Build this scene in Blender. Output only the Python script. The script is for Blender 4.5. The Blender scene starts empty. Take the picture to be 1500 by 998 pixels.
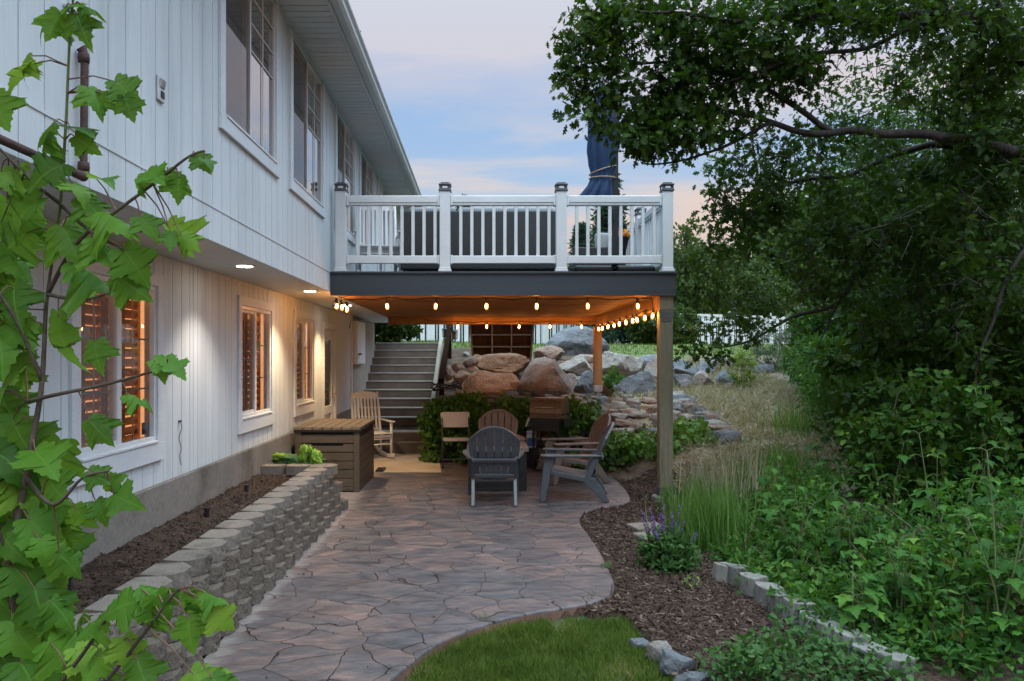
import bpy, bmesh, math, random
import numpy as np
from mathutils import Vector, Matrix, noise as mnoise
from mathutils.kdtree import KDTree

random.seed(7)
rng = np.random.default_rng(7)
S = bpy.context.scene
COL = S.collection
PI = math.pi
# ---------------------------------------------------------------- camera model of the photograph
F, VX, VY, H = 1100.0, 707.0, 523.5, 1.74
def P(x, y, Y):
    return Vector(((x - VX) * Y / F, Y, H - (y - VY) * Y / F))
def G(x, y, z=0.0):
    Y = F * (H - z) / (y - VY)
    return P(x, y, Y)
def sm(a, b, t):
    t = min(1.0, max(0.0, (t - a) / (b - a)))
    return t * t * (3 - 2 * t)
def lerp(a, b, t): return a + (b - a) * t
def interp(t, pts):
    if t <= pts[0][0]: return pts[0][1]
    for (a, va), (b, vb) in zip(pts, pts[1:]):
        if t <= b: return va + (vb - va) * (t - a) / (b - a)
    return pts[-1][1]

# ---------------------------------------------------------------- objects, names, tags
def tag(o, label=None, cat=None, group=None, kind=None):
    if label: o['label'] = label
    if cat: o['category'] = cat
    if group: o['group'] = group
    if kind: o['kind'] = kind
    return o
def thing(name, label, cat, loc=(0, 0, 0), rz=0.0, group=None):
    o = bpy.data.objects.new(name, None); COL.objects.link(o)
    o.empty_display_size = 0.1
    o.location = loc; o.rotation_euler = (0, 0, rz)
    return tag(o, label, cat, group)
def copy_tree(o, parent=None):
    c = o.copy(); COL.objects.link(c)
    if parent is not None:
        c.parent = parent
    for ch in list(KIDS.get(o.name, [])):
        copy_tree(ch, c)
    if parent is not None: KIDS.setdefault(parent.name, []).append(c)
    return c
KIDS = {}
def link_mesh(name, me, mats, parent=None, smooth=False):
    o = bpy.data.objects.new(name, me); COL.objects.link(o)
    for m in (mats if isinstance(mats, (list, tuple)) else [mats]): me.materials.append(m)
    if smooth:
        me.polygons.foreach_set('use_smooth', np.ones(len(me.polygons), dtype=bool))
    if parent is not None:
        o.parent = parent; KIDS.setdefault(parent.name, []).append(o)
    return o

class MB:
    """collects shapes, becomes one mesh object"""
    def __init__(s): s.v = []; s.f = []; s.m = []; s.mi = 0; s.M = None
    def vert(s, p):
        p = Vector(p)
        if s.M is not None: p = s.M @ p
        s.v.append((p.x, p.y, p.z)); return len(s.v) - 1
    def face(s, idx): s.f.append(tuple(idx)); s.m.append(s.mi)
    def quad(s, a, b, c, d): s.face([s.vert(a), s.vert(b), s.vert(c), s.vert(d)])
    def box(s, lo, hi, skip=''):
        x0, y0, z0 = lo; x1, y1, z1 = hi
        i = [s.vert(p) for p in ((x0,y0,z0),(x1,y0,z0),(x1,y1,z0),(x0,y1,z0),(x0,y0,z1),(x1,y0,z1),(x1,y1,z1),(x0,y1,z1))]
        for k, q in (('d',(3,2,1,0)),('u',(4,5,6,7)),('f',(0,1,5,4)),('r',(1,2,6,5)),('b',(2,3,7,6)),('l',(3,0,4,7))):
            if k not in skip: s.face([i[j] for j in q])
        return s
    def cbox(s, c, size, rot=None):
        M0 = s.M
        T = Matrix.Translation(Vector(c))
        if rot is not None: T = T @ rot
        s.M = T if M0 is None else M0 @ T
        a, b, c_ = size[0] / 2, size[1] / 2, size[2] / 2
        s.box((-a, -b, -c_), (a, b, c_)); s.M = M0
        return s
    def beam(s, p0, p1, w, t, up=(0, 0, 1)):
        """box bar from p0 to p1; w = width along side, t = thickness along up"""
        p0 = Vector(p0); p1 = Vector(p1); d = (p1 - p0); L = d.length; d.normalize()
        side = d.cross(Vector(up))
        if side.length < 1e-5: side = d.cross(Vector((1, 0, 0)))
        side.normalize(); u = side.cross(d)
        R = Matrix((side, d, u)).transposed().to_4x4()
        return s.cbox((p0 + p1) / 2, (w, L, t), R)
    def prism(s, pts, vec):
        """pts: planar loop, extruded along vec"""
        vec = Vector(vec)
        a = [s.vert(p) for p in pts]; b = [s.vert(Vector(p) + vec) for p in pts]
        n = len(pts)
        s.face(a[::-1]); s.face(b)
        for i in range(n): s.face((a[i], a[(i + 1) % n], b[(i + 1) % n], b[i]))
        return s
    def tube(s, pts, rad, n=8, cap=True):
        pts = [Vector(p) for p in pts]
        if not isinstance(rad, (list, tuple)): rad = [rad] * len(pts)
        rings = []; prev = None
        for k, p in enumerate(pts):
            d = (pts[min(k + 1, len(pts) - 1)] - pts[max(k - 1, 0)])
            if d.length < 1e-9: d = Vector((0, 0, 1))
            d.normalize()
            if prev is None:
                a = d.cross(Vector((0, 0, 1)))
                if a.length < 1e-3: a = d.cross(Vector((1, 0, 0)))
            else:
                a = prev - d * prev.dot(d)
                if a.length < 1e-4: a = d.cross(Vector((1, 0, 0)))
            a.normalize(); prev = a
            b = d.cross(a)
            rings.append([s.vert(p + (a * math.cos(2 * PI * j / n) + b * math.sin(2 * PI * j / n)) * rad[k]) for j in range(n)])
        for r0, r1 in zip(rings, rings[1:]):
            for j in range(n): s.face((r0[j], r0[(j + 1) % n], r1[(j + 1) % n], r1[j]))
        if cap: s.face(rings[0][::-1]); s.face(rings[-1])
        return s
    def lathe(s, prof, c=(0, 0, 0), n=16):
        c = Vector(c); rings = []
        for r, z in prof:
            rings.append([s.vert(c + Vector((r * math.cos(2 * PI * j / n), r * math.sin(2 * PI * j / n), z))) for j in range(n)])
        for r0, r1 in zip(rings, rings[1:]):
            for j in range(n): s.face((r0[j], r0[(j + 1) % n], r1[(j + 1) % n], r1[j]))
        s.face(rings[0][::-1]); s.face(rings[-1])
        return s
    def build(s, name, mat, parent=None, bevel=0.0, smooth=False, seg=2, angle=35):
        me = bpy.data.meshes.new(name)
        me.from_pydata(s.v, [], s.f)
        o = link_mesh(name, me, mat, parent, smooth)
        if isinstance(mat, (list, tuple)) and len(mat) > 1: me.polygons.foreach_set('material_index', s.m)
        me.update()
        if bevel > 0:
            b = o.modifiers.new('bevel', 'BEVEL'); b.width = bevel; b.segments = seg; b.limit_method = 'ANGLE'; b.angle_limit = math.radians(angle)
            b.harden_normals = False
        return o
def rotz(a): return Matrix.Rotation(a, 4, 'Z')
def rotx(a): return Matrix.Rotation(a, 4, 'X')
def roty(a): return Matrix.Rotation(a, 4, 'Y')

# ---------------------------------------------------------------- materials
def newmat(name):
    m = bpy.data.materials.new(name); m.use_nodes = True
    nt = m.node_tree; nt.nodes.clear()
    out = nt.nodes.new('ShaderNodeOutputMaterial'); b = nt.nodes.new('ShaderNodeBsdfPrincipled')
    nt.links.new(b.outputs[0], out.inputs[0])
    return m, nt, b, out
def N(nt, t, **kw):
    n = nt.nodes.new(t)
    for k, v in kw.items():
        if k.startswith('i_'):
            key = k[2:]
            n.inputs[int(key) if key.isdigit() else key].default_value = v
        else: setattr(n, k, v)
    return n
def c4(c): return (c[0], c[1], c[2], 1.0)
def coords(nt, stretch=(1, 1, 1), rnd=False):
    tc = N(nt, 'ShaderNodeTexCoord'); mp = N(nt, 'ShaderNodeMapping')
    mp.inputs['Scale'].default_value = stretch
    nt.links.new(tc.outputs['Object'], mp.inputs[0])
    if rnd:
        oi = N(nt, 'ShaderNodeObjectInfo'); mu = N(nt, 'ShaderNodeMath', operation='MULTIPLY'); mu.inputs[1].default_value = 37.0
        nt.links.new(oi.outputs['Random'], mu.inputs[0])
        nt.links.new(mu.outputs[0], mp.inputs['Location'])
    return mp.outputs[0]
def noise_tex(nt, vec, scale, detail=5, rough=.55, dist=0.0):
    n = N(nt, 'ShaderNodeTexNoise'); n.inputs['Scale'].default_value = scale; n.inputs['Detail'].default_value = detail
    n.inputs['Roughness'].default_value = rough; n.inputs['Distortion'].default_value = dist
    nt.links.new(vec, n.inputs['Vector']); return n
def ramp(nt, fac, stops, interp_='LINEAR'):
    r = N(nt, 'ShaderNodeValToRGB'); r.color_ramp.interpolation = interp_
    e = r.color_ramp.elements
    while len(e) < len(stops): e.new(0.5)
    for k, (p, c) in enumerate(stops): e[k].position = p; e[k].color = c4(c) if len(c) == 3 else c
    nt.links.new(fac, r.inputs[0]); return r
def mixc(nt, a, b, fac, mode='MIX'):
    m = N(nt, 'ShaderNodeMix', data_type='RGBA', blend_type=mode)
    for sock, val in ((m.inputs['A'], a), (m.inputs['B'], b), (m.inputs['Factor'], fac)):
        pass
    ins = {'f': m.inputs[0], 'a': m.inputs[6], 'b': m.inputs[7]}
    for k, v in (('f', fac), ('a', a), ('b', b)):
        if hasattr(v, 'is_output') or hasattr(v, 'links'): nt.links.new(v, ins[k])
        elif isinstance(v, (tuple, list)): ins[k].default_value = c4(v)
        else: ins[k].default_value = v
    return m.outputs[2]
def math_(nt, op, a, b=None, c=None, clamp=False):
    m = N(nt, 'ShaderNodeMath', operation=op); m.use_clamp = clamp
    for i, v in enumerate((a, b, c)):
        if v is None: continue
        if hasattr(v, 'links'): nt.links.new(v, m.inputs[i])
        else: m.inputs[i].default_value = v
    return m.outputs[0]
def bump(nt, b, h, strength=.3, dist=.01, normal=None):
    n = N(nt, 'ShaderNodeBump'); n.inputs['Strength'].default_value = strength; n.inputs['Distance'].default_value = dist
    nt.links.new(h, n.inputs['Height'])
    if normal is not None: nt.links.new(normal, n.inputs['Normal'])
    nt.links.new(n.outputs[0], b.inputs['Normal']); return n.outputs[0]
def stdmat(name, c1, c2=None, c3=None, scale=6, stretch=(1, 1, 1), rough=.7, rvar=.1, bs=60, bstr=.25, bdist=.004, metal=0, rnd=False, detail=6, spec=.4, fine=.25, objvar=0.0, coat=0):
    m, nt, b, out = newmat(name)
    c2 = c2 or tuple(min(1, x * 1.25) for x in c1)
    v = coords(nt, stretch, rnd)
    n1 = noise_tex(nt, v, scale, detail); n2 = noise_tex(nt, v, bs, 4, .6)
    stops = [(.32, c1), (.68, c2)] if c3 is None else [(.3, c1), (.5, c2), (.7, c3)]
    r = ramp(nt, n1.outputs[0], stops)
    r2 = ramp(nt, n2.outputs[0], [(.3, (1 - fine,) * 3), (.7, (1 + fine * .6,) * 3)])
    col = mixc(nt, r.outputs[0], r2.outputs[0], 1.0, 'MULTIPLY')
    if objvar:
        oi = N(nt, 'ShaderNodeObjectInfo')
        rr = ramp(nt, oi.outputs['Random'], [(0, (1 - objvar, 1 - objvar, 1 - objvar)), (1, (1 + objvar, 1 + objvar * .9, 1 + objvar * .8))])
        col = mixc(nt, col, rr.outputs[0], 1.0, 'MULTIPLY')
    nt.links.new(col, b.inputs['Base Color'])
    rm = N(nt, 'ShaderNodeMapRange'); rm.inputs[3].default_value = max(.02, rough - rvar); rm.inputs[4].default_value = min(1, rough + rvar)
    nt.links.new(n1.outputs[0], rm.inputs[0]); nt.links.new(rm.outputs[0], b.inputs['Roughness'])
    b.inputs['Metallic'].default_value = metal; b.inputs['Specular IOR Level'].default_value = spec
    if coat: b.inputs['Coat Weight'].default_value = coat
    bump(nt, b, n2.outputs[0], bstr, bdist)
    return m
def emat(name, col, strength):
    m, nt, b, out = newmat(name)
    b.inputs['Base Color'].default_value = c4(tuple(x * .5 for x in col)); b.inputs['Emission Color'].default_value = c4(col); b.inputs['Emission Strength'].default_value = strength
    return m
M = {}
WHITE = (.66, .68, .70)
M['siding'] = stdmat('white_painted_siding', (.555, .585, .595), (.63, .655, .665), scale=1.2, stretch=(1, 6, 1), rough=.62, bs=34, bstr=.5, bdist=.004, fine=.06, detail=8)
# long vertical grain
nt = M['siding'].node_tree
for n in nt.nodes:
    if n.type == 'MAPPING': n.inputs['Scale'].default_value = (1, 3, .22)
nt = M['siding'].node_tree; b_ = next(n for n in nt.nodes if n.type == 'BSDF_PRINCIPLED')
src = b_.inputs['Base Color'].links[0].from_socket
v_ = coords(nt, (1, 2.2, .16)); st1 = noise_tex(nt, v_, 2.4, 7, .62); v2_ = coords(nt, (1, 1, 1)); st2 = noise_tex(nt, v2_, .8, 4)
rs1 = ramp(nt, st1.outputs[0], [(.30, (.83, .825, .81)), (.52, (1, 1, 1))]); rs2 = ramp(nt, st2.outputs[0], [(.35, (.93, .935, .94)), (.6, (1, 1, 1))])
nt.links.new(mixc(nt, mixc(nt, src, rs1.outputs[0], .8, 'MULTIPLY'), rs2.outputs[0], 1.0, 'MULTIPLY'), b_.inputs['Base Color'])
M['trim'] = stdmat('white_trim_paint', (.55, .57, .585), (.62, .64, .655), scale=5, stretch=(1, .3, 1), rough=.55, bs=40, bstr=.35, bdist=.003, fine=.06)
M['vinyl'] = stdmat('white_vinyl', (.58, .59, .59), (.64, .65, .65), scale=3, rough=.4, bs=20, bstr=.04, fine=.03)
M['soffit'] = stdmat('soffit_metal', (.56, .58, .58), (.64, .66, .66), scale=2, stretch=(.3, 3, 1), rough=.5, bs=25, bstr=.05, fine=.05)
M['soffit_low'] = stdmat('soffit_panel', (.60, .60, .59), (.66, .66, .65), scale=2, rough=.55, bs=25, bstr=.05, fine=.05)
M['gutter'] = stdmat('gutter_metal', (.46, .48, .49), (.54, .56, .57), scale=3, rough=.38, bs=20, bstr=.05, fine=.04)
M['concrete'] = stdmat('foundation_concrete', (.115, .100, .084), (.215, .19, .163), (.16, .143, .124), scale=1.7, rough=.9, bs=30, bstr=.5, bdist=.006, fine=.18, detail=9)
M['stepcon'] = stdmat('step_concrete', (.115, .095, .078), (.185, .155, .13), scale=3.0, rough=.88, bs=60, bstr=.3, fine=.15, detail=9)
M['nosing'] = stdmat('worn_step_edge', (.26, .24, .215), (.35, .33, .30), scale=5, rough=.85, bs=60, bstr=.2, fine=.12)
M['block'] = stdmat('split_face_block', (.066, .052, .040), (.165, .132, .104), (.112, .089, .070), scale=5, rough=.95, bs=70, bstr=.9, bdist=.012, fine=.35, rnd=True, objvar=.07, detail=9)
M['edgeblock'] = stdmat('weathered_grey_block', (.095, .088, .078), (.20, .185, .165), (.145, .135, .12), scale=6, stretch=(1, 1, .4), rough=.95, bs=70, bstr=.7, bdist=.006, fine=.35, rnd=True, objvar=.14, detail=9)
M['capblock'] = stdmat('cap_block', (.098, .079, .063), (.20, .167, .138), (.148, .122, .10), scale=4, rough=.93, bs=70, bstr=.6, bdist=.006, fine=.28, rnd=True, objvar=.08, detail=9)
M['dark_comp'] = stdmat('dark_composite', (.030, .037, .045), (.046, .054, .064), scale=2, stretch=(.15, 1, 8), rough=.5, bs=30, bstr=.12, fine=.12)
M['ceilwood'] = stdmat('stained_ceiling_boards', (.075, .034, .013), (.30, .155, .068), (.165, .08, .033), scale=1.6, stretch=(.25, 5, 1), rough=.8, rvar=.1, bs=25, bstr=.25, bdist=.003, fine=.3, detail=8, spec=.12)
M['postwood'] = stdmat('weathered_post', (.115, .092, .055), (.20, .165, .105), (.155, .13, .08), scale=3, stretch=(6, 6, .35), rough=.8, bs=30, bstr=.4, bdist=.004, fine=.25, detail=8)
M['postwood2'] = stdmat('warm_post', (.22, .115, .045), (.34, .19, .08), scale=3, stretch=(6, 6, .35), rough=.75, bs=30, bstr=.35, fine=.2)
M['darkwood'] = stdmat('dark_timber', (.014, .007, .004), (.030, .016, .009), scale=4, stretch=(6, .5, 6), rough=1.0, rvar=0, spec=.02, bs=40, bstr=.3, fine=.25)
M['boxwood'] = stdmat('brown_resin', (.070, .051, .033), (.098, .073, .049), scale=3, stretch=(1, 1, 5), rough=.55, bs=70, bstr=.25, fine=.18)
M['boxlid'] = stdmat('brown_resin_lid', (.115, .085, .058), (.16, .12, .085), scale=3, stretch=(5, 1, 1), rough=.5, bs=60, bstr=.25, fine=.2)
M['black'] = stdmat('black_paint', (.010, .010, .011), (.018, .018, .019), scale=8, rough=.45, bs=80, bstr=.1, fine=.1)
M['blackfab'] = stdmat('black_vinyl_cover', (.008, .008, .009), (.016, .016, .017), scale=4, rough=.5, bs=9, bstr=.6, bdist=.02, fine=.1)
M['greyplas'] = stdmat('grey_resin', (.062, .066, .072), (.085, .091, .099), scale=5, rough=.36, bs=120, bstr=.12, fine=.1)
M['tauplas'] = stdmat('taupe_resin', (.15, .112, .09), (.20, .155, .125), scale=5, rough=.5, bs=120, bstr=.12, fine=.1)
M['cream'] = stdmat('cream_paint', (.74, .71, .65), (.80, .77, .71), scale=5, rough=.5, bs=60, bstr=.08, fine=.06)
M['putty'] = stdmat('putty_plastic', (.46, .41, .35), (.53, .48, .41), scale=6, rough=.5, bs=150, bstr=.15, fine=.06)
M['steel'] = stdmat('dark_steel', (.06, .06, .06), (.09, .09, .09), scale=9, rough=.4, metal=.7, bs=80, bstr=.05)
M['galv'] = stdmat('galvanised_steel', (.32, .34, .36), (.5, .52, .54), scale=14, rough=.4, metal=.8, bs=60, bstr=.08)
M['rust'] = stdmat('rusty_pipe', (.045, .025, .022), (.10, .055, .045), scale=14, rough=.75, bs=70, bstr=.5, bdist=.004, fine=.3)
M['brass'] = stdmat('brass', (.45, .28, .09), (.55, .36, .13), scale=14, rough=.3, metal=.9, bs=60, bstr=.05)
M['wicker'] = stdmat('dark_wicker', (.020, .019, .020), (.040, .038, .038), scale=60, stretch=(1, 1, 2.5), rough=.6, bs=110, bstr=.8, bdist=.01, fine=.5)
M['cushion'] = stdmat('grey_cushion', (.20, .21, .22), (.26, .27, .28), scale=4, rough=.9, bs=200, bstr=.3, fine=.08)
M['navy'] = stdmat('navy_canvas', (.005, .022, .058), (.010, .034, .085), scale=5, stretch=(3, 3, .5), rough=.8, bs=180, bstr=.25, fine=.12)
M['grillhood'] = stdmat('bronze_hood', (.13, .085, .05), (.20, .135, .085), scale=6, stretch=(3, 1, 1), rough=.38, metal=.45, bs=60, bstr=.08, fine=.15)
M['greenfab'] = stdmat('lime_fabric', (.11, .21, .015), (.20, .34, .03), scale=8, rough=.75, bs=150, bstr=.3, fine=.15)
M['greenfab2'] = stdmat('dark_green_fabric', (.03, .08, .02), (.05, .12, .03), scale=8, rough=.75, bs=150, bstr=.3, fine=.15)
M['shutter'] = stdmat('stained_shutter_wood', (.42, .17, .05), (.60, .28, .095), scale=4, stretch=(1, .4, 5), rough=.45, bs=40, bstr=.15, fine=.15)
M['bark'] = stdmat('oak_bark', (.014, .011, .009), (.042, .033, .027), scale=9, stretch=(1, 1, .35), rough=.95, bs=36, bstr=.9, bdist=.015, fine=.35)
M['twig'] = stdmat('twig_bark', (.05, .035, .025), (.10, .075, .055), scale=14, rough=.9, bs=60, bstr=.4, fine=.25)
M['greenstem'] = stdmat('green_stem', (.07, .10, .03), (.12, .14, .05), scale=14, rough=.6, bs=60, bstr=.2, fine=.15)
M['redstem'] = stdmat('reddish_stem', (.10, .045, .03), (.15, .075, .045), scale=14, rough=.6, bs=60, bstr=.2, fine=.15)
M['darkin'] = stdmat('dark_recess', (.012, .010, .009), (.02, .017, .014), scale=3, rough=.9)
M['room'] = stdmat('glowing_room_wall', (.30, .16, .07), (.42, .24, .11), scale=1.5, rough=.8)
b_ = next(n for n in M['room'].node_tree.nodes if n.type == 'BSDF_PRINCIPLED'); b_.inputs['Emission Color'].default_value = (1.0, .52, .24, 1); b_.inputs['Emission Strength'].default_value = .30  # walls glow by themselves in place of indoor lamps
M['cratewood'] = stdmat('shelf_wood', (.055, .027, .014), (.11, .055, .027), scale=3, stretch=(4, 4, .5), rough=.7, bs=40, bstr=.3, fine=.2)
M['wgreen'] = stdmat('door_glass_blind', (.60, .63, .53), (.68, .70, .61), scale=1.0, rough=.6, fine=.05)
M['plaster'] = stdmat('stucco_wall', (.27, .24, .20), (.36, .325, .275), scale=2, rough=.9, bs=80, bstr=.5, fine=.12)
M['whitebox'] = stdmat('white_enamel', (.66, .68, .71), (.72, .74, .77), scale=3, rough=.45, bs=30, bstr=.05, fine=.04)

# window glass: a thin pane, Fresnel mirror over clear
def glassmat(name, tint=(1, 1, 1), boost=1.55, extra=0.0):
    m, nt, b, out = newmat(name); nt.nodes.remove(b)
    fr = N(nt, 'ShaderNodeFresnel'); fr.inputs[0].default_value = boost
    t = N(nt, 'ShaderNodeBsdfTransparent'); t.inputs[0].default_value = c4(tint)
    g = N(nt, 'ShaderNodeBsdfGlossy'); g.inputs['Roughness'].default_value = .015; fac = math_(nt, 'ADD', fr.outputs[0], extra, clamp=True)
    v = coords(nt); nz = noise_tex(nt, v, 1.1, 1); bp = N(nt, 'ShaderNodeBump'); bp.inputs['Strength'].default_value = .03; bp.inputs['Distance'].default_value = .05
    nt.links.new(nz.outputs[0], bp.inputs['Height']); nt.links.new(bp.outputs[0], g.inputs['Normal'])
    mx = N(nt, 'ShaderNodeMixShader'); nt.links.new(fac, mx.inputs[0]); nt.links.new(t.outputs[0], mx.inputs[1]); nt.links.new(g.outputs[0], mx.inputs[2])
    nt.links.new(mx.outputs[0], out.inputs[0]); return m
M['glass'] = glassmat('window_glass', (.9, .9, .9), 1.7)
M['glass_up'] = glassmat('coated_window_glass', (.62, .60, .58), 2.6, .40)
def screenmat(name, col, open_):
    m, nt, b, out = newmat(name)
    t = N(nt, 'ShaderNodeBsdfTransparent'); mx = N(nt, 'ShaderNodeMixShader'); mx.inputs[0].default_value = open_
    b.inputs['Base Color'].default_value = c4(col); b.inputs['Roughness'].default_value = .8
    nt.links.new(b.outputs[0], mx.inputs[1]); nt.links.new(t.outputs[0], mx.inputs[2]); nt.links.new(mx.outputs[0], out.inputs[0]); return m
M['screen'] = screenmat('insect_screen', (.045, .04, .038), .62)
M['gauze'] = screenmat('pale_insect_screen', (.30, .27, .25), .68)

# rocks
def rockmat(name, c1, c2, c3):
    m, nt, b, out = newmat(name)
    v = coords(nt, (1, 1, 1), True)
    big = noise_tex(nt, v, 1.6, 8, .6, .6); mid = noise_tex(nt, v, 9, 9, .72, .6); fin = noise_tex(nt, v, 55, 6, .75)
    r = ramp(nt, big.outputs[0], [(.30, c1), (.50, c2), (.68, c3)])
    r2 = ramp(nt, mid.outputs[0], [(.30, (.45, .43, .42)), (.44, (.92, .92, .92)), (.58, (1, 1, 1)), (.75, (1.32, 1.28, 1.24))])
    r3 = ramp(nt, fin.outputs[0], [(.3, (.64,) * 3), (.7, (1.22,) * 3)])
    col = mixc(nt, r.outputs[0], r2.outputs[0], 1.0, 'MULTIPLY'); col = mixc(nt, col, r3.outputs[0], 1.0, 'MULTIPLY')
    nt.links.new(col, b.inputs['Base Color']); b.inputs['Roughness'].default_value = .9; b.inputs['Specular IOR Level'].default_value = .3
    h = math_(nt, 'ADD', math_(nt, 'MULTIPLY', mid.outputs[0], 1.0), math_(nt, 'MULTIPLY', fin.outputs[0], .35))
    bump(nt, b, h, 1.0, .08)
    return m
M['rk_orange'] = rockmat('orange_sandstone', (.33, .19, .115), (.50, .31, .195), (.55, .38, .26))
M['rk_brown'] = rockmat('brown_sandstone', (.24, .16, .105), (.38, .265, .18), (.44, .32, .22))
M['rk_grey'] = rockmat('grey_quartzite', (.145, .155, .17), (.235, .245, .26), (.33, .33, .33))
M['rk_blue'] = rockmat('blue_grey_stone', (.11, .125, .145), (.18, .20, .225), (.27, .285, .30))
M['rk_cream'] = rockmat('cream_quartzite', (.27, .245, .215), (.40, .37, .33), (.48, .45, .41))
M['rk_pink'] = rockmat('pink_sandstone', (.26, .17, .13), (.38, .26, .20), (.45, .34, .28))
M['rk_mix'] = rockmat('mottled_stone', (.20, .185, .185), (.36, .29, .245), (.42, .40, .385))
FLATM = ['rk_pink', 'rk_mix', 'rk_cream', 'rk_brown', 'rk_blue', 'rk_grey', 'rk_mix', 'rk_pink']

# leaves: attribute luv = (x across the leaf, y along the leaf, random per leaf)
def leafmat(name, dark, light, tip=None, rough=.6, trans=.35, vein=0.0, spec=.14, tcol=None):
    m, nt, b, out = newmat(name)
    at = N(nt, 'ShaderNodeAttribute', attribute_name='luv')
    sx = N(nt, 'ShaderNodeSeparateXYZ'); nt.links.new(at.outputs['Vector'], sx.inputs[0])
    stops = [(0.0, dark), (.85, light)]
    if tip: stops.append((.97, tip))
    r = ramp(nt, sx.outputs[2], stops)
    col = r.outputs[0]
    if vein:
        ax = math_(nt, 'ABSOLUTE', sx.outputs[0])
        mid = math_(nt, 'LESS_THAN', ax, .012)
        q = math_(nt, 'SUBTRACT', sx.outputs[1], math_(nt, 'MULTIPLY', ax, .8))
        fq = math_(nt, 'FRACT', math_(nt, 'MULTIPLY', q, 6.5))
        sv = math_(nt, 'LESS_THAN', math_(nt, 'ABSOLUTE', math_(nt, 'SUBTRACT', fq, .5)), .02)
        vv = math_(nt, 'MAXIMUM', mid, math_(nt, 'MULTIPLY', sv, .6))
        col = mixc(nt, col, tuple(min(1, x * 1.4 + .012) for x in light), math_(nt, 'MULTIPLY', vv, vein))
        nzl = noise_tex(nt, at.outputs['Vector'], 9, 3); bump(nt, b, nzl.outputs[0], .25, .01)
    nt.links.new(col, b.inputs['Base Color']); b.inputs['Roughness'].default_value = rough; b.inputs['Specular IOR Level'].default_value = spec
    tr = N(nt, 'ShaderNodeBsdfTranslucent')
    tc = mixc(nt, col, tcol or (light[0] * 1.9, light[1] * 1.7, light[2] * .6), .6)
    nt.links.new(tc, tr.inputs[0])
    mx = N(nt, 'ShaderNodeMixShader'); mx.inputs[0].default_value = trans
    nt.links.new(b.outputs[0], mx.inputs[1]); nt.links.new(tr.outputs[0], mx.inputs[2]); nt.links.new(mx.outputs[0], out.inputs[0])
    return m
M['lf_maple'] = leafmat('maple_leaf', (.024, .080, .011), (.088, .208, .022), (.19, .31, .04), rough=.45, trans=.46, vein=.55, tcol=(.34, .56, .05))
M['lf_oak'] = leafmat('oak_leaf', (.010, .027, .004), (.033, .072, .008), (.075, .105, .014), rough=.6, trans=.3)
M['lf_thick'] = leafmat('thicket_leaf', (.010, .028, .004), (.035, .084, .009), (.09, .145, .018), rough=.6, trans=.3)
M['lf_under'] = leafmat('understorey_leaf', (.018, .060, .012), (.062, .150, .028), (.12, .21, .04), rough=.6, trans=.35)
M['lf_sap'] = leafmat('sapling_leaf', (.022, .074, .012), (.066, .165, .025), (.12, .22, .035), rough=.55, trans=.35, vein=.3)
M['lf_bright'] = leafmat('yellow_green_leaf', (.070, .130, .020), (.150, .230, .040), (.24, .28, .06), rough=.55, trans=.4)
M['lf_far'] = leafmat('distant_foliage', (.022, .045, .012), (.060, .098, .024), (.10, .13, .03), rough=.65, trans=.25)
M['lf_bright2'] = leafmat('young_leaf', (.055, .13, .02), (.11, .21, .04), (.18, .26, .06), rough=.55, trans=.4)
M['lf_ivy'] = leafmat('ivy_leaf', (.030, .085, .014), (.085, .170, .028), (.16, .25, .05), rough=.5, trans=.22)
M['lf_juniper'] = leafmat('conifer_needle', (.022, .050, .030), (.050, .090, .055), rough=.6, trans=.15)
M['lf_sage'] = leafmat('grey_green_leaf', (.075, .095, .070), (.13, .155, .11), rough=.7, trans=.2)
M['lf_grass'] = leafmat('tall_grass_blade', (.045, .115, .022), (.110, .210, .048), (.26, .26, .10), rough=.55, trans=.35)
M['lf_lawn'] = leafmat('lawn_blade', (.040, .072, .010), (.098, .148, .024), (.30, .25, .10), rough=.6, trans=.3)
M['lf_dry'] = leafmat('dry_straw', (.15, .128, .09), (.33, .29, .215), (.12, .15, .05), rough=.8, trans=.2)
M['lf_mulch'] = leafmat('bark_chip', (.022, .013, .010), (.082, .049, .036), (.165, .115, .082), rough=.9, trans=.0, spec=.2)
M['lf_salvia'] = leafmat('salvia_leaf', (.028, .070, .018), (.060, .130, .035), rough=.6, trans=.25)
M['petal'] = leafmat('purple_floret', (.085, .05, .17), (.17, .11, .30), rough=.6, trans=.2, tcol=(.2, .12, .35))
M['yellowleaf'] = leafmat('yellowing_leaf', (.40, .32, .05), (.55, .45, .08), rough=.55, trans=.35)
M['flame'] = leafmat('orange_petal', (.60, .07, .01), (.80, .35, .02), (.80, .60, .05), rough=.6, trans=.2, tcol=(.8, .3, .02))
# ================================================================ HOUSE
def world_child(o):
    """mesh was written in world coordinates: undo the root's offset"""
    r = o.parent
    off = Vector((0, 0, 0))
    if r is not None and r.parent is None: off = Vector(r.location)
    o.location = -off
    return o
XU, XL = -1.836, -2.5
HY0, HY1 = 0.6, 17.25
ZS, ZSEAM, ZE = 2.53, 2.76, 4.90
house = thing('house', 'white two storey house with vertical siding, overhanging upper floor and lit windows', 'house', (-2.5, 9.0, 0))
M['litroom'] = emat('lamp_lit_room', (1.0, .60, .32), .85)
M['dimroom'] = emat('dim_lit_room', (1.0, .46, .18), .55)
M['lamp'] = emat('soffit_lamp_lens', (1.0, .93, .82), 14.0)

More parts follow.
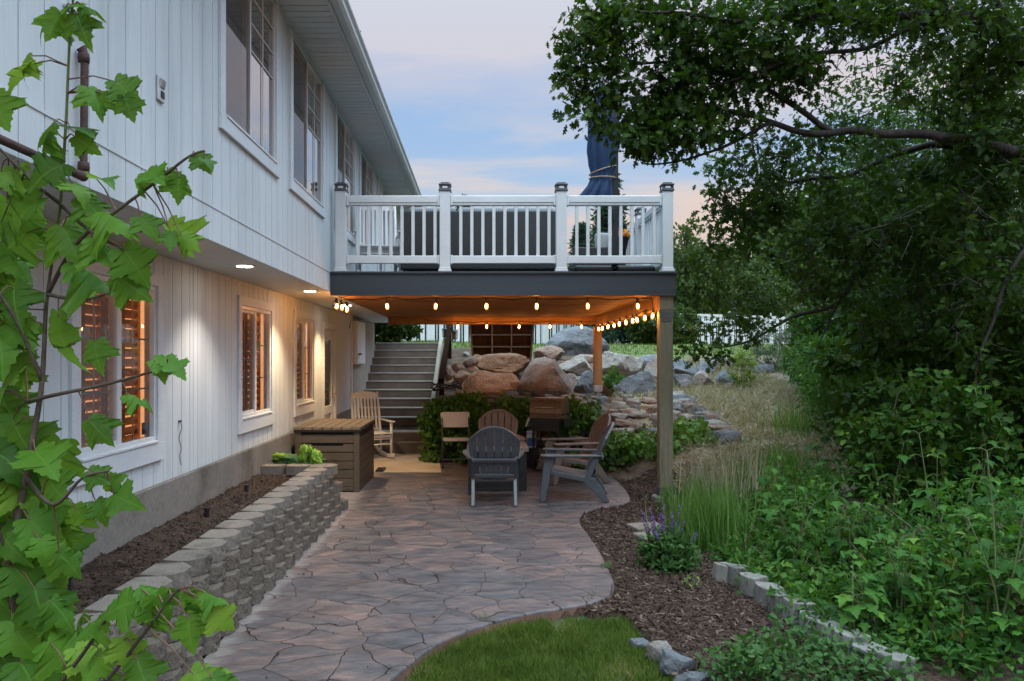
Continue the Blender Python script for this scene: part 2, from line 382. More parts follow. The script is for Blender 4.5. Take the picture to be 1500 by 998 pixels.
def siding(mb, X, y0, y1, z0, z1, pitch, openings, off=0.0, gw=.009, dep=.011, seams=()):
    cuts = {y0, y1}
    grooves = []
    y = y0 + off
    while y < y1:
        grooves.append((y, y + gw)); cuts.add(y); cuts.add(min(y1, y + gw)); y += pitch
    for (a, b, c, d) in openings: cuts.add(a); cuts.add(b)
    cuts = sorted(cuts)
    for a, b in zip(cuts, cuts[1:]):
        if b - a < 1e-5: continue
        mid = (a + b) / 2
        g = any(p <= mid <= q for p, q in grooves)
        spans = [(z0, z1)]
        for (oa, ob, oc, od) in openings:
            if oa <= mid <= ob:
                ns = []
                for (p, q) in spans:
                    if od <= p or oc >= q: ns.append((p, q)); continue
                    if oc > p: ns.append((p, oc))
                    if od < q: ns.append((od, q))
                spans = ns
        for (p, q) in spans:
            if g: mb.quad((X - dep, a, p), (X - dep, b, p), (X - dep, b, q), (X - dep, a, q))
            else: mb.box((X - dep - .004, a, p), (X, b, q), skip='l')

UP_WIN = [(5.31, 6.62), (7.21, 8.56), (9.40, 10.68), (11.25, 12.52)]
LO_WIN = [(4.63, 5.74), (7.75, 8.84), (10.02, 11.04)]
UZ = (3.45, 4.86); LZ = (1.10, 2.28)
up_open = [(a, b, UZ[0], UZ[1]) for a, b in UP_WIN] + [(13.1, 14.0, 2.80, 4.84)]
lo_open = [(a, b, LZ[0], LZ[1]) for a, b in LO_WIN] + [(11.78, 12.64, .17, 2.20)]
mb = MB()
siding(mb, XU, HY0, HY1, ZSEAM + .006, ZE, .178, up_open, off=.05)
siding(mb, XU + .001, HY0, HY1, ZS, ZSEAM, .178, [], off=.05)
mb.box((XU - .014, HY0, ZSEAM - .003), (XU + .006, HY1, ZSEAM + .010))
o = world_child(mb.build('upper_wall', M['siding'], house, bevel=.0))
mb = MB()
siding(mb, XL, HY0, 14.25, .765, ZS, .178, lo_open, off=.11)
mb.box((XL - .012, 6.48, .765), (XL + .004, 6.492, ZS))          # open panel joint strip
world_child(mb.build('lower_wall', M['siding'], house))
mb = MB(); mb.box((XL - .3, HY0, -.3), (XL + .012, 11.70, .760)); mb.box((XL - .3, 12.72, -.3), (XL + .012, 14.25, .760)); mb.box((XL - .3, 11.70, -.3), (XL + .012, 12.72, .10))
world_child(mb.build('foundation', M['concrete'], house, bevel=.01))
mb = MB(); mb.box((XL - .3, 14.254, -.3), (XL + .016, HY1, ZS - .003))
world_child(mb.build('stucco_wall', M['plaster'], house, bevel=.01))
# soffit of the overhang: ribbed panels, ribs across
def ribbed(mb, x0, x1, y0, y1, z, pitch, gap=.006, th=.012, rib=.004):
    y = y0
    while y < y1 - .01:
        b = min(y + pitch, y1)
        mb.box((x0, y, z), (x1, b - gap, z + th)); y += pitch
    mb.box((x0, y0, z + th + .001), (x1, y1, z + th + .02))
mb = MB(); ribbed(mb, XL - .02, XU - .016, HY0, HY1, ZS + .004, .10)
world_child(mb.build('soffit', M['soffit_low'], house))
mb = MB(); ribbed(mb, XU - .02, -1.385, HY0 - .4, HY1 + .3, ZE, .115, gap=.016, th=.016); 
for k in range(0, 40):
    y = HY0 + k * .46
    if y < HY1: mb.box((XU - .01, y, ZE - .0035), (-1.39, y + .02, ZE - .0005))
world_child(mb.build('eave_soffit', M['soffit'], house))
mb = MB()
mb.box((-1.385, HY0 - .4, ZE - .022), (-1.357, HY1 + .3, ZE + .16))
mb.box((XU + .001, HY0, ZE - .03), (XU + .02, HY1, ZE - .002))
world_child(mb.build('fascia', M['gutter'], house, bevel=.003))
mb = MB()
prof = [(-1.355, ZE + .145), (-1.355, ZE + .005), (-1.29, ZE + .005), (-1.262, ZE + .04), (-1.262, ZE + .085), (-1.238, ZE + .115), (-1.238, ZE + .14), (-1.252, ZE + .14), (-1.255, ZE + .12), (-1.275, ZE + .09), (-1.275, ZE + .045), (-1.295, ZE + .018), (-1.343, ZE + .018), (-1.343, ZE + .145)]
mb.prism([(x, HY0 - .4, z) for x, z in prof], (0, HY1 + .3 - HY0 + .4, 0))
for k in range(7): mb.box((-1.35, 6 + k * 1.6, ZE + .142), (-1.23, 6.02 + k * 1.6, ZE + .152))
world_child(mb.build('gutter', M['gutter'], house))
M['roof'] = stdmat('roof_shingle', (.06, .055, .05), (.11, .10, .09), scale=9, rough=.9, bs=80, bstr=.5)
mb = MB(); mb.prism([(-1.34, HY0 - .4, ZE + .165), (-6.0, HY0 - .4, 7.1), (-6.0, HY0 - .4, 7.2), (-1.31, HY0 - .4, ZE + .18)], (0, HY1 + .7 - HY0, 0))
mb.prism([(-6.0, HY0 - .4, 7.1), (-10.6, HY0 - .4, ZE + .165), (-10.6, HY0 - .4, ZE + .18), (-6.0, HY0 - .4, 7.2)], (0, HY1 + .7 - HY0, 0))
world_child(mb.build('roof', M['roof'], house))
mb = MB()
mb.prism([(XU - .016, HY1, ZS), (XU - .016, HY1, ZE), (-6, HY1, 7.0), (-10, HY1, ZE), (-10, HY1, -.3), (XL - .05, HY1, -.3), (XL - .05, HY1, ZS)], (0, -.15, 0))
mb.prism([(XU - .016, HY0, ZS), (XU - .016, HY0, ZE), (-6, HY0, 7.0), (-10, HY0, ZE), (-10, HY0, -.3), (XL - .05, HY0, -.3), (XL - .05, HY0, ZS)], (0, .15, 0))
mb.box((-10, HY0, -.3), (-9.85, HY1, ZE))
world_child(mb.build('gable_wall', M['siding'], house))
# corner trim where the stair side begins, and at the deck
mb = MB(); mb.box((XL - .02, 14.2, .77), (XL + .024, 14.31, ZS - .002))
world_child(mb.build('corner_trim', M['trim'], house, bevel=.003))

def window(y0, y1, z0, z1, X, low):
    tw = .095
    t = MB(); e = .022
    if low:
        t.box((X + .0005, y0 - tw, z0 - .012), (X + e, y0, z1 + tw)); t.box((X + .0005, y1, z0 - .012), (X + e, y1 + tw, z1 + tw))
        t.box((X + .0005, y0, z1), (X + e, y1, z1 + tw))
        t.box((X + .0005, y0 - tw, z0 - .15), (X + e + .004, y1 + tw, z0 - .0125))
    else:
        t.box((X + .0005, y0 - tw, z0 - .012), (X + e, y0, z1)); t.box((X + .0005, y1, z0 - .012), (X + e, y1 + tw, z1))
        t.box((X + .0005, y0 - tw, z0 - .115), (X + e + .004, y1 + tw, z0 - .0125))
    w = world_child(t.build('window', M['trim'], house, bevel=.003))
    f = MB(); fw = .038 if low else .024; mw = .03 if low else .017; xo, xi = X + .006, X - .07
    f.box((xi, y0, z0), (xo, y0 + fw, z1)); f.box((xi, y1 - fw, z0), (xo, y1, z1))
    f.box((xi, y0 + fw, z0), (xo, y1 - fw, z0 + fw)); f.box((xi, y0 + fw, z1 - fw), (xo, y1 - fw, z1))
    f.box((X - .005, y0 + .01, z0 - .010), (X + .034, y1 - .01, z0 + .008))
    ym = (y0 + y1) / 2
    f.box((xi, ym - mw, z0 + fw), (xo - .012, ym + mw, z1 - fw))
    # sash of the sliding half
    f.box((xi, y0 + fw, z0 + fw), (xo - .02, ym - .03, z0 + fw + .03)); f.box((xi, y0 + fw, z1 - fw - .03), (xo - .02, ym - .03, z1 - fw))
    fo = f.build('frame', M['vinyl'], w, bevel=.003)
    gp = .030 if low else .014
    g = MB()
    g.quad((X - gp, ym + mw, z0 + fw), (X - gp, y1 - fw, z0 + fw), (X - gp, y1 - fw, z1 - fw), (X - gp, ym + mw, z1 - fw))
    g.quad((X - gp - .008, y0 + fw, z0 + fw), (X - gp - .008, ym - mw, z0 + fw), (X - gp - .008, ym - mw, z1 - fw), (X - gp - .008, y0 + fw, z1 - fw))
    g.build('pane', M['glass'] if low else M['glass_up'], w)
    sc = MB(); sx_ = X - gp + .009; sc.quad((sx_, y0 + fw, z0 + fw), (sx_, ym - mw, z0 + fw), (sx_, ym - mw, z1 - fw), (sx_, y0 + fw, z1 - fw))
    sc.build('insect_screen', M['gauze'] if low and y0 < 6 else M['screen'], w)
    mu = MB(); b = .006 if low else .0042; gm = gp + .010 if low else gp - .012
    for (a, c) in ((y0 + fw, ym - mw), (ym + mw, y1 - fw)):
        if not low and a < ym: continue
        mu.box((X - gm - .007, (a + c) / 2 - b, z0 + fw), (X - gm, (a + c) / 2 + b, z1 - fw))
        rows = (1 / 3, 2 / 3) if low else (.52, .68, .84)
        for r in rows:
            z = z0 + fw + (z1 - z0 - 2 * fw) * r
            mu.box((X - gm - .0065, a, z - b), (X - gm - .0005, c, z + b))
    mu.build('muntin', M['vinyl'], w)
    # room behind
    d0, d1 = X - .072, X - .75
    r = MB(); Y0, Y1, Z0, Z1 = y0 - .25, y1 + .25, z0 - .15, min(z1 + .12, ZE if not low else ZS - .03)
    r.quad((d1, Y0, Z0), (d0, Y0, Z0), (d0, Y0, Z1), (d1, Y0, Z1)); r.quad((d1, Y1, Z0), (d0, Y1, Z0), (d0, Y1, Z1), (d1, Y1, Z1))
    r.quad((d1, Y0, Z0), (d0, Y0, Z0), (d0, Y1, Z0), (d1, Y1, Z0)); r.quad((d1, Y0, Z1), (d0, Y0, Z1), (d0, Y1, Z1), (d1, Y1, Z1))
    # return walls beside the opening
    for (a, c) in ((Y0, y0), (y1, Y1)): r.quad((d0, a, Z0), (d0, c, Z0), (d0, c, Z1), (d0, a, Z1))
    r.quad((d0, y0, Z0), (d0, y1, Z0), (d0, y1, z0), (d0, y0, z0)); r.quad((d0, y0, z1), (d0, y1, z1), (d0, y1, Z1), (d0, y0, Z1))
    r.build('room', M['room'] if low else M['darkin'], w)
    bk = MB(); bk.quad((d1 + .002, Y0, Z0), (d1 + .002, Y1, Z0), (d1 + .002, Y1, Z1), (d1 + .002, Y0, Z1))
    bk.build('lit_room', M['litroom'] if low else M['dimroom'], w)
    if low:
        s = MB(); xs = X - .125
        for (a, c) in ((y0 + .01, ym - .004), (ym + .004, y1 - .01)):
            n = int((z1 - z0 - .12) / .072)
            for st in (a, (a + c) / 2 - .022, c - .045):
                s.box((xs - .014, st, z0 + .01), (xs + .014, st + .045, z1 - .01))
            s.box((xs - .0135, a, z0 + .011), (xs + .0135, c, z0 + .06)); s.box((xs - .0135, a, z1 - .06), (xs + .0135, c, z1 - .011))
            for k in range(n):
                z = z0 + .095 + k * .072
                s.cbox((xs, (a + c) / 2, z), (.008, c - a - .08, .066), roty(math.radians(27)))
        s.build('shutter', M['shutter'], w)
    else:
        for (a, c) in ((y0 + .02, y0 + .30), (y1 - .22, y1 - .02)):
            s = MB()
            n = 7
            pts = [(X - .16 + .025 * (k % 2), a + (c - a) * k / n, 0) for k in range(n + 1)]
            for p, q in zip(pts, pts[1:]):
                s.quad((p[0], p[1], z0 - .1), (q[0], q[1], z0 - .1), (q[0], q[1], z1), (p[0], p[1], z1))
            s.build('curtain', M['curtain'], w)
    for ch in KIDS[w.name]: ch.location = (0, 0, 0)
    return w
M['curtain'] = stdmat('rust_curtain', (.20, .10, .05), (.27, .15, .085), scale=3, rough=.9, bs=90, bstr=.2)
for a, b in UP_WIN: window(a, b, UZ[0], UZ[1], XU, False)
for a, b in LO_WIN: window(a, b, LZ[0], LZ[1], XL, True)
# small warning sticker in the corner of the first lower window (illegible in the photo: blank patches of colour)
mb = MB(); mb.mi = 0; mb.box((XL - .044, 5.60, 1.16), (XL - .0425, 5.695, 1.25)); mb.mi = 1; mb.box((XL - .0424, 5.605, 1.165), (XL - .0418, 5.69, 1.20))
M['stk1'] = stdmat('pale_sticker', (.5, .52, .55), rough=.5); M['stk2'] = stdmat('blue_sticker', (.05, .12, .3), rough=.5)
st = mb.build('sticker', [M['stk1'], M['stk2']], house); world_child(st)

def door(y0, y1, z0, z1, X, glassz, hy):
    t = MB(); e = .024; tw = .085
    t.box((X + .0005, y0 - tw, z0), (X + e, y0, z1 + tw)); t.box((X + .0005, y1, z0), (X + e, y1 + tw, z1 + tw)); t.box((X + .0005, y0, z1), (X + e, y1, z1 + tw))
    t.box((X - .06, y0, z0), (X - .0005, y0 + .02, z1)); t.box((X - .06, y1 - .02, z0), (X - .0005, y1, z1)); t.box((X - .06, y0 + .02, z1 - .02), (X - .0005, y1 - .02, z1))
    d = world_child(t.build('door', M['trim'], house, bevel=.003))
    p = MB(); a, c = y0 + .022, y1 - .022; st = .13
    p.box((X - .055, a, z0 + .01), (X - .01, a + st, z1 - .022)); p.box((X - .055, c - st, z0 + .01), (X - .01, c, z1 - .022))
    zs = [z0 + .01, glassz[0], glassz[1], z1 - .022]
    p.box((X - .0545, a + st, zs[0]), (X - .0105, c - st, zs[0] + .22)); p.box((X - .0545, a + st, zs[2]), (X - .0105, c - st, zs[3]))
    p.box((X - .0545, a + st, glassz[0] - .13), (X - .0105, c - st, glassz[0]))
    p.build('door_leaf', M['trim'], d, bevel=.004)
    g = MB(); g.quad((X - .03, a + st, glassz[0]), (X - .03, c - st, glassz[0]), (X - .03, c - st, glassz[1]), (X - .03, a + st, glassz[1]))
    g.build('pane', M['glass'], d)
    b = MB(); b.quad((X - .052, a + st - .01, z0 + .15), (X - .052, c - st + .01, z0 + .15), (X - .052, c - st + .01, glassz[1] + .02), (X - .052, a + st - .01, glassz[1] + .02))
    b.build('blind', M['wgreen'], d)
    h = MB(); h.tube([(X - .008, hy, z0 + .97), (X + .045, hy, z0 + .97)], .012, 10); h.tube([(X + .045, hy, z0 + .97), (X + .048, hy - .10, z0 + .965)], .009, 8)
    h.box((X - .010, hy - .022, z0 + .88), (X - .003, hy + .022, z0 + 1.10))
    h.build('handle', M['brass'], d, smooth=False)
    for ch in KIDS[d.name]: ch.location = (0, 0, 0)
door(11.78, 12.64, .17, 2.20, XL, (.95, 2.02), 12.55)
door(13.1, 14.0, 2.80, 4.84, XU, (3.3, 4.65), 13.9)
# recessed lamps in the overhang
LAMPS = [(6.5, (1.0, .88, .78), 36.0), (8.96, (1.0, .75, .45), 80.0), (11.4, (1.0, .70, .38), 95.0)]
for y, c, wv in LAMPS:
    d = MB(); d.lathe([(.060, -.004), (.088, -.006), (.092, 0.0), (.092, .004), (.060, .004)], (-2.06, y, ZS + .001), 28)
    w = world_child(d.build('downlight', M['vinyl'], house))
    l = MB(); l.lathe([(.066, 0.0), (.066, .002)], (-2.06, y, ZS - .0065), 24)
    lo = l.build('lamp_lens', M['lamp'], w)
    L = bpy.data.lights.new('downlight_beam', 'SPOT'); L.energy = wv; L.color = c; L.spot_size = math.radians(104); L.spot_blend = .8; L.shadow_soft_size = .05
    lob = bpy.data.objects.new('downlight_beam', L); COL.objects.link(lob); lob.location = (-2.06, y, ZS - .03)
    lob.parent = w; lob.location = (-2.06, y, ZS - .03); KIDS.setdefault(w.name, []).append(lob)

# ---- fittings on the wall: things of their own
mb = MB()
xp = XU + .035
mb.tube([(xp - .02, 3.39, 3.115), (xp, 3.39, 3.13), (xp + .004, 3.39, 3.10), (xp, 3.39, 2.62), (xp + .006, 3.39, 2.565), (xp + .02, 3.35, 2.545), (xp + .02, 3.20, 2.545), (xp + .02, 1.2, 2.545)],
        [.017, .021, .017, .016, .020, .022, .017, .017], 10)
mb.lathe([(.024, -.02), (.026, 0), (.024, .02)], (xp, 3.39, 3.09), 10); mb.lathe([(.024, -.02), (.026, 0), (.024, .02)], (xp, 3.39, 2.60), 10)
tag(mb.build('iron_pipe', M['rust'], smooth=True), 'rusty iron pipe with an elbow running down the white siding behind the maple', 'pipe')
pb = P(233, 131, F * 1.836 / (707 - 233))
jb = thing('outlet_box', 'small grey weatherproof outlet box on the white siding between maple and first upper window', 'outlet box', (XU, pb.y, pb.z))
mb = MB(); mb.box((.001, -.042, -.07), (.016, .042, .07)); mb.build('box', M['gutter'], jb, bevel=.006)
mb = MB(); mb.cbox((.021, 0, .03), (.010, .062, .05), roty(.2)); mb.build('cover', M['galv'], jb, bevel=.004)
mb = MB(); mb.cbox((.019, .006, -.03), (.006, .04, .035)); mb.build('socket', M['black'], jb)
vb = thing('wall_vent', 'thin grey vent louvre high on the white siding above the maple', 'vent', (XU, 3.44, 3.23))
mb = MB(); mb.box((.001, -.16, 0), (.03, .06, .018)); mb.build('louvre', M['gutter'], vb, bevel=.004)
mb = MB(); mb.box((.001, -.16, .045), (.028, .06, .058)); mb.build('louvre', M['gutter'], vb, bevel=.004)
pn = thing('electrical_panel', 'white enamel utility panel with a black latch on the wall near the stairs', 'utility panel', (XL, 14.85, 1.6))
mb = MB(); mb.box((.017, -.48, 0), (.10, .48, .84)); mb.build('cabinet', M['whitebox'], pn, bevel=.01)
mb = MB(); mb.box((.101, -.46, .02), (.108, .46, .82)); mb.build('cover', M['whitebox'], pn, bevel=.004)
mb = MB(); mb.tube([(.108, -.38, .20), (.15, -.38, .20)], .014, 8); mb.cbox((.155, -.36, .20), (.02, .12, .03)); mb.build('latch', M['black'], pn)
# loose cable on the wall
pc = [P(262, 618, 6.18), P(264, 640, 6.19), P(266, 665, 6.2), P(268, 690, 6.21)]
mb = MB(); mb.tube([(XL + .012 + .01 * math.sin(k * 1.7), 6.18 + .012 * math.sin(k * 1.2), 1.21 - k * .045) for k in range(9)], .003, 5)
mb.cbox((XL + .01, 6.18, 1.215), (.02, .03, .012))
tag(mb.build('loose_cable', M['black']), 'thin black cable dangling from a clip on the lower white wall', 'cable')

# ================================================================ DECK
DX0, DX1, DY0, DY1, DZ = XU + .03, 2.32, 9.016, 14.3, 2.769
deck = thing('deck', 'raised deck with dark fascia and white balustrade on timber posts', 'deck', (0.24, 9.0, 0))
def D(mbx, name, mat, **k): return world_child(mbx.build(name, mat, deck, **k))
mb = MB(); mb.box((DX0 - .025, DY0, 2.478), (DX1, DY0 + .022, DZ - .028)); mb.box((DX1 - .022, DY0 + .0225, 2.478), (DX1, DY1, DZ - .028)); mb.box((DX0, DY1 - .022, 2.478), (DX1 - .0225, DY1, DZ - .028))
D(mb, 'fascia', M['dark_comp'], bevel=.003)
mb = MB(); y = DY0 - .02
while y < DY1:
    mb.box((DX0 - .02, y, DZ - .027), (DX1 + .02, min(DY1 + .02, y + .136), DZ)); y += .142
D(mb, 'deck_board', M['dark_comp'], bevel=.003)
mb = MB(); y = DY0 + .03; k = 0
while y < DY1 - .03:
    b = min(DY1 - .024, y + .14)
    x = DX0 + (.9 if k % 2 else 0); xs = [DX0] + ([DX0 + .7 + .5 * ((k * 7) % 5)] if k % 3 else []) + [DX1 - .024]
    for a, c in zip(xs, xs[1:]): mb.box((a, y, 2.494 + .003 * ((k * 5) % 3)), (c - .003, b - .012, 2.512))
    y += .14; k += 1
D(mb, 'ceiling_board', M['ceilwood'], bevel=.002)
mb = MB(); mb.box((2.143, DY0 + .03, 2.31), (2.283, DY1 - .03, 2.490))
D(mb, 'beam', M['ceilwood2'] if 'ceilwood2' in M else M['ceilwood'], bevel=.006)
mb = MB(); mb.box((DX0 + .02, DY1 - .14, 2.36), (2.14, DY1 - .03, 2.490))
D(mb, 'beam', M['ceilwood'], bevel=.006)
PYF, PYB = 9.12, 14.05
M['bracket'] = stdmat('weathered_steel', (.085, .085, .075), (.14, .14, .125), scale=12, rough=.6, metal=.3, bs=60, bstr=.1)
mb = MB(); mb.box((2.132, PYF - .075, .12), (2.296, PYF + .075, 2.305))
o = D(mb, 'support_post', M['postwood'], bevel=.012)
mb2 = MB(); mb2.box((2.13, PYF - .076, 2.312), (2.2985, PYF - .03, 2.476)); mb2.build('post_block', M['postwood'], o, bevel=.004)
mb2 = MB(); mb2.box((2.126, PYF - .082, .06), (2.302, PYF + .082, .17)); mb2.build('bracket', M['bracket'], o, bevel=.002)
mb2 = MB(); mb2.box((2.126, PYF - .080, 2.215), (2.302, PYF - .0755, 2.308))
mb2.box((2.155, PYF - .081, 2.17), (2.273, PYF - .077, 2.214))
mb2.build('bracket', M['bracket'], o, bevel=.002)
mb2 = MB(); mb2.lathe([(.16, -.2), (.16, .05), (.15, .06)], (2.214, PYF, 0), 20); mb2.build('footing', M['concrete'], o)
mb = MB(); mb.box((2.075, PYB - .07, 1.19), (2.225, PYB + .07, 2.308))
o2 = D(mb, 'support_post', M['postwood2'], bevel=.012)
mb2 = MB(); mb2.box((2.07, PYB - .076, 1.10), (2.23, PYB + .076, 1.22)); mb2.tube([(2.15, PYB, 1.11), (2.155, PYB, .5)], .03, 12); mb2.build('bracket', M['galv'], o2, bevel=.002)
for oo in (o, o2):
    for ch in KIDS.get(oo.name, []): ch.location = (0, 0, 0)
# ledger trim under the overhang beside the ceiling
def rail_post(x, y):
    mb = MB(); h = .0635
    mb.box((x - h, y - h, DZ + .001), (x + h, y + h, DZ + .975))
    mb.box((x - h - .014, y - h - .014, DZ + .0015), (x + h + .014, y + h + .014, DZ + .03)); mb.box((x - h - .007, y - h - .007, DZ + .0302), (x + h + .007, y + h + .007, DZ + .05))
    p = D(mb, 'rail_post', M['vinyl'], bevel=.006)
    c = MB(); z = DZ + .975
    c.box((x - h - .012, y - h - .012, z), (x + h + .012, y + h + .012, z + .022)); c.box((x - h + .004, y - h + .004, z + .0222), (x + h - .004, y + h - .004, z + .07))
    for sx in (-1, 1):
        for sy in (-1, 1): c.cbox((x + sx * (h - .002), y + sy * (h - .002), z + .046), (.014, .014, .047))
    c.box((x - h - .012, y - h - .012, z + .0702), (x + h + .012, y + h + .012, z + .088)); c.box((x - h + .012, y - h + .012, z + .0882), (x + h - .012, y + h - .012, z + .108))
    c.build('post_cap', M['capgrey'], p, bevel=.004).location = (0, 0, 0)
    l = MB()
    for a in range(4):
        l.M = Matrix.Translation((x, y, z + .046)) @ rotz(a * PI / 2)
        l.box((h - .003, -.03, -.012), (h - .0005, .03, .012))
    l.build('cap_window', M['whitebox'], p).location = (0, 0, 0)
M['capgrey'] = stdmat('charcoal_cap', (.075, .08, .085), (.11, .115, .12), scale=8, rough=.4, bs=80, bstr=.05)
YR = 9.10
PX = [(500 - 707) / 121.0, (652 - 707) / 121.0, (822 - 707) / 121.0, (977 - 707) / 121.0]
for x in PX: rail_post(x, YR)
def rail_run(p0, p1, first, pitch=.1335, arch=False):
    p0 = Vector(p0); p1 = Vector(p1); d = (p1 - p0); L = d.length; d.normalize()
    ang = math.atan2(d.y, d.x)
    T = Matrix.Translation((p0.x, p0.y, DZ)) @ rotz(ang)
    t = MB(); t.M = T; a, b = .064, L - .064
    t.box((a, -.038, .835), (b, .038, .925)); t.box((a, -.030, .805), (b, .030, .8347))
    for q in (a, b - .03): t.box((q, -.045, .80), (q + .03, .045, .93))
    D(t, 'top_rail', M['vinyl'], bevel=.010)
    t = MB(); t.M = T; t.box((a, -.028, .105), (b, .028, .20))
    for q in (a, b - .03): t.box((q, -.036, .098), (q + .03, .036, .207))
    D(t, 'bottom_rail', M['vinyl'], bevel=.008)
    x = first
    while x < L - .09:
        t = MB(); t.M = T; t.box((x - .019, -.019, .2005), (x + .019, .019, .8045)); D(t, 'baluster', M['vinyl'], bevel=.004)
        x += pitch
for k, (xa, xb) in enumerate(zip(PX, PX[1:])): rail_run((xa, YR), (xb, YR), .19 if k else .2)
side_y = [YR, 10.62, 12.35, 14.15]
for y in side_y[1:]: rail_post(PX[3] + .0, y)
for a, b in zip(side_y, side_y[1:]): rail_run((PX[3], a), (PX[3], b), .2)

# ================================================================ STRING LIGHTS
def bulbmat():
    m, nt, b, out = newmat('amber_bulb_glass'); nt.nodes.remove(b)
    t = N(nt, 'ShaderNodeBsdfTransparent'); t.inputs[0].default_value = (1, .62, .25, 1)
    e = N(nt, 'ShaderNodeEmission'); e.inputs[0].default_value = (1.0, .30, .035, 1); e.inputs[1].default_value = 2.2
    mx = N(nt, 'ShaderNodeMixShader'); mx.inputs[0].default_value = .35
    nt.links.new(t.outputs[0], mx.inputs[1]); nt.links.new(e.outputs[0], mx.inputs[2]); nt.links.new(mx.outputs[0], out.inputs[0]); return m
M['bulb'] = bulbmat()
M['bulbcore'] = emat('glowing_filament', (1.0, .62, .30), 235.0)
lights = thing('string_lights', 'black string of glowing amber bulbs looped under the deck edges', 'string lights', (.24, 11.0, 2.47))
zc = 2.468
front = [P(x, 453, 9.14) for x in (566, 639, 712, 786.5, 860.5, 933)]
ptsF = [(-1.64, 9.14)] + [(p.x, 9.14) for p in front]
bulbs = []   # (x, y, ztop)
cord = [Vector((-1.80, 9.3, zc))]
left = [(-1.775, 9.12), (-1.772, 9.42), (-1.765, 9.78)]
for (x, y) in left: bulbs.append((x, y, 2.455))
for (x, y) in ptsF[1:]: bulbs.append((x, y, 2.452))
rx = [2.06, 2.06, 2.06, 2.05, 2.06, 2.06, 2.05, 2.06, 2.06, 2.06]
rpx = [957, 945, 931.6, 927, 917, 908, 899.5, 891, 882, 877]
rightb = [(2.075, F * 2.075 / (x - 707)) for x in rpx]
for (x, y) in rightb: bulbs.append((x, y, 2.335))
back = [(P(x, 477, 13.95).x, 13.95) for x in (852, 806.5, 760.6, 713.7, 671)]
for (x, y) in back: bulbs.append((x, y, 2.40))
cords = []
def cordrun(seq, sag, z0):
    out = []
    for (a, b) in zip(seq, seq[1:]):
        for k in range(8):
            t = k / 8
            out.append(Vector((lerp(a[0], b[0], t), lerp(a[1], b[1], t), lerp(a[2], b[2], t) - sag * 4 * t * (1 - t) + .006 * math.sin(9 * t + a[0] * 5))))
    out.append(Vector(seq[-1])); return out
seqF = [(-1.775, 9.78, 2.46), (-1.79, 9.42, 2.44), (-1.78, 9.12, 2.46), (-1.83, 9.1, 2.36), (-1.70, 9.12, 2.45)] + [(x, y, 2.462) for x, y in ptsF[1:]] + [(2.06, 9.16, 2.465), (2.085, 9.2, 2.36)] 
mb = MB(); mb.tube(cordrun(seqF, .016, 0), .0075, 6)
seqR = [(2.085, 9.2, 2.36)] + [(x, y, 2.345) for x, y in rightb] + [(2.06, 13.95, 2.42)]
mb.tube(cordrun(seqR, .02, 0), .0075, 6)
seqB = [(2.06, 13.95, 2.42)] + [(x, y, 2.41) for x, y in back] + [(-1.1, 13.95, 2.44)]
mb.tube(cordrun(seqB, .02, 0), .0075, 6)
mb.tube([(-1.775, 9.78, 2.45), (-1.74, 9.85, 2.40), (-1.73, 9.9, 2.25), (-1.76, 9.92, 2.12)], .006, 6)
world_child(mb.build('cord', M['black'], lights))
bme = None; sme = None
for i, (x, y, z) in enumerate(bulbs):
    if bme is None:
        b = MB(); b.lathe([(.010, 0), (.017, -.008), (.0245, -.02), (.027, -.045), (.026, -.072), (.019, -.088), (.008, -.094)], (0, 0, -.062), 14)
        bo = b.build('bulb', M['bulb'], lights, smooth=True); bme = bo.data
        s = MB(); s.lathe([(.009, .004), (.012, 0), (.012, -.03), (.019, -.034), (.020, -.064), (.017, -.066)], (0, 0, 0), 12)
        so = s.build('socket', M['black'], bo); sme = so.data
        c = MB(); c.lathe([(.004, -.074), (.0125, -.085), (.0125, -.125), (.004, -.135)], (0, 0, 0), 10); co_ = c.build('filament', M['bulbcore'], bo, smooth=True); cme = co_.data
    else:
        bo = bpy.data.objects.new('bulb', bme); COL.objects.link(bo); bo.parent = lights
        so = bpy.data.objects.new('socket', sme); COL.objects.link(so); so.parent = bo
        co_ = bpy.data.objects.new('filament', cme); COL.objects.link(co_); co_.parent = bo
    bo.location = Vector((x, y, z)) - Vector(lights.location)
    bo.scale = (.86, .86, .86)
    bo.rotation_euler = (random.uniform(-.12, .12), random.uniform(-.12, .12), random.uniform(0, 3))

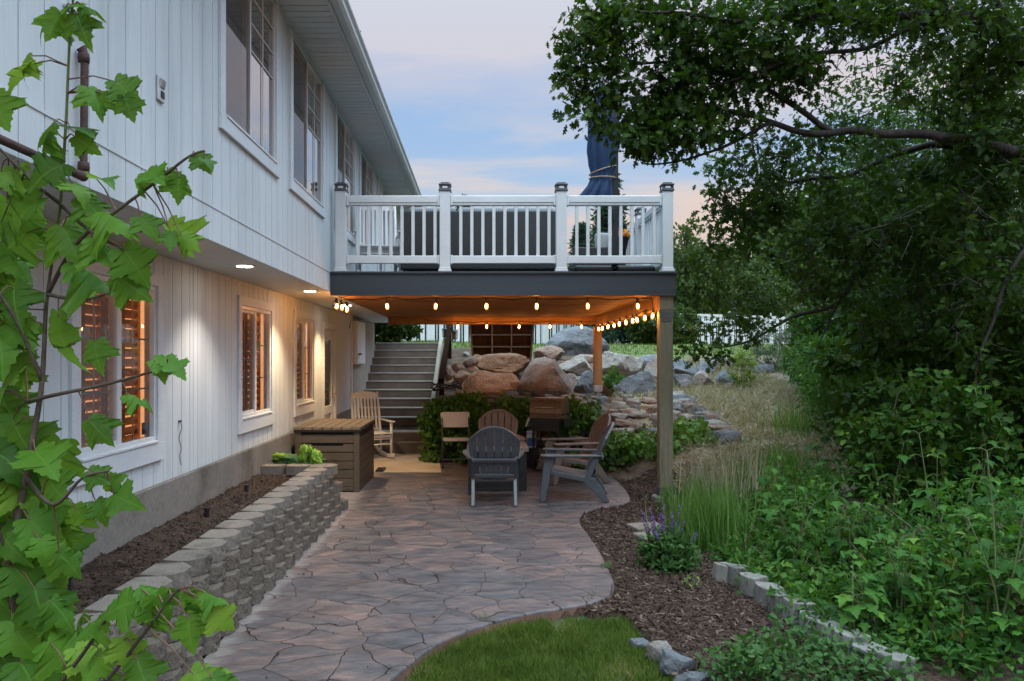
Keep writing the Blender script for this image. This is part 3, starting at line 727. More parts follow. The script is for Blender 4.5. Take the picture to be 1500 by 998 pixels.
# ================================================================ BLOCK RETAINING WALL beside the house
rw = thing('retaining_wall', 'low garden wall of stacked split face concrete blocks holding the bed by the house', 'retaining wall', (-1.7, 6.0, 0))
BL, BH, BD = .292, .104, .235
def block_mesh(cap, k):
    r = random.Random(k)
    L2 = BL / 2 - .004; ch = .085; d = BD; hh = BH - .004
    f = .088 if not cap else .075
    # plan outline (x = out of the wall, y = along it): three-facet face
    pts = [(-d, -L2 + .03), (-d, L2 - .03), (-f - .03, L2), (-f, L2 - .004), (0, L2 - ch), (0, -L2 + ch), (-f, -L2 + .004), (-f - .03, -L2)]
    mb = MB(); mb.prism([(x, y, 0) for x, y in pts], (0, 0, hh))
    bm = bmesh.new(); me = bpy.data.meshes.new('block')
    vs = [bm.verts.new(v) for v in mb.v]
    for fc in mb.f: bm.faces.new([vs[i] for i in fc])
    bmesh.ops.subdivide_edges(bm, edges=[e for e in bm.edges], cuts=3, use_grid_fill=True)
    bmesh.ops.triangulate(bm, faces=[f_ for f_ in bm.faces if len(f_.verts) > 4])
    for v in bm.verts:
        if v.co.x > -.1:
            n = mnoise.noise(Vector((v.co.x * 22 + k, v.co.y * 22, v.co.z * 22 + k * 3)))
            n += .6 * mnoise.noise(Vector((v.co.x * 60, v.co.y * 60 + k, v.co.z * 60)))
            a = .011 if v.co.z < hh - .004 else .004
            v.co.x += n * a; v.co.y += n * a * .3
            v.co.z += n * .002
    bm.to_mesh(me); bm.free(); return me
bmeshes = [block_mesh(False, k) for k in range(6)]; cmeshes = [block_mesh(True, k + 20) for k in range(5)]
for me in bmeshes: me.materials.append(M['block'])
for me in cmeshes: me.materials.append(M['capblock'])
NB = 0
for c in range(5):
    x = -1.575 - .030 * c
    yend = 8.74 - .035 * c
    y = yend - BL / 2 - (BL / 2 if c % 2 else 0)
    if c % 2:   # half block at the end
        pass
    while y > 2.9:
        me = random.choice(cmeshes if c == 4 else bmeshes)
        b = bpy.data.objects.new('cap_block' if c == 4 else 'block', me); COL.objects.link(b); b.parent = rw
        jx = random.uniform(-.005, .005)
        b.location = Vector((x + jx, y + random.uniform(-.003, .003), c * BH + .002)) - Vector(rw.location)
        b.rotation_euler = (0, random.uniform(-.006, .006), random.uniform(-.02, .02)); NB += 1
        if c == 4: b.rotation_euler[2] += random.uniform(-.03, .03)
        y -= BL + .002
# return to the house at the far end
for c in range(5):
    n = 3
    for k in range(n):
        xx = -1.585 - .026 * c - BL * (k + .25 + (.3 if c % 2 else 0)) - .03
        if xx < XL + .06: continue
        me = random.choice(cmeshes if c == 4 else bmeshes)
        b = bpy.data.objects.new('cap_block' if c == 4 else 'block', me); COL.objects.link(b); b.parent = rw; NB += 1
        b.location = Vector((xx, 8.745 - .026 * c, c * BH + .002 + (.001 if k else 0))) - Vector(rw.location)
        b.rotation_euler = (0, 0, PI / 2)
print('blocks', NB)

# ================================================================ CONCRETE STAIRS
YT, TR, RZ = 17.5, .30, .169
st = thing('staircase', 'grey concrete steps climbing beside the house to the upper lawn', 'staircase', (-1.8, 13.6, 0))
SX0, SX1 = XL + .016, -1.02
ztop = 2.08
for k in range(0, 12):
    z = ztop - RZ * k; yf = YT - TR * k
    if k == 10: yf = 13.57
    if k == 11: yf = 13.50; 
    x0, x1 = SX0, SX1
    if k >= 10: x1 = -.86
    if k == 11: x1 = -.80
    zb = max(-.1, z - RZ - .002) if k < 11 else -.1
    mb = MB(); mb.box((x0, yf, zb), (x1, yf + (TR + .1 if k < 11 else .35) + (.5 if k == 0 else 0), z - .024))
    s = world_child(mb.build('step', M['stepcon'], st, bevel=.008))
    nz = MB(); nz.box((x0, yf - .012, z - .0235), (x1, yf + TR + .08 + (.5 if k == 0 else 0), z)); nz.build('nosing', M['nosing'], s, bevel=.006).location = (0, 0, 0)
mb = MB()
cheek = [(YT + .2, 2.14), (YT - .1, 2.14), (13.95, .60), (13.62, .30), (13.62, -.1), (YT + .2, -.1)]
mb.prism([(SX1 + .004, y, z) for y, z in cheek], (.085, 0, 0))
world_child(mb.build('cheek_wall', M['plaster'], st, bevel=.012))
# ================================================================ TERRAIN
def tz(x, y):
    # flat ground round the patio, a bank behind and to the side, a lawn on top
    right = interp(y, [(8.6, -.03), (9.4, .12), (10.5, .44), (13, .80), (15, 1.0), (15.6, 1.07), (16.6, 1.28), (17.5, 1.56), (18.5, 1.76), (24, 2.12), (30, 2.2), (60, 2.2), (200, 2.0)])
    mid = interp(y, [(10.6, -.03), (11.4, .13), (12.3, .55), (13.5, .88), (14.4, .96), (15, 1.02), (16.2, 1.32), (17.5, 1.70), (18.4, 1.79), (24, 2.14), (30, 2.2), (60, 2.2), (200, 2.0)])
    left = interp(y, [(12.58, -.04), (12.66, .92), (13.3, .96), (14.2, 1.0), (15, 1.18), (15.6, 1.36), (16.4, 1.62), (17.5, 1.92), (19, 1.98), (24, 2.2), (30, 2.25), (60, 2.2), (200, 2.0)])
    stair = interp(y, [(13.9, -.12), (17.6, 1.9), (17.8, 2.04), (19, 2.06), (24, 2.24), (30, 2.28), (60, 2.2), (200, 2.0)])
    w = sm(.75, 1.35, x); z = lerp(left, mid, w)
    w = sm(2.0, 3.0, x); z = lerp(z, right, w)
    w = 1 - sm(-1.02, -.90, x); z = lerp(z, stair, w)
    # the side garden rises a little away from the edging
    if x > 2.0: z += .35 * sm(2.2, 4.5, x) * (1 - sm(7, 10, y)) * sm(-2, 2, y)
    if x > 4: z += .5 * sm(4, 9, x) * (1 - sm(14, 19, y))
    if y > 8.2 or x > 2.2:
        a = 1.0 if x > -.9 and y > 12.5 or x > 2.2 else 0
        z += a * .045 * mnoise.noise(Vector((x * 1.3, y * 1.3, 0))) + a * .02 * mnoise.noise(Vector((x * 4, y * 4, 3)))
    return z
def axis(lo, hi, fine0, fine1, step):
    a = list(np.arange(fine0, fine1, step)); d = step; t = fine1
    while t < hi: a.append(t); d *= 1.25; t += d
    a.append(hi); d = step; t = fine0 - step
    while t > lo: a.insert(0, t); d *= 1.25; t -= d
    a.insert(0, lo); return np.array(a)
xs = axis(-300, 300, -3.2, 7.0, .09); ys = axis(-60, 600, 2.2, 20.5, .085)
V = np.zeros((len(ys), len(xs), 3)); 
for j, y in enumerate(ys):
    for i, x in enumerate(xs): V[j, i] = (x, y, tz(x, y) - (.06 if (-3 < x < 1.9 and y < 12.5) else 0))
nx, ny = len(xs), len(ys)
idx = np.arange(nx * ny).reshape(ny, nx)
Fq = np.stack([idx[:-1, :-1], idx[:-1, 1:], idx[1:, 1:], idx[1:, :-1]], -1).reshape(-1, 4)
def mesh_np(name, v, f):
    me = bpy.data.meshes.new(name); v = np.asarray(v, dtype=np.float32).reshape(-1, 3); f = np.asarray(f, dtype=np.int32); k = f.shape[1]
    me.vertices.add(len(v)); me.vertices.foreach_set('co', v.ravel())
    me.loops.add(f.size); me.loops.foreach_set('vertex_index', f.ravel())
    me.polygons.add(len(f)); me.polygons.foreach_set('loop_start', np.arange(0, f.size, k, dtype=np.int32)); me.polygons.foreach_set('loop_total', np.full(len(f), k, dtype=np.int32))
    me.update(calc_edges=True); return me
# ground material: dry grass and soil, greener on the lawn above
m, nt, b, out = newmat('dry_bank_ground'); v = coords(nt)
n1 = noise_tex(nt, v, 1.4, 6); n2 = noise_tex(nt, v, 26, 6, .7); n3 = noise_tex(nt, v, 5, 5)
dry = ramp(nt, n1.outputs[0], [(.3, (.12, .095, .062)), (.55, (.20, .165, .112)), (.72, (.10, .11, .045))])
soil = ramp(nt, n3.outputs[0], [(.3, (.06, .04, .03)), (.7, (.12, .085, .062))])
sx = N(nt, 'ShaderNodeSeparateXYZ'); nt.links.new(v, sx.inputs[0])
wob = math_(nt, 'MULTIPLY', math_(nt, 'SUBTRACT', n3.outputs[0], .5), 1.2)
fx = N(nt, 'ShaderNodeMapRange', interpolation_type='SMOOTHSTEP'); fx.inputs[1].default_value = 2.0; fx.inputs[2].default_value = 2.9
nt.links.new(math_(nt, 'ADD', sx.outputs[0], wob), fx.inputs[0])
fy = N(nt, 'ShaderNodeMapRange', interpolation_type='SMOOTHSTEP'); fy.inputs[1].default_value = 8.6; fy.inputs[2].default_value = 9.6
nt.links.new(math_(nt, 'ADD', sx.outputs[1], wob), fy.inputs[0])
col = mixc(nt, soil.outputs[0], dry.outputs[0], math_(nt, 'MULTIPLY', fx.outputs[0], fy.outputs[0]))
fl = N(nt, 'ShaderNodeMapRange', interpolation_type='SMOOTHSTEP'); fl.inputs[1].default_value = 18.2; fl.inputs[2].default_value = 18.9
nt.links.new(math_(nt, 'ADD', sx.outputs[1], math_(nt, 'MULTIPLY', wob, .5)), fl.inputs[0])
lawnc = ramp(nt, n2.outputs[0], [(.3, (.075, .105, .030)), (.7, (.135, .17, .055))])
col = mixc(nt, col, lawnc.outputs[0], fl.outputs[0])
r2 = ramp(nt, n2.outputs[0], [(.3, (.6,) * 3), (.7, (1.3,) * 3)]); col = mixc(nt, col, r2.outputs[0], 1.0, 'MULTIPLY')
nt.links.new(col, b.inputs['Base Color']); b.inputs['Roughness'].default_value = .95; b.inputs['Specular IOR Level'].default_value = .15
bump(nt, b, n2.outputs[0], .5, .012); M['ground'] = m
tag(link_mesh('ground', mesh_np('ground', V.reshape(-1, 3), Fq), M['ground'], smooth=True), kind='structure')

# ---- patio outline from the photograph's edge, on the ground plane
def spline(pts, n=6, closed=False):
    out = []; L = len(pts)
    for i in range(L if closed else L - 1):
        p0 = pts[(i - 1) % L] if closed or i > 0 else pts[i]; p1 = pts[i]; p2 = pts[(i + 1) % L]; p3 = pts[(i + 2) % L] if closed or i + 2 < L else p2
        for k in range(n):
            t = k / n
            out.append(tuple(.5 * (2 * p1[d] + (p2[d] - p0[d]) * t + (2 * p0[d] - 5 * p1[d] + 4 * p2[d] - p3[d]) * t * t + (3 * p1[d] - p0[d] - 3 * p2[d] + p3[d]) * t ** 3) for d in (0, 1)))
    if not closed: out.append(tuple(pts[-1][:2]))
    return out
epx = [(555, 1010), (585, 985), (640, 943), (700, 918), (760, 901), (820, 891), (868, 882), (893, 872), (900, 856), (893, 836), (878, 806), (862, 783), (850, 766), (852, 754), (868, 746), (895, 741), (918, 737), (923, 730), (917, 718), (905, 705), (893, 695), (880, 690)]
edge = spline([tuple(G(x, y)[:2]) for x, y in epx], 6)
edge = [(-.06, 1.25), (-.1, 2.4), (-.12, 3.2)] + edge
back = [(1.5, 11.9), (1.1, 12.75), (-.8, 13.4)]
outline = edge + back + [(-.80, 13.55), (XL + .02, 13.55), (XL + .02, 8.6), (-1.62, 8.6), (-1.62, 3.0), (-1.62, 1.2), (-.5, 1.2)]
# stamped flagstone concrete
m, nt, b, out = newmat('stamped_concrete'); v = coords(nt)
wn = noise_tex(nt, v, 1.5, 3); wn2 = noise_tex(nt, v, 9, 3)
vadd = N(nt, 'ShaderNodeVectorMath', operation='MULTIPLY_ADD'); nt.links.new(wn.outputs['Color'], vadd.inputs[0]); vadd.inputs[1].default_value = (.42, .42, 0); nt.links.new(v, vadd.inputs[2])
vadd2 = N(nt, 'ShaderNodeVectorMath', operation='MULTIPLY_ADD'); nt.links.new(wn2.outputs['Color'], vadd2.inputs[0]); vadd2.inputs[1].default_value = (.045, .045, 0); nt.links.new(vadd.outputs[0], vadd2.inputs[2])
mp = N(nt, 'ShaderNodeMapping'); mp.inputs['Scale'].default_value = (1, 1.15, 0); nt.links.new(vadd2.outputs[0], mp.inputs[0])
vo = N(nt, 'ShaderNodeTexVoronoi', feature='DISTANCE_TO_EDGE'); vo.inputs['Scale'].default_value = 2.9; nt.links.new(mp.outputs[0], vo.inputs['Vector'])
vc = N(nt, 'ShaderNodeTexVoronoi', feature='F1'); vc.inputs['Scale'].default_value = 2.9; nt.links.new(mp.outputs[0], vc.inputs['Vector'])
sc_ = N(nt, 'ShaderNodeSeparateColor'); nt.links.new(vc.outputs['Color'], sc_.inputs[0])
# surface relief
st_ = N(nt, 'ShaderNodeMapping'); st_.inputs['Scale'].default_value = (1, 2.2, 1); nt.links.new(v, st_.inputs[0])
rel = noise_tex(nt, st_.outputs[0], 3.2, 9, .62, .8); fin = noise_tex(nt, v, 55, 5, .7); blot = noise_tex(nt, st_.outputs[0], 3.4, 12, .78, .9)
f1 = math_(nt, 'ADD', math_(nt, 'MULTIPLY', blot.outputs[0], .92), math_(nt, 'MULTIPLY', sc_.outputs[0], .12))
cr = ramp(nt, f1, [(.36, (.044, .044, .050)), (.48, (.082, .073, .075)), (.58, (.135, .096, .087)), (.70, (.225, .130, .104))])
cr2 = ramp(nt, rel.outputs[0], [(.34, (.50, .52, .56)), (.55, (1.0, 1.0, 1.0)), (.70, (1.40, 1.27, 1.18))])
col = mixc(nt, cr.outputs[0], cr2.outputs[0], .85, 'MULTIPLY')
r3 = ramp(nt, fin.outputs[0], [(.3, (.85,) * 3), (.7, (1.12,) * 3)]); col = mixc(nt, col, r3.outputs[0], 1.0, 'MULTIPLY')
# joints (some fade out)
gapn = noise_tex(nt, v, 2.3, 2)
jw = N(nt, 'ShaderNodeMapRange'); jw.inputs[1].default_value = .30; jw.inputs[2].default_value = .52; jw.inputs[3].default_value = .004; jw.inputs[4].default_value = .012
nt.links.new(gapn.outputs[0], jw.inputs[0])
jt = N(nt, 'ShaderNodeMapRange', interpolation_type='SMOOTHSTEP'); jt.inputs[1].default_value = 0; nt.links.new(jw.outputs[0], jt.inputs[2]); nt.links.new(vo.outputs[0], jt.inputs[0]); jt.inputs[3].default_value = 1; jt.inputs[4].default_value = 0
col = mixc(nt, col, (.022, .019, .018), math_(nt, 'MULTIPLY', jt.outputs[0], .75))
# pale efflorescence along the foot of the block wall
sxx = N(nt, 'ShaderNodeSeparateXYZ'); nt.links.new(v, sxx.inputs[0])
ef = N(nt, 'ShaderNodeMapRange', interpolation_type='SMOOTHSTEP'); ef.inputs[1].default_value = -1.44; ef.inputs[2].default_value = -1.62
nt.links.new(math_(nt, 'ADD', sxx.outputs[0], math_(nt, 'MULTIPLY', math_(nt, 'SUBTRACT', blot.outputs[0], .5), .7)), ef.inputs[0])
col = mixc(nt, col, (.34, .29, .26), math_(nt, 'MULTIPLY', ef.outputs[0], .55))
nt.links.new(col, b.inputs['Base Color'])
rr = N(nt, 'ShaderNodeMapRange'); rr.inputs[3].default_value = .34; rr.inputs[4].default_value = .62; nt.links.new(rel.outputs[0], rr.inputs[0]); nt.links.new(rr.outputs[0], b.inputs['Roughness'])
b.inputs['Specular IOR Level'].default_value = .5
hgt = math_(nt, 'ADD', math_(nt, 'MULTIPLY', rel.outputs[0], .55), math_(nt, 'MULTIPLY', fin.outputs[0], .07))
hgt = math_(nt, 'SUBTRACT', hgt, math_(nt, 'MULTIPLY', jt.outputs[0], .8))
bump(nt, b, hgt, 1.0, .03); M['stamped'] = m
M['patioedge'] = stdmat('red_brown_concrete_edge', (.13, .065, .045), (.21, .115, .08), scale=5, rough=.75, bs=60, bstr=.4, fine=.2)
bm = bmesh.new()
vs = [bm.verts.new((x, y, 0)) for x, y in outline]
f = bm.faces.new(vs)
if f.normal.z < 0: f.normal_flip()
bm.normal_update()
ret = bmesh.ops.extrude_face_region(bm, geom=[f])
dn = [e for e in ret['geom'] if isinstance(e, bmesh.types.BMVert)]
for v_ in dn: v_.co.z += 0
for v_ in vs: v_.co.z = -.13
bm.normal_update()
for fc in bm.faces: fc.material_index = 0 if abs(fc.normal.z) > .7 else 1
bmesh.ops.recalc_face_normals(bm, faces=bm.faces)
me = bpy.data.meshes.new('patio'); bm.to_mesh(me); bm.free()
po = link_mesh('patio', me, [M['stamped'], M['patioedge']]); tag(po, kind='structure')
bv = po.modifiers.new('bevel', 'BEVEL'); bv.width = .018; bv.segments = 3; bv.limit_method = 'ANGLE'; bv.angle_limit = math.radians(50); bv.material = 0
# smooth beige slab at the foot of the stairs
M['slab'] = stdmat('beige_slab', (.36, .285, .205), (.47, .385, .29), scale=2.5, rough=.8, bs=60, bstr=.15, fine=.1, detail=9)
mb = MB(); mb.prism([(XL + .02, 11.30, .0005), (-.62, 11.30, .0005), (-.80, 13.5, .0005), (XL + .02, 13.5, .0005)], (0, 0, .008))
tag(mb.build('slab', M['slab']), kind='structure')
mb = MB()
mb.box((-1.62, 11.33, .0095), (-1.5, 11.66, .03))
for k in range(6): mb.box((-1.617, 11.34 + k * .055, .0305), (-1.503, 11.365 + k * .055, .037))
tag(mb.build('floor_vent', M['steel']), 'small metal grate on the slab beside the brown storage box', 'grate')

# bed soil beside the house
xs2 = np.linspace(XL + .0, -1.72, 16); ys2 = np.linspace(2.2, 8.70, 120)
V2 = np.array([[(x, y, .395 + .03 * mnoise.noise(Vector((x * 4, y * 4, 1))) + .014 * mnoise.noise(Vector((x * 15, y * 15, 5))) + .05 * (1 - sm(XL, XL + .3, x))) for x in xs2] for y in ys2])
id2 = np.arange(len(xs2) * len(ys2)).reshape(len(ys2), len(xs2)); F2 = np.stack([id2[:-1, :-1], id2[:-1, 1:], id2[1:, 1:], id2[1:, :-1]], -1).reshape(-1, 4)
M['soil'] = stdmat('garden_soil', (.022, .014, .010), (.070, .046, .033), (.045, .029, .021), scale=5, rough=.97, bs=60, bstr=1.0, bdist=.02, fine=.5, detail=9, spec=.15)
tag(link_mesh('garden_soil', mesh_np('garden_soil', V2.reshape(-1, 3), F2), M['soil'], smooth=True), kind='structure')
# mulch bed sheet
def mz(x, y): return -.14 * sm(2.45, 3.05, x) * sm(8, 9.5, y) - .14 * sm(10.5, 11.35, y) + max(-.045 + .016 * mnoise.noise(Vector((x * 3, y * 3, 9))) + .045 * sm(1.5, 2.3, x), tz(x, y) + .012)
M['mulch'] = stdmat('bark_mulch', (.020, .013, .010), (.085, .052, .037), (.048, .030, .022), scale=16, rough=.95, bs=60, bstr=1.0, bdist=.03, fine=.5, detail=8, spec=.15)
# lawn region polygon in plan: below the patio's near curve
lawn_edge = spline([tuple(G(x, y, -.05)[:2]) for x, y in [(870, 905), (905, 900), (935, 925), (960, 955), (985, 985), (1005, 1020)]], 5)
def inpoly(x, y, poly):
    c = False; j = len(poly) - 1
    for i in range(len(poly)):
        xi, yi = poly[i]; xj, yj = poly[j]
        if (yi > y) != (yj > y) and x < (xj - xi) * (y - yi) / (yj - yi + 1e-12) + xi: c = not c
        j = i
    return c
lawn_poly = [(x, y - .01) for x, y in edge[:edge.index(min(edge, key=lambda p: (p[0] - .86) ** 2 + (p[1] - 5.03) ** 2)) + 1]] + lawn_edge + [(1.5, 1.2), (-.05, 1.2)]
xs3 = np.linspace(.5, 3.1, 64); ys3 = np.linspace(1.6, 11.4, 220)
V3 = np.array([[(x, y, -.14 if inpoly(x, y, lawn_poly) else mz(x, y)) for x in xs3] for y in ys3])
id3 = np.arange(len(xs3) * len(ys3)).reshape(len(ys3), len(xs3)); F3 = np.stack([id3[:-1, :-1], id3[:-1, 1:], id3[1:, 1:], id3[1:, :-1]], -1).reshape(-1, 4)
keep = []
for q in F3:
    c = V3.reshape(-1, 3)[q].mean(axis=0)
    if not (c[0] > 2.7 and c[1] < 5): keep.append(q)
tag(link_mesh('mulch_bed', mesh_np('mulch_bed', V3.reshape(-1, 3), np.array(keep)), M['mulch'], smooth=True), kind='structure')
M['lawnbase'] = stdmat('lawn_soil', (.030, .045, .012), (.06, .075, .02), scale=9, rough=.95, bs=60, bstr=.6)
bm = bmesh.new(); vs = [bm.verts.new((x, y, -.075)) for x, y in lawn_poly]; f = bm.faces.new(vs); bm.normal_update()
if f.normal.z < 0: f.normal_flip()
bmesh.ops.triangulate(bm, faces=[f]); me = bpy.data.meshes.new('lawn'); bm.to_mesh(me); bm.free()
tag(link_mesh('lawn', me, M['lawnbase']), kind='structure')

# ================================================================ ROCKS
def rock_mesh(seed, dims, nplanes=11, sub=4, rough=.085, flat=0.0, peak=0.0):
    r = random.Random(seed)
    bm = bmesh.new(); bmesh.ops.create_icosphere(bm, subdivisions=sub, radius=1.0)
    planes = []
    for _ in range(nplanes):
        n = Vector((r.gauss(0, 1), r.gauss(0, 1), r.gauss(0, 1))).normalized(); planes.append((n, r.uniform(.48, .92)))
    if flat: planes += [(Vector((0, 0, 1)), .55), (Vector((0, 0, -1)), .6)]
    off = Vector((r.uniform(0, 50), r.uniform(0, 50), r.uniform(0, 50)))
    co = []
    for v in bm.verts:
        p = v.co.normalized(); s = 1.0
        for n, d in planes:
            k = p.dot(n)
            if k > 1e-3: s = min(s, d / k)
        p = p * s
        n1 = mnoise.fractal(p * 1.7 + off, 1.0, 2.0, 4); n2 = mnoise.fractal(p * 5.0 + off, 0.8, 2.0, 4)
        rid = abs(mnoise.noise(p * 2.6 + off * 2))
        p = p * (1 + rough * n1 + rough * .45 * n2 - (.05 if rid < .05 else 0) * (1 - rid / .05 if rid < .05 else 0))
        if peak:
            t_ = (p.z + .8) / 1.6; q_ = 1 - peak * max(0, t_) ** 1.2; p = Vector((p.x * q_ + .12 * t_, p.y * q_, p.z))
        co.append(p)
    lo = Vector([min(p[i] for p in co) for i in range(3)]); hi = Vector([max(p[i] for p in co) for i in range(3)])
    for v, p in zip(bm.verts, co):
        v.co = Vector([((p[i] - lo[i]) / (hi[i] - lo[i]) - .5) * dims[i] for i in range(3)])
    me = bpy.data.meshes.new('rock'); bm.to_mesh(me); bm.free()
    return me
def boulder(name, bbox, Y, mat, label, seed, depth=None, sink=.16, rz=0, cat='boulder', group='boulders on the bank', sub=4, **k):
    x0, y0, x1, y1 = bbox
    a = P(x0, y1, Y); c = P(x1, y0, Y)
    w, h = c.x - a.x, c.z - a.z
    d = depth or .8 * (w + h) / 2 * 1.1
    me = rock_mesh(seed, (w * 1.04, d, h * (1 + sink)), sub=sub, **k)
    o = link_mesh(name, me, M[mat], smooth=True)
    try:
        me.set_sharp_from_angle(angle=math.radians(20))
    except Exception: pass
    o.location = ((a.x + c.x) / 2, Y + d * .25, (a.z + c.z) / 2 - h * sink / 2)
    return tag(o, label, cat, group)
B = [
 ((800, 477, 895, 522), 18.6, 'rk_grey', 'largest grey boulder, topmost on the bank behind the shorter warm post', 1),
 ((783, 506, 828, 530), 17.3, 'rk_pink', 'rounded pink boulder on the bank edge beside the open wooden shelf', 2),
 ((686, 517, 775, 549), 15.2, 'rk_brown', 'long flat brown boulder directly under the open wooden shelf', 3),
 ((668, 543, 760, 583), 14.2, 'rk_orange', 'broad orange sandstone boulder above the ivy wall', 44),
 ((757, 522, 840, 584), 14.4, 'rk_mix', 'tall pointed grey and tan boulder standing above the covered grill', 5),
 ((815, 519, 868, 549), 16.2, 'rk_cream', 'pale boulder between the pointed boulder and the shorter post', 6),
 ((842, 543, 876, 576), 14.9, 'rk_blue', 'dark bluish boulder at the foot of the shorter warm post', 7),
 ((878, 514, 944, 553), 16.2, 'rk_cream', 'large cream boulder with mossy underside beside the shorter warm post', 8),
 ((898, 542, 962, 580), 15.0, 'rk_blue', 'smooth blue grey boulder below the large cream boulder', 9),
 ((934, 519, 970, 541), 17.0, 'rk_grey', 'small grey boulder on the bank edge behind the tall front post', 10),
 ((942, 527, 974, 557), 16.0, 'rk_mix', 'mottled boulder half hidden by the tall front post', 11),
 ((986, 526, 1025, 552), 16.6, 'rk_blue', 'flat bluish boulder on the bank just past the tall front post', 12),
 ((1019, 528, 1052, 554), 16.8, 'rk_grey', 'round grey boulder under the overhanging oak twigs', 13),
 ((1052, 541, 1082, 571), 15.6, 'rk_blue', 'upright blue boulder beside the yellow green bush', 14),
 ((1018, 543, 1047, 568), 15.8, 'rk_mix', 'tan and grey boulder leaning on the upright blue boulder', 15),
 ((1036, 522, 1080, 545), 17.2, 'rk_cream', 'pale boulder behind the upright blue boulder', 16),
 ((1103, 532, 1134, 548), 16.6, 'rk_grey', 'flat grey boulder alone at the edge of the dark shrubs', 17),
 ((988, 548, 1016, 566), 15.6, 'rk_grey', 'low grey boulder beneath the flat bluish boulder', 18),
 ((872, 556, 902, 580), 14.6, 'rk_brown', 'brown boulder wedged beside the smooth blue grey boulder', 19),
 ((893, 650, 934, 678), 11.75, 'rk_brown', 'brown boulder among ivy at the foot of the bank near the patio', 20),
 ((964, 655, 992, 680), 11.7, 'rk_brown', 'dark brown stone in the ivy just behind the tall front post', 21),
 ((845, 519, 880, 533), 17.3, 'rk_pink', 'pinkish boulder behind the shorter warm post', 22),
]
for bb, Y, mat, lab, sd in B: boulder('boulder', bb, Y, mat, lab, sd, **({'peak': .62, 'nplanes': 9} if 'pointed grey' in lab else {'peak': .3} if 'largest grey' in lab else {}))
# small stones near the stair top
SM = [(662, 530, 682, 545), (678, 522, 700, 540), (664, 543, 690, 562), (656, 552, 674, 570), (684, 534, 702, 546), (651, 535, 664, 556), (690, 519, 707, 534), (655, 566, 672, 580)]
for k, bb in enumerate(SM):
    boulder('stone', bb, 15.2 - .25 * (k % 3), ['rk_pink', 'rk_mix', 'rk_brown', 'rk_orange'][k % 4], 'small tumbled stone between the stair cheek wall and the orange boulder', 60 + k, cat='stone', group='small stones beside the stairs', sub=3)
# flat stones laid on the bank below the boulders
protos = [rock_mesh(100 + k, (1, 1, 1), nplanes=9, sub=3, rough=.09, flat=1) for k in range(7)]
pm = {}
def flatstone(x, y, z, w, d, h, mat, label, group, rzv=None):
    key = (random.randrange(7), mat)
    if key not in pm:
        me = protos[key[0]].copy(); me.materials.clear(); me.materials.append(M[mat]); me.polygons.foreach_set('use_smooth', np.ones(len(me.polygons), dtype=bool))
        try: me.set_sharp_from_angle(angle=math.radians(16))
        except Exception: pass
        pm[key] = me
    o = bpy.data.objects.new('flat_stone', pm[key]); COL.objects.link(o)
    o.location = (x, y, z); o.scale = (w, d, h)
    o.rotation_euler = (random.uniform(-.12, .12) + .12, random.uniform(-.12, .12), random.uniform(-.4, .4) if rzv is None else rzv)
    return tag(o, label, 'stone', group)
rs = random.Random(3)
placed = []
for k in range(900):
    u = rs.random(); px_ = rs.uniform(800, 1010); y = rs.uniform(11.3, 14.3)
    x = (px_ - VX) * y / F
    w = rs.uniform(.16, .42)
    if any((x - q[0]) ** 2 + ((y - q[1]) * 1.15) ** 2 < ((w + q[2]) * .40) ** 2 for q in placed): continue
    if x < .95 + .1 * (y - 12): continue
    if len(placed) >= 85: break
    placed.append((x, y, w))
    flatstone(x, y, tz(x, y) + .03, w * 1.15, w * rs.uniform(.6, .9), rs.uniform(.10, .20), rs.choice(FLATM), 'flat stone laid with many others on the bank between ivy and boulders', 'flat stones on the bank')
# stacked edge of the stone terrace on the grassy side
for k in range(60):
    t = rs.random(); lvl = rs.randrange(3)
    px_ = lerp(985, 1062, t) + rs.uniform(-16, 10); py_ = lerp(560, 664, t ** .9)
    Y = lerp(14.2, 10.9, t)
    p = P(px_, py_, Y); z = tz(p.x, p.y)
    w = rs.uniform(.18, .48)
    if any((p.x - q[0]) ** 2 + (p.y - q[1]) ** 2 < (w * .42) ** 2 for q in placed): continue
    placed.append((p.x, p.y, w))
    flatstone(p.x, p.y, z + .05, w * 1.2, w * .7, rs.uniform(.12, .24), rs.choice(['rk_mix', 'rk_blue', 'rk_grey', 'rk_cream', 'rk_pink']), 'flat stone on the outer edge of the stone terrace beside the dry grass', 'terrace edge stones')
# rubble lying between the boulders
rr = random.Random(9)
for k in range(95):
    px_ = rr.uniform(655, 1090); y = rr.uniform(12.9, 17.2); x = (px_ - VX) * y / F
    if x < -.75: continue
    w = rr.uniform(.09, .24)
    flatstone(x, y, tz(x, y) + .02, w * 1.2, w, w * rr.uniform(.5, .9), rr.choice(FLATM), 'small loose stone among the boulders on the bank', 'rubble on the bank', rr.uniform(0, 6))
tag(flatstone(G(908, 691).x + .12, 11.05, -.01, .62, .34, .10, 'rk_pink', 'lone flat pink stone lying on the mulch by the patio corner', None, 0), 'lone flat pink stone lying on the mulch by the patio corner')
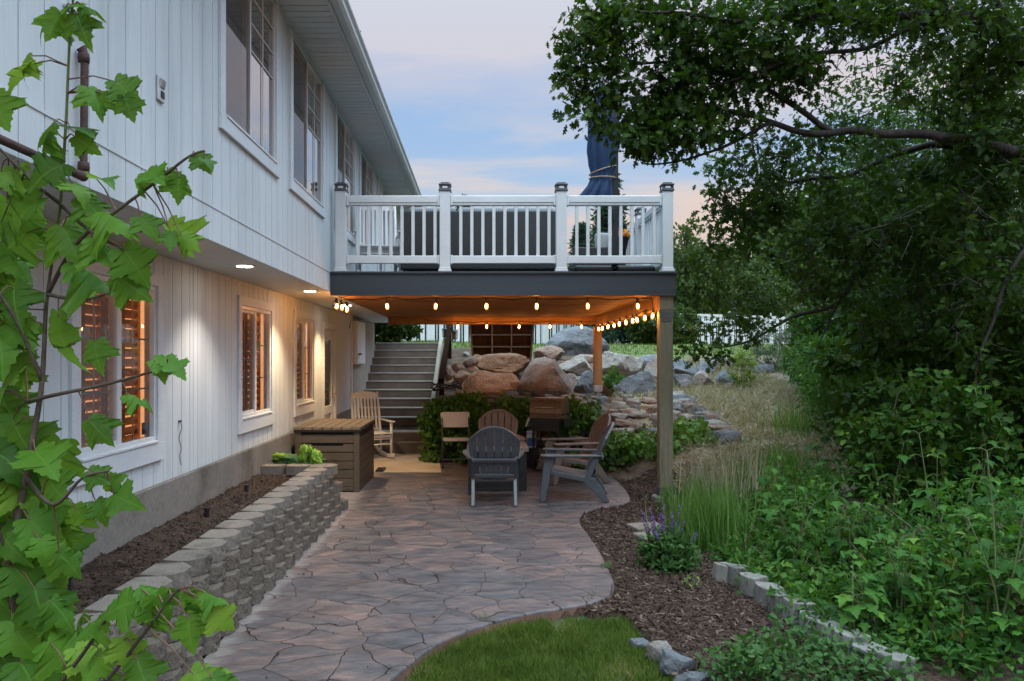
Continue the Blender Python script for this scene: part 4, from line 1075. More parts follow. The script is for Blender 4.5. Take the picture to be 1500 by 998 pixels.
# pavers near the post foot and lawn-edge rocks
for (x, y, lab) in ((948, 772, 'square beige paver flush in the mulch behind the purple salvia'), (958, 786, 'broken beige paver partly under the salvia leaves')):
    g = G(x, y); mb = MB(); mb.M = Matrix.Translation((g.x, g.y, 0)) @ rotz(.3); mb.box((-.17, -.13, -.02), (.17, .13, .022))
    tag(mb.build('paver', M['capblock'], bevel=.012), lab, 'paver')
LR = [((923, 936, 952, 948), 'small dark slate chip at the lawn edge nearest the patio'), ((948, 940, 988, 968), 'rounded grey rock at the lawn edge'), ((968, 958, 1018, 988), 'blue grey slab of rock at the lawn edge between two others'), ((990, 986, 1050, 1006), 'flat slate rock at the bottom of the lawn edge')]
for k, (bb, lab) in enumerate(LR):
    Y = F * (H + .03) / (bb[3] - VY) + .02
    boulder('rock', bb, Y, 'rk_grey' if k != 1 else 'rk_mix', lab, 80 + k, cat='rock', group='rocks at the lawn edge', sub=3, sink=.3)
# edging blocks between mulch and the shrubs
EB = [(1056, 848), (1074, 853), (1097, 869), (1119, 881), (1141, 896), (1163, 911), (1186, 928), (1212, 945), (1240, 962), (1268, 978), (1300, 993)]
ELAB = ['farthest grey edging block, beside the salvia', 'second grey edging block from the salvia end', 'third grey edging block from the salvia end', 'tilted grey edging block, fourth from the salvia', 'fifth grey edging block from the salvia', 'sixth grey edging block from the salvia, cleanly exposed', 'seventh grey edging block, partly under leaves', 'eighth grey edging block, partly under leaves', 'ninth grey edging block, mostly under leaves', 'tenth grey edging block, almost buried in leaves', 'last grey edging block, nearest the viewer under the shrubs']
me_e = []
for k in range(3):
    mb = MB(); mb.prism([(-.10, -.13, 0), (.09, -.09, 0), (.09, .09, 0), (-.10, .13, 0), (-.135, .06, 0), (-.135, -.06, 0)], (0, 0, .16)); o = mb.build('edging_block', M['edgeblock'], bevel=.008); me_e.append(o.data)
    if k < 2: pass
    bpy.data.objects.remove(o)
for k, (x, y) in enumerate(EB):
    g = G(x, y, .0)
    o = bpy.data.objects.new('edging_block', me_e[k % 3]); COL.objects.link(o)
    nx_, ny_ = EB[min(k + 1, len(EB) - 1)]; g2 = G(nx_, ny_, 0); 
    d = (g2 - g) if k < len(EB) - 1 else (g - G(*EB[k - 1], 0)); a = math.atan2(d.y, d.x) + PI / 2
    o.location = (g.x + .06, g.y + .04, -.038 + .01 * (k % 3)); o.rotation_euler = (random.uniform(-.06, .06), random.uniform(.02, .12), a + random.uniform(-.08, .08)); o.scale = (.76, .70, .88)
    bvm = o.modifiers.new('bevel', 'BEVEL'); bvm.width = .008; bvm.segments = 2; bvm.limit_method = 'ANGLE'
    tag(o, ELAB[k], 'edging block', 'edging blocks along the mulch')

# wall of concrete blocks behind the ivy
gw = MB()
for r in range(5):
    x = -1.0 + (.2 if r % 2 else 0)
    while x < 1.55:
        w = .40
        gw.box((x, 12.50 + .02 * r, r * .2 + .002), (min(x + w, 1.6) - .006, 12.74, r * .2 + .196)); x += w
tag(gw.build('garden_wall', M['block'], bevel=.012), 'concrete block wall covered by ivy at the back of the patio', 'garden wall')

# ================================================================ FENCE on the upper lawn
fa = Vector((-4.2, 26.6, 2.02)); fb = Vector((19.5, 38.0, 2.10)); fd = fb - fa; FL = fd.length; fdir = fd.normalized(); fn = Vector((fdir.y, -fdir.x, 0))
fence = thing('fence', 'long white vinyl picket privacy fence behind the upper lawn', 'fence', fa)
ang = math.atan2(fdir.y, fdir.x)
npan = int(FL / 2.44)
ptb = None
for k in range(npan + 1):
    T = Matrix.Translation((k * 2.44 * math.cos(ang), k * 2.44 * math.sin(ang), 0)) @ rotz(ang)
    mb = MB(); mb.M = T; mb.box((-.065, -.065, -.1), (.065, .065, 1.72)); mb.prism([(-.075, -.075, 1.72), (.075, -.075, 1.72), (.075, .075, 1.72), (-.075, .075, 1.72)], (0, 0, .03)); mb.cbox((0, 0, 1.77), (.09, .09, .04))
    mb.build('post', M['vinyl'], fence)
    if k == npan: break
    mb = MB(); mb.M = T
    x = .09
    for (z0, z1) in ((.05, .19), (1.25, 1.33), (1.52, 1.64)): mb.box((.066, -.03, z0), (2.374, .03, z1))
    while x < 2.34:
        mb.box((x, -.011, .191), (min(x + .165, 2.36), .011, 1.249)); mb.box((x, -.011, 1.331), (min(x + .165, 2.36), .011, 1.519))
        x += .235
        if x < 2.33: mb.box((x, -.010, .191), (x + .032, .010, 1.249)); mb.box((x, -.010, 1.331), (x + .032, .010, 1.519))
        x += .105
    mb.build('panel', M['vinyl'], fence)
# ================================================================ FURNITURE
def adirondack(mat, label, loc, rz):
    t = thing('adirondack_chair', label, 'chair', loc, rz, 'plastic adirondack chairs round the fire table')
    for s in (-1, 1):
        mb = MB()   # front leg, flaring down
        mb.prism([(s * .275, .24, .54), (s * .275, .37, .54), (s * .275, .385, .50), (s * .275, .44, .02), (s * .275, .435, 0), (s * .275, .375, 0), (s * .275, .30, .38)], (s * .045, 0, 0))
        mb.build('leg', mat, t, bevel=.008)
        mb = MB()   # rear leg sweeping back from the seat side
        mb.prism([(s * .225, .33, .375), (s * .225, .33, .318), (s * .225, .05, .268), (s * .225, -.09, .235), (s * .225, -.20, .13), (s * .225, -.315, 0), (s * .225, -.385, 0), (s * .225, -.385, .02), (s * .225, -.30, .17), (s * .225, -.215, .295), (s * .225, 0, .318)], (s * .045, 0, 0))
        mb.build('leg', mat, t, bevel=.008)
        mb = MB()
        pl = [(s * .235, -.30), (s * .30, -.30), (s * .345, -.05), (s * .385, .20), (s * .385, .36), (s * .36, .43), (s * .29, .43), (s * .255, .36), (s * .255, .10)]
        mb.prism([(x, y, .54 + .015 * (y > .1)) for x, y in pl] if False else [(x, y, .541) for x, y in pl], (0, 0, .028))
        mb.build('armrest', mat, t, bevel=.010, seg=3)
        mb = MB(); mb.prism([(s * .24, -.17, .30), (s * .24, -.10, .30), (s * .24, -.20, .54), (s * .24, -.28, .54)], (s * .035, 0, 0)); mb.build('arm_bracket', mat, t, bevel=.006)
    # seat: slats run front to back, dished
    mb = MB(); n = 6; W = .46
    prof = [(.36, .335), (.35, .365), (.31, .378), (.18, .355), (0, .318), (-.14, .295), (-.20, .29)]
    for k in range(n):
        x0 = -W / 2 + k * W / n + .006; x1 = -W / 2 + (k + 1) * W / n - .006
        for (ya, za), (yb, zb) in zip(prof, prof[1:]):
            top = [(x0, ya, za), (x1, ya, za), (x1, yb, zb), (x0, yb, zb)]
            mb.prism(top, (0, 0, -.02) if ya < .345 else (0, -.02, 0))
    for yy, zz in ((.26, .345), (-.10, .278)): mb.box((-W / 2, yy - .03, zz - .03), (W / 2, yy + .03, zz - .004))
    mb.build('seat', mat, t)
    # back: fan of slats in a tilted plane
    Lb = .72; tilt = math.radians(22)
    T = Matrix.Translation((0, -.17, .27)) @ rotx(tilt)     # local: x across, z along the back, y forward
    def bw(v): return lerp(.235, .30, sm(0, .7, v / Lb))
    def top(u): return Lb * (1 - .27 * abs(u) ** 2.1)
    mb = MB(); mb.M = T; n = 6
    for k in range(n):
        ua = -1 + 2 * k / n; ub = -1 + 2 * (k + 1) / n; g = .022
        rows = 9; A = []; Bp = []
        ta, tb = top(ua) - .035, top(ub) - .035
        for r in range(rows + 1):
            q = r / rows
            va = .03 + (ta - .03) * q; vb = .03 + (tb - .03) * q
            bow = lambda u: .035 * (u * u)
            A.append(((ua + g) * bw(va), bow(ua), va)); Bp.append(((ub - g) * bw(vb), bow(ub), vb))
        for r in range(rows):
            mb.prism([A[r], Bp[r], Bp[r + 1], A[r + 1]], (0, -.016, 0))
    mb.build('backrest', mat, t)
    rim = MB(); rim.M = T
    path = [(-1, v) for v in np.linspace(.03, top(1) - .03, 8)] + [(u, top(u)) for u in np.linspace(-1, 1, 21)] + [(1, v) for v in np.linspace(top(1) - .03, .03, 8)]
    pts = []
    for (u, v) in path:
        c = Vector((0, 0, .35)); o_ = Vector((u * bw(v), .035 * u * u, v)); d_ = (o_ - c); d_.y = 0; d_.normalize()
        pts.append((o_ + d_ * .004, o_ - d_ * .034))
    for (a, c), (b_, d_) in zip(pts, pts[1:]): rim.prism([c + Vector((0, .004, 0)), a + Vector((0, .004, 0)), b_ + Vector((0, .004, 0)), d_ + Vector((0, .004, 0))], (0, -.028, 0))
    rim.build('back_frame', mat, t)
    cr = MB(); cr.M = T
    for (v, h, th) in ((.27, .045, .03), (.06, .05, .03)):
        w = bw(v) * .98; cr.box((-w, -.046, v), (w, -.0165, v + h))
    cr.build('back_rail', mat, t, bevel=.008)
    return t
adirondack(M['greyplas'], 'dark grey adirondack chair seen from behind, in front of the fire table', (.135, 9.08, .004), 0.0)
adirondack(M['greyplas'], 'dark grey adirondack chair in profile beside the fire table, its back towards the mulch', (1.16, 9.28, .004), math.radians(83))
adirondack(M['tauplas'], 'brown adirondack chair behind the fire table, facing the viewer', (.235, 11.12, .004), PI)
adirondack(M['tauplas'], 'brown adirondack chair in profile, partly hidden behind the dark grey one', (1.33, 10.55, .004), math.radians(100))

# fire table
ft = thing('fire_table', 'square fire table with brown slatted rim and black covered sides', 'table', (.195, 10.10, 0))
mb = MB(); mb.box((-.36, -.34, .012), (.36, .34, .515)); mb.build('base', M['blackfab'], ft, bevel=.012)
mb = MB()
for s in (-1, 1):
    mb.box((s * .33 - .045, -.352, .0), (s * .33 + .045, -.341, .51)); mb.box((s * .361 - .005, -.3, .05), (s * .361 + .005, .3, .5))
mb.box((-.284, -.352, .45), (.284, -.342, .512)); mb.box((-.284, -.352, .0), (.284, -.342, .04))
mb.build('side_panel', M['black'], ft, bevel=.003)
mb = MB(); w = .40; d = .375; r = .11
mb.box((-w, -d, .5155), (w, -d + r, .565)); mb.box((-w, d - r, .5155), (w, d, .565)); mb.box((-w, -d + r + .003, .5155), (-w + r, d - r - .003, .565)); mb.box((w - r, -d + r + .003, .5155), (w, d - r - .003, .565))
mb.build('top_rim', M['tauplas'], ft, bevel=.004)
mb = MB(); mb.box((-w + r + .002, -d + r + .002, .5155), (w - r - .002, d - r - .002, .552)); mb.build('burner_lid', M['black'], ft, bevel=.004)

# storage box
sb = thing('storage_box', 'tall brown resin storage box with slatted lid against the house wall', 'storage box', (-2.0, 9.65, 0))
x0, x1, y0, y1 = -.415, .415, .02, 1.30
mb = MB(); mb.box((x0 + .02, y0 + .02, .0), (x1 - .02, y1 - .02, .775)); mb.build('carcass', M['darkin'], sb)
mb = MB()
zs = [.03, .135, .245, .36, .475, .60, .72]
mb.box((x0 + .08, y0, .02), (x1 - .08, y0 + .018, .07))
for a, b_ in zip([.075, .185, .295, .405, .52, .635], [.175, .285, .395, .508, .622, .742]):
    if abs(b_ - .622) < .01:
        # handle recess between the upper boards
        mb.prism([(x0 + .08, y0, a), (x1 - .08, y0, a), (x1 - .08, y0, b_), (x1 - .20, y0, b_), (x1 - .225, y0, b_ - .028), (x0 + .225, y0, b_ - .028), (x0 + .20, y0, b_), (x0 + .08, y0, b_)], (0, .018, 0))
    else: mb.box((x0 + .08, y0, a), (x1 - .08, y0 + .018, b_))
mb.build('front_panel', M['boxwood'], sb, bevel=.003)
for s in (0, 1):
    xx = x0 if s == 0 else x1 - .078
    mb = MB(); mb.box((xx, y0 - .006, 0), (xx + .078, y0 + .05, .775)); mb.build('corner_post', M['boxwood'], sb, bevel=.006)
    mb = MB(); mb.box((xx, y1 - .05, 0), (xx + .078, y1, .775)); mb.build('corner_post', M['boxwood'], sb, bevel=.006)
mb = MB()
for s in (x0, x1 - .016):
    for a, b_ in zip([.02, .135, .25, .365, .48, .595], [.127, .242, .357, .472, .587, .70]): mb.box((s, y0 + .052, a), (s + .016, y1 - .052, b_))
mb.build('side_panel', M['boxwood'], sb, bevel=.003)
mb = MB(); n = 7; W = (x1 - x0 + .04) / n
for k in range(n):
    a = x0 - .02 + k * W; mb.box((a + .0045, y0 - .03, .803), (a + W - .0045, y1 + .02, .842)); 
mb.build('lid', M['boxlid'], sb, bevel=.004)
mb = MB(); mb.box((x0 - .016, y0 - .024, .776), (x1 + .016, y1 + .015, .802)); mb.build('lid_frame', M['darkin'], sb, bevel=.003)

# rocking chairs: slatted back, open arms
def rocker(mat, label, loc, rz):
    t = thing('rocking_chair', label, 'chair', loc, rz, 'slatted rocking chairs')
    for s in (-1, 1):
        mb = MB(); mb.tube([(s * .245, -.16, .06), (s * .245, -.19, .42), (s * .245, -.26, .78), (s * .245, -.36, 1.12)], [.022, .024, .022, .017], 10); mb.build('back_post', mat, t, smooth=True)
        mb = MB(); mb.tube([(s * .285, .24, .07), (s * .285, .24, .63)], [.021, .024], 10); mb.build('leg', mat, t, smooth=True)
        mb = MB(); mb.prism([(s * .255, -.25, .655), (s * .255, .24, .645), (s * .24, .31, .645), (s * .33, .31, .645), (s * .325, .15, .645), (s * .28, -.25, .655)], (0, 0, -.026)); mb.build('armrest', mat, t, bevel=.008)
        mb = MB(); pr = []
        for k in range(13):
            y = -.50 + k * .9 / 12; pr.append((y, .012 + .34 * ((y - .05) ** 2)))
        for (ya, za), (yb, zb) in zip(pr, pr[1:]): mb.prism([(s * .265 - .018, ya, za), (s * .265 - .018, yb, zb), (s * .265 - .018, yb, zb + .055), (s * .265 - .018, ya, za + .055)], (.036, 0, 0))
        mb.build('rocker', mat, t)
        mb = MB(); mb.tube([(s * .27, -.17, .22), (s * .28, .24, .24)], .013, 8); mb.tube([(s * .265, -.18, .36), (s * .285, .24, .37)], .015, 8); mb.build('stretcher', mat, t, smooth=True)
    mb = MB()
    for k in range(7):
        y = -.17 + k * .07; z = .41 + .03 * ((y - .02) / .2) ** 2 * .5; mb.box((-.27, y, z), (.27, y + .058, z + .02))
    mb.box((-.275, .215, .36), (.275, .24, .405)); mb.build('seat', mat, t, bevel=.004)
    mb = MB()
    for k in range(7):
        x = -.186 + k * .062
        mb.beam((x, -.215, .46), (x, -.335, 1.05), .036, .014, up=(0, 1, 0))
    mb.build('back_slat', mat, t, bevel=.003)
    mb = MB(); pts = [(-.23, 1.02), (.23, 1.02), (.23, 1.10)] + [(x, 1.10 + .035 * math.cos(x / .23 * PI / 2)) for x in np.linspace(.2, -.2, 9)] + [(-.23, 1.10)]
    mb.M = Matrix.Translation((0, -.335, 0)); mb.prism([(x, 0 - .2 * (z - 1.05), z) for x, z in pts], (0, -.022, 0)); mb.build('crest_rail', mat, t, bevel=.006)
    mb = MB(); mb.tube([(-.245, -.215, .47), (.245, -.215, .47)], .017, 8); mb.tube([(-.285, .24, .25), (.285, .24, .25)], .014, 8); mb.tube([(-.285, .24, .34), (.285, .24, .34)], .014, 8); mb.build('stretcher', mat, t, smooth=True)
    return t
rocker(M['cream'], 'cream slatted rocking chair at the foot of the concrete stairs', (-1.93, 12.95, .006), math.radians(-152))
rocker(M['vinyl'], 'white slatted rocking chair up on the deck beside the house', (-1.42, 10.2, DZ + .002), math.radians(190))

# folding chair
fc = thing('folding_chair', 'putty coloured metal folding chair in front of the ivy wall', 'chair', (G(668, 680).x, 12.02, .004), math.radians(186))
for s in (-1, 1):
    mb = MB(); mb.tube([(s * .215, .26, .0), (s * .215, .09, .43), (s * .215, -.10, .80), (s * .205, -.115, .84)], .012, 8); mb.build('leg', M['steel'], fc, smooth=True)
    mb = MB(); mb.tube([(s * .19, -.24, .0), (s * .19, .12, .41)], .011, 8); mb.build('leg', M['steel'], fc, smooth=True)
mb = MB(); mb.prism([(-.20, -.14, .44), (.20, -.14, .44), (.215, .05, .445), (.19, .22, .44), (-.19, .22, .44), (-.215, .05, .445)], (0, 0, -.03)); mb.build('seat', M['putty'], fc, bevel=.012, seg=3)
mb = MB(); mb.prism([(-.225, -.035, .61), (.225, -.035, .61), (.235, -.09, .84), (.20, -.10, .855), (-.20, -.10, .855), (-.235, -.09, .84)], (0, -.022, -.004)); mb.build('backrest', M['putty'], fc, bevel=.010, seg=3)
mb = MB(); mb.tube([(-.215, .21, .13), (.215, .21, .13)], .009, 8); mb.tube([(-.19, -.18, .07), (.19, -.18, .07)], .009, 8); mb.build('stretcher', M['steel'], fc)

# gas grill
gr = thing('gas_grill', 'black cart gas grill with closed bronze hood beside the ivy wall', 'grill', (G(807, 690).x + .0, 11.72, 0), math.radians(-24))
mb = MB()
for sx in (-.20, .20):
    for sy in (-.18, .18): mb.box((sx - .016, sy - .016, 0 if sx < 0 else .06), (sx + .016, sy + .016, .80))
mb.box((-.2, -.17, .12), (.2, .17, .14)); mb.box((-.215, -.20, .60), (.215, -.185, .80)); mb.build('cart', M['black'], gr, bevel=.003)
mb = MB(); mb.prism([(-.255, -.21, .80), (.255, -.21, .80), (.255, .21, .80), (-.255, .21, .80)], (0, 0, .03)); mb.box((-.25, -.215, .835), (.25, -.2, .86)); mb.box((-.23, -.19, .831), (.23, .2, .87)); mb.build('firebox', M['grillhood'], gr, bevel=.004)
mb = MB(); pr = []
for k in range(11):
    a = PI * (k / 10); pr.append((-.22 * math.cos(a) * (1 if k else 1), .871 + .245 * math.sin(a) ** .85))
mb.prism([(-.255, y, z) for y, z in pr], (.51, 0, 0)); mb.build('hood', M['grillhood'], gr, bevel=.006)
mb = MB(); mb.tube([(-.16, -.225, .97), (-.16, -.255, .97), (.16, -.255, .97), (.16, -.225, .97)], .010, 8); mb.build('handle', M['galv'], gr)
mb = MB(); mb.prism([(-.262, -.17, .80), (-.30, -.17, .80), (-.345, -.17, .66), (-.325, -.17, .65)], (0, .34, 0)); mb.build('side_shelf', M['putty'], gr, bevel=.004)
mb = MB(); mb.prism([(.262, -.17, .80), (.30, -.17, .80), (.32, -.17, .66), (.30, -.17, .655)], (0, .34, 0)); mb.build('side_shelf', M['black'], gr, bevel=.004)
for s in (-1, 1):
    mb = MB(); mb.M = Matrix.Translation((.222 , s * .2, .065)) @ roty(PI / 2) ; mb.M = Matrix.Translation((.215, s * .205, .066)) @ rotx(PI / 2); mb.lathe([(.05, -.016), (.066, -.014), (.066, .014), (.05, .016)], (0, 0, 0), 18); mb.build('wheel', M['black'], gr, smooth=False)
# gas bottle + white jug under the grill side
jg = thing('cleaner_jug', 'white plastic jug with blue label standing beside the grill leg', 'jug', (G(781, 690).x, 11.95, .0), 0)
mb = MB(); mb.box((-.075, -.05, .30), (.075, .05, .52)); mb.prism([(-.075, -.05, .52), (.075, -.05, .52), (.075, .05, .52), (-.075, .05, .52)], (0, 0, .05)); mb.build('body', M['whitebox'], jg, bevel=.02, seg=3)
mb = MB(); mb.lathe([(.022, .57), (.022, .605), (.014, .607)], (-.04, 0, 0), 12); mb.build('cap', M['stk2'], jg)
mb = MB(); mb.box((-.068, -.0535, .33), (.068, -.0505, .46)); mb.build('label_band', M['stk2'], jg)
cbx = thing('plastic_crate', 'low black crate carrying the white jug beside the grill', 'crate', (G(781, 690).x, 11.95, .0), 0)
mb = MB(); mb.box((-.12, -.10, .0), (.12, .10, .02))
for a in range(7):
    mb.box((-.12, -.10, .04 + a * .036), (.12, -.088, .06 + a * .036)); mb.box((-.12, .088, .04 + a * .036), (.12, .10, .06 + a * .036))
for sx in (-.12, .108):
    for sy in (-.101, .089): mb.box((sx, sy, .0), (sx + .012, sy + .012, .295))
mb.box((-.12, -.1, .282), (.12, .1, .298)); mb.build('crate_frame', M['black'], cbx)

# green fabric bundle on the end of the block wall
gb = thing('fabric_bundle', 'bundle of lime and dark green fabric on the far end of the block wall', 'fabric bundle', (-2.13, 8.70, .44), 0)
def cloth_lump(c, size, seed, mat, name):
    bm = bmesh.new(); bmesh.ops.create_icosphere(bm, subdivisions=4, radius=1)
    for v in bm.verts:
        p = v.co.copy(); n = mnoise.noise(p * 1.6 + Vector((seed * 7, 0, 0))); n2 = abs(mnoise.noise(Vector((p.x * 3.5 + p.z * 3, p.y * 2.0, p.z * 3.5 - p.x * 2 + seed * 3)))); n3 = abs(mnoise.noise(Vector((p.x * 8 - p.z * 6, p.y * 4, p.z * 8 + seed))))
        p *= 1 + .5 * n - .55 * n2 - .22 * n3
        v.co = Vector((c[0] + p.x * size[0], c[1] + p.y * size[1], max(.0, c[2] + p.z * size[2])))
    me = bpy.data.meshes.new(name); bm.to_mesh(me); bm.free()
    return link_mesh(name, me, mat, gb, smooth=True)
cloth_lump((-.10, 0, .10), (.19, .11, .085), 1, M['greenfab2'], 'dark_fold')
cloth_lump((.07, -.02, .15), (.075, .08, .16), 2, M['greenfab'], 'lime_fold')
cloth_lump((.20, -.03, .12), (.085, .09, .12), 3, M['greenfab'], 'lime_fold')
cloth_lump((.12, .02, .08), (.16, .10, .075), 4, M['greenfab2'], 'dark_fold')
cloth_lump((-.20, -.05, .16), (.10, .05, .04), 5, M['greenfab'], 'lime_fold')
cloth_lump((.145, -.07, .22), (.03, .05, .07), 6, M['greenfab'], 'lime_fold')
# sprinkler heads
for k, (x, y) in enumerate([(303, 748), (361, 713), (99, 853)]):
    Yp = F * (H - .43) / (y + 6 - VY); q = P(x, y, Yp)
    mb = MB(); mb.lathe([(.019, -.02), (.019, .05), (.024, .052), (.024, .068), (.012, .07)], (0, 0, 0), 12)
    o = mb.build('sprinkler', M['black']); o.location = (q.x, q.y, .42)
    tag(o, ['black sprinkler head in the bed, middle one of three', 'black sprinkler head in the bed closest to the green fabric', 'black sprinkler head in the bed closest to the maple'][k], 'sprinkler', 'sprinkler heads in the bed')

# open wooden shelf unit on the bank
su = thing('wooden_shelf', 'open dark wooden shelf unit in three columns leaning on the bank behind the deck', 'shelf', (P(735, 526, 15.6).x, 15.6, 1.66), 0)
su.rotation_euler = (math.radians(8), 0, 0)
wb, wt, hh, dd = .58, .66, .98, .34
def wx(z): return lerp(wb, wt, z / hh)
mb = MB()
mb.prism([(-wx(0), dd, 0), (wx(0), dd, 0), (wx(hh), dd, hh), (-wx(hh), dd, hh)], (0, .015, 0)); mb.build('back_panel', M['cratewood'], su)
for s in (-1, 1):
    mb = MB(); mb.prism([(s * wx(0), 0, 0), (s * wx(0) + s * .035, 0, 0), (s * wx(hh) + s * .035, 0, hh), (s * wx(hh), 0, hh)], (0, dd, 0)); mb.build('side_panel', M['cratewood'], su, bevel=.003)
for x in (-.2, .2):
    mb = MB(); mb.box((x - .014, .01, .051), (x + .014, dd - .002, hh - .13)); mb.build('divider', M['cratewood'], su)
for z in (0.02, .28, .53, .77):
    mb = MB()
    mb.box((-wx(z) + .002, .02 if z > .1 else 0, z), (wx(z) - .002, dd - .003, z + (.018 if z > .1 else .03))); mb.build('shelf', M['cratewood'], su, bevel=.002)
mb = MB(); mb.box((-wx(.9) + .001, -.012, hh - .13), (wx(.9) - .001, .01, hh)); mb.box((-wx(1) - .04, -.02, hh), (wx(1) + .04, dd, hh + .03)); mb.build('top_board', M['postwood2'], su, bevel=.004)

# handrail timber with lanterns beside the stair
hr = thing('handrail', 'dark timber handrail along the stair cheek wall', 'handrail', (-.93, 15.0, 0))
mb = MB(); a = P(659, 478, 16.9); b_ = P(646, 560, 14.1)
mb.beam((a.x, a.y, a.z), (b_.x, b_.y, b_.z), .10, .14); world_child(mb.build('rail', M['darkwood'], hr, bevel=.008))
for t_ in (.05, .93):
    p = a.lerp(b_, t_); mb = MB(); mb.box((p.x - .045, p.y - .045, tz(p.x + .15, p.y) - .9), (p.x + .045, p.y + .045, p.z - .03)); world_child(mb.build('post', M['darkwood'], hr, bevel=.006))
for k, (x, y, lab) in enumerate([(652, 487, 'small dark lantern hooked on the stair side of the handrail'), (666, 490, 'small dark lantern with amber glass hooked on the bank side of the handrail')]):
    p = P(x, y, 16.6); ln = thing('lantern', lab, 'lantern', p, 0)
    mb = MB(); mb.lathe([(.02, .11), (.075, .07), (.08, .06)], (0, 0, 0), 8); mb.lathe([(.06, -.09), (.065, -.10), (.03, -.115)], (0, 0, 0), 8)
    for q in range(4): mb.tube([(.055 * math.cos(q * PI / 2), .055 * math.sin(q * PI / 2), -.09), (.06 * math.cos(q * PI / 2), .06 * math.sin(q * PI / 2), .065)], .007, 5)
    mb.tube([(0, 0, .10), (0, 0, .16), (a.x - p.x, 0, .17)], .008, 6); mb.build('housing', M['black'], ln)
    mb = MB(); mb.lathe([(.04, -.088), (.045, .06)], (0, 0, 0), 10); mb.build('glass_body', M['rust'] if k == 0 else M['ceilwood'], ln)
# tangle of garden hose on the low wall by the stair
hs = MB(); pts = []
for k in range(60):
    t_ = k / 59 * 2 * PI * 3.2; pts.append((-.62 + .26 * math.cos(t_) * (1 - .1 * math.sin(t_ * .7)), 13.0 + .16 * math.sin(t_), 1.20 + .05 * math.sin(t_ * 1.7) + k * .0012))
hs.tube(pts, .013, 6)
tag(hs.build('garden_hose', M['black'], smooth=True), 'black garden hose coiled on top of the ivy wall by the stairs', 'hose')
mb = MB(); mb.tube([(-.38, 12.9, 1.06), (-.30, 12.9, 1.36), (-.22, 12.9, 1.40), (-.14, 12.95, 1.06)], .012, 8)
tag(mb.build('hose_guide', M['galv']), 'bent metal hose guide standing on the ivy wall', 'hose guide')

# ---- on the deck
sf = thing('wicker_sofa', 'dark wicker sofa with grey cushions, its back to the balustrade', 'sofa', (.02, 9.75, DZ + .002), 0)
mb = MB(); mb.box((-1.08, -.06, .10), (1.0, .10, .86)); mb.build('backrest', M['wicker'], sf, bevel=.02)
mb = MB(); mb.box((-1.0, .101, .10), (.92, .82, .40)); mb.build('seat_base', M['wicker'], sf, bevel=.015)
for x in (-1.079, .921):
    mb = MB(); mb.box((x, .101, .10), (x + .079, .84, .62)); mb.build('armrest', M['wicker'], sf, bevel=.015)
for x in (-1.0, -.35, .30):
    mb = MB(); mb.box((x, .12, .50), (x + .63, .28, .95)); mb.build('back_cushion', M['cushion'], sf, bevel=.05, seg=4)
    mb = MB(); mb.box((x, .29, .401), (x + .63, .84, .53)); mb.build('seat_cushion', M['cushion'], sf, bevel=.04, seg=4)
for x in (-1.04, .94):
    for y in (-.03, .76):
        mb = MB(); mb.box((x, y, 0), (x + .04, y + .04, .0995)); mb.build('leg', M['black'], sf)
ac = thing('wicker_armchair', 'low dark wicker chair on the deck beside the umbrella base', 'chair', (1.75, 11.3, DZ + .002), 0)
mb = MB(); mb.box((-.40, -.06, .08), (.40, .08, .62)); mb.build('backrest', M['wicker'], ac, bevel=.02)
mb = MB(); mb.box((-.36, .081, .08), (.36, .72, .38)); mb.build('seat_base', M['wicker'], ac, bevel=.02)
mb = MB(); mb.box((-.33, .10, .381), (.33, .7, .5)); mb.build('seat_cushion', M['cushion'], ac, bevel=.04, seg=3)
mb = MB(); mb.cbox((.18, .16, .66), (.44, .13, .42), rotz(.2) @ rotx(-.2)); mb.build('pillow', M['cushion'], ac, bevel=.06, seg=4)
for x in (-.38, .34):
    for y in (-.04, .66):
        mb = MB(); mb.box((x, y, 0), (x + .04, y + .04, .0795)); mb.build('leg', M['black'], ac)
ub = thing('umbrella_base', 'low black weighted umbrella base behind the balustrade', 'umbrella base', (1.63, 9.72, DZ + .002), 0)
mb = MB()
for sx in (-1, 1):
    for sy in (-1, 1):
        q = .255; mb.prism([(sx * q - .245, sy * q - .245, 0), (sx * q + .245, sy * q - .245, 0), (sx * q + .245, sy * q + .245, 0), (sx * q - .245, sy * q + .245, 0)], (0, 0, .10))
mb.build('weight', M['blackfab'], ub, bevel=.04, seg=3)
mb = MB(); mb.box((-.55, -.035, .101), (.55, .035, .125)); mb.box((-.035, -.55, .102), (.035, .55, .126)); mb.build('cross_bar', M['black'], ub, bevel=.004)
um = thing('patio_umbrella', 'closed navy patio umbrella tied to its dark pole on the deck', 'umbrella', (P(901, 390, 10.3).x, 10.3, DZ + .002), 0)
mb = MB(); mb.box((-.04, -.035, 0), (.04, .035, 2.75)); mb.build('pole', M['black'], um, bevel=.008)
bm = bmesh.new(); rings = []; nseg = 72
prof = [(1.11, .25), (1.14, .245), (1.22, .21), (1.32, .175), (1.42, .150), (1.50, .148), (1.60, .175), (1.8, .20), (2.1, .195), (2.4, .15), (2.65, .07), (2.72, .03)]
for (z, r) in prof:
    ring = []
    for j in range(nseg):
        an = 2 * PI * j / nseg; fold = 1 + (.20 if z < 1.3 else .11) * math.sin(an * 9 + 1.5 * math.sin(z * 3)) + .05 * math.sin(an * 4 + z * 5)
        zz = z + (.045 * math.sin(an * 9 + 1) if z < 1.15 else 0)
        sk = .55 if z < 1.2 else .7
        ring.append(bm.verts.new((-.18 + r * fold * math.cos(an) * .92 - .17 * max(0, 1.38 - z) * 2.2, r * fold * math.sin(an) * sk, zz)))
    rings.append(ring)
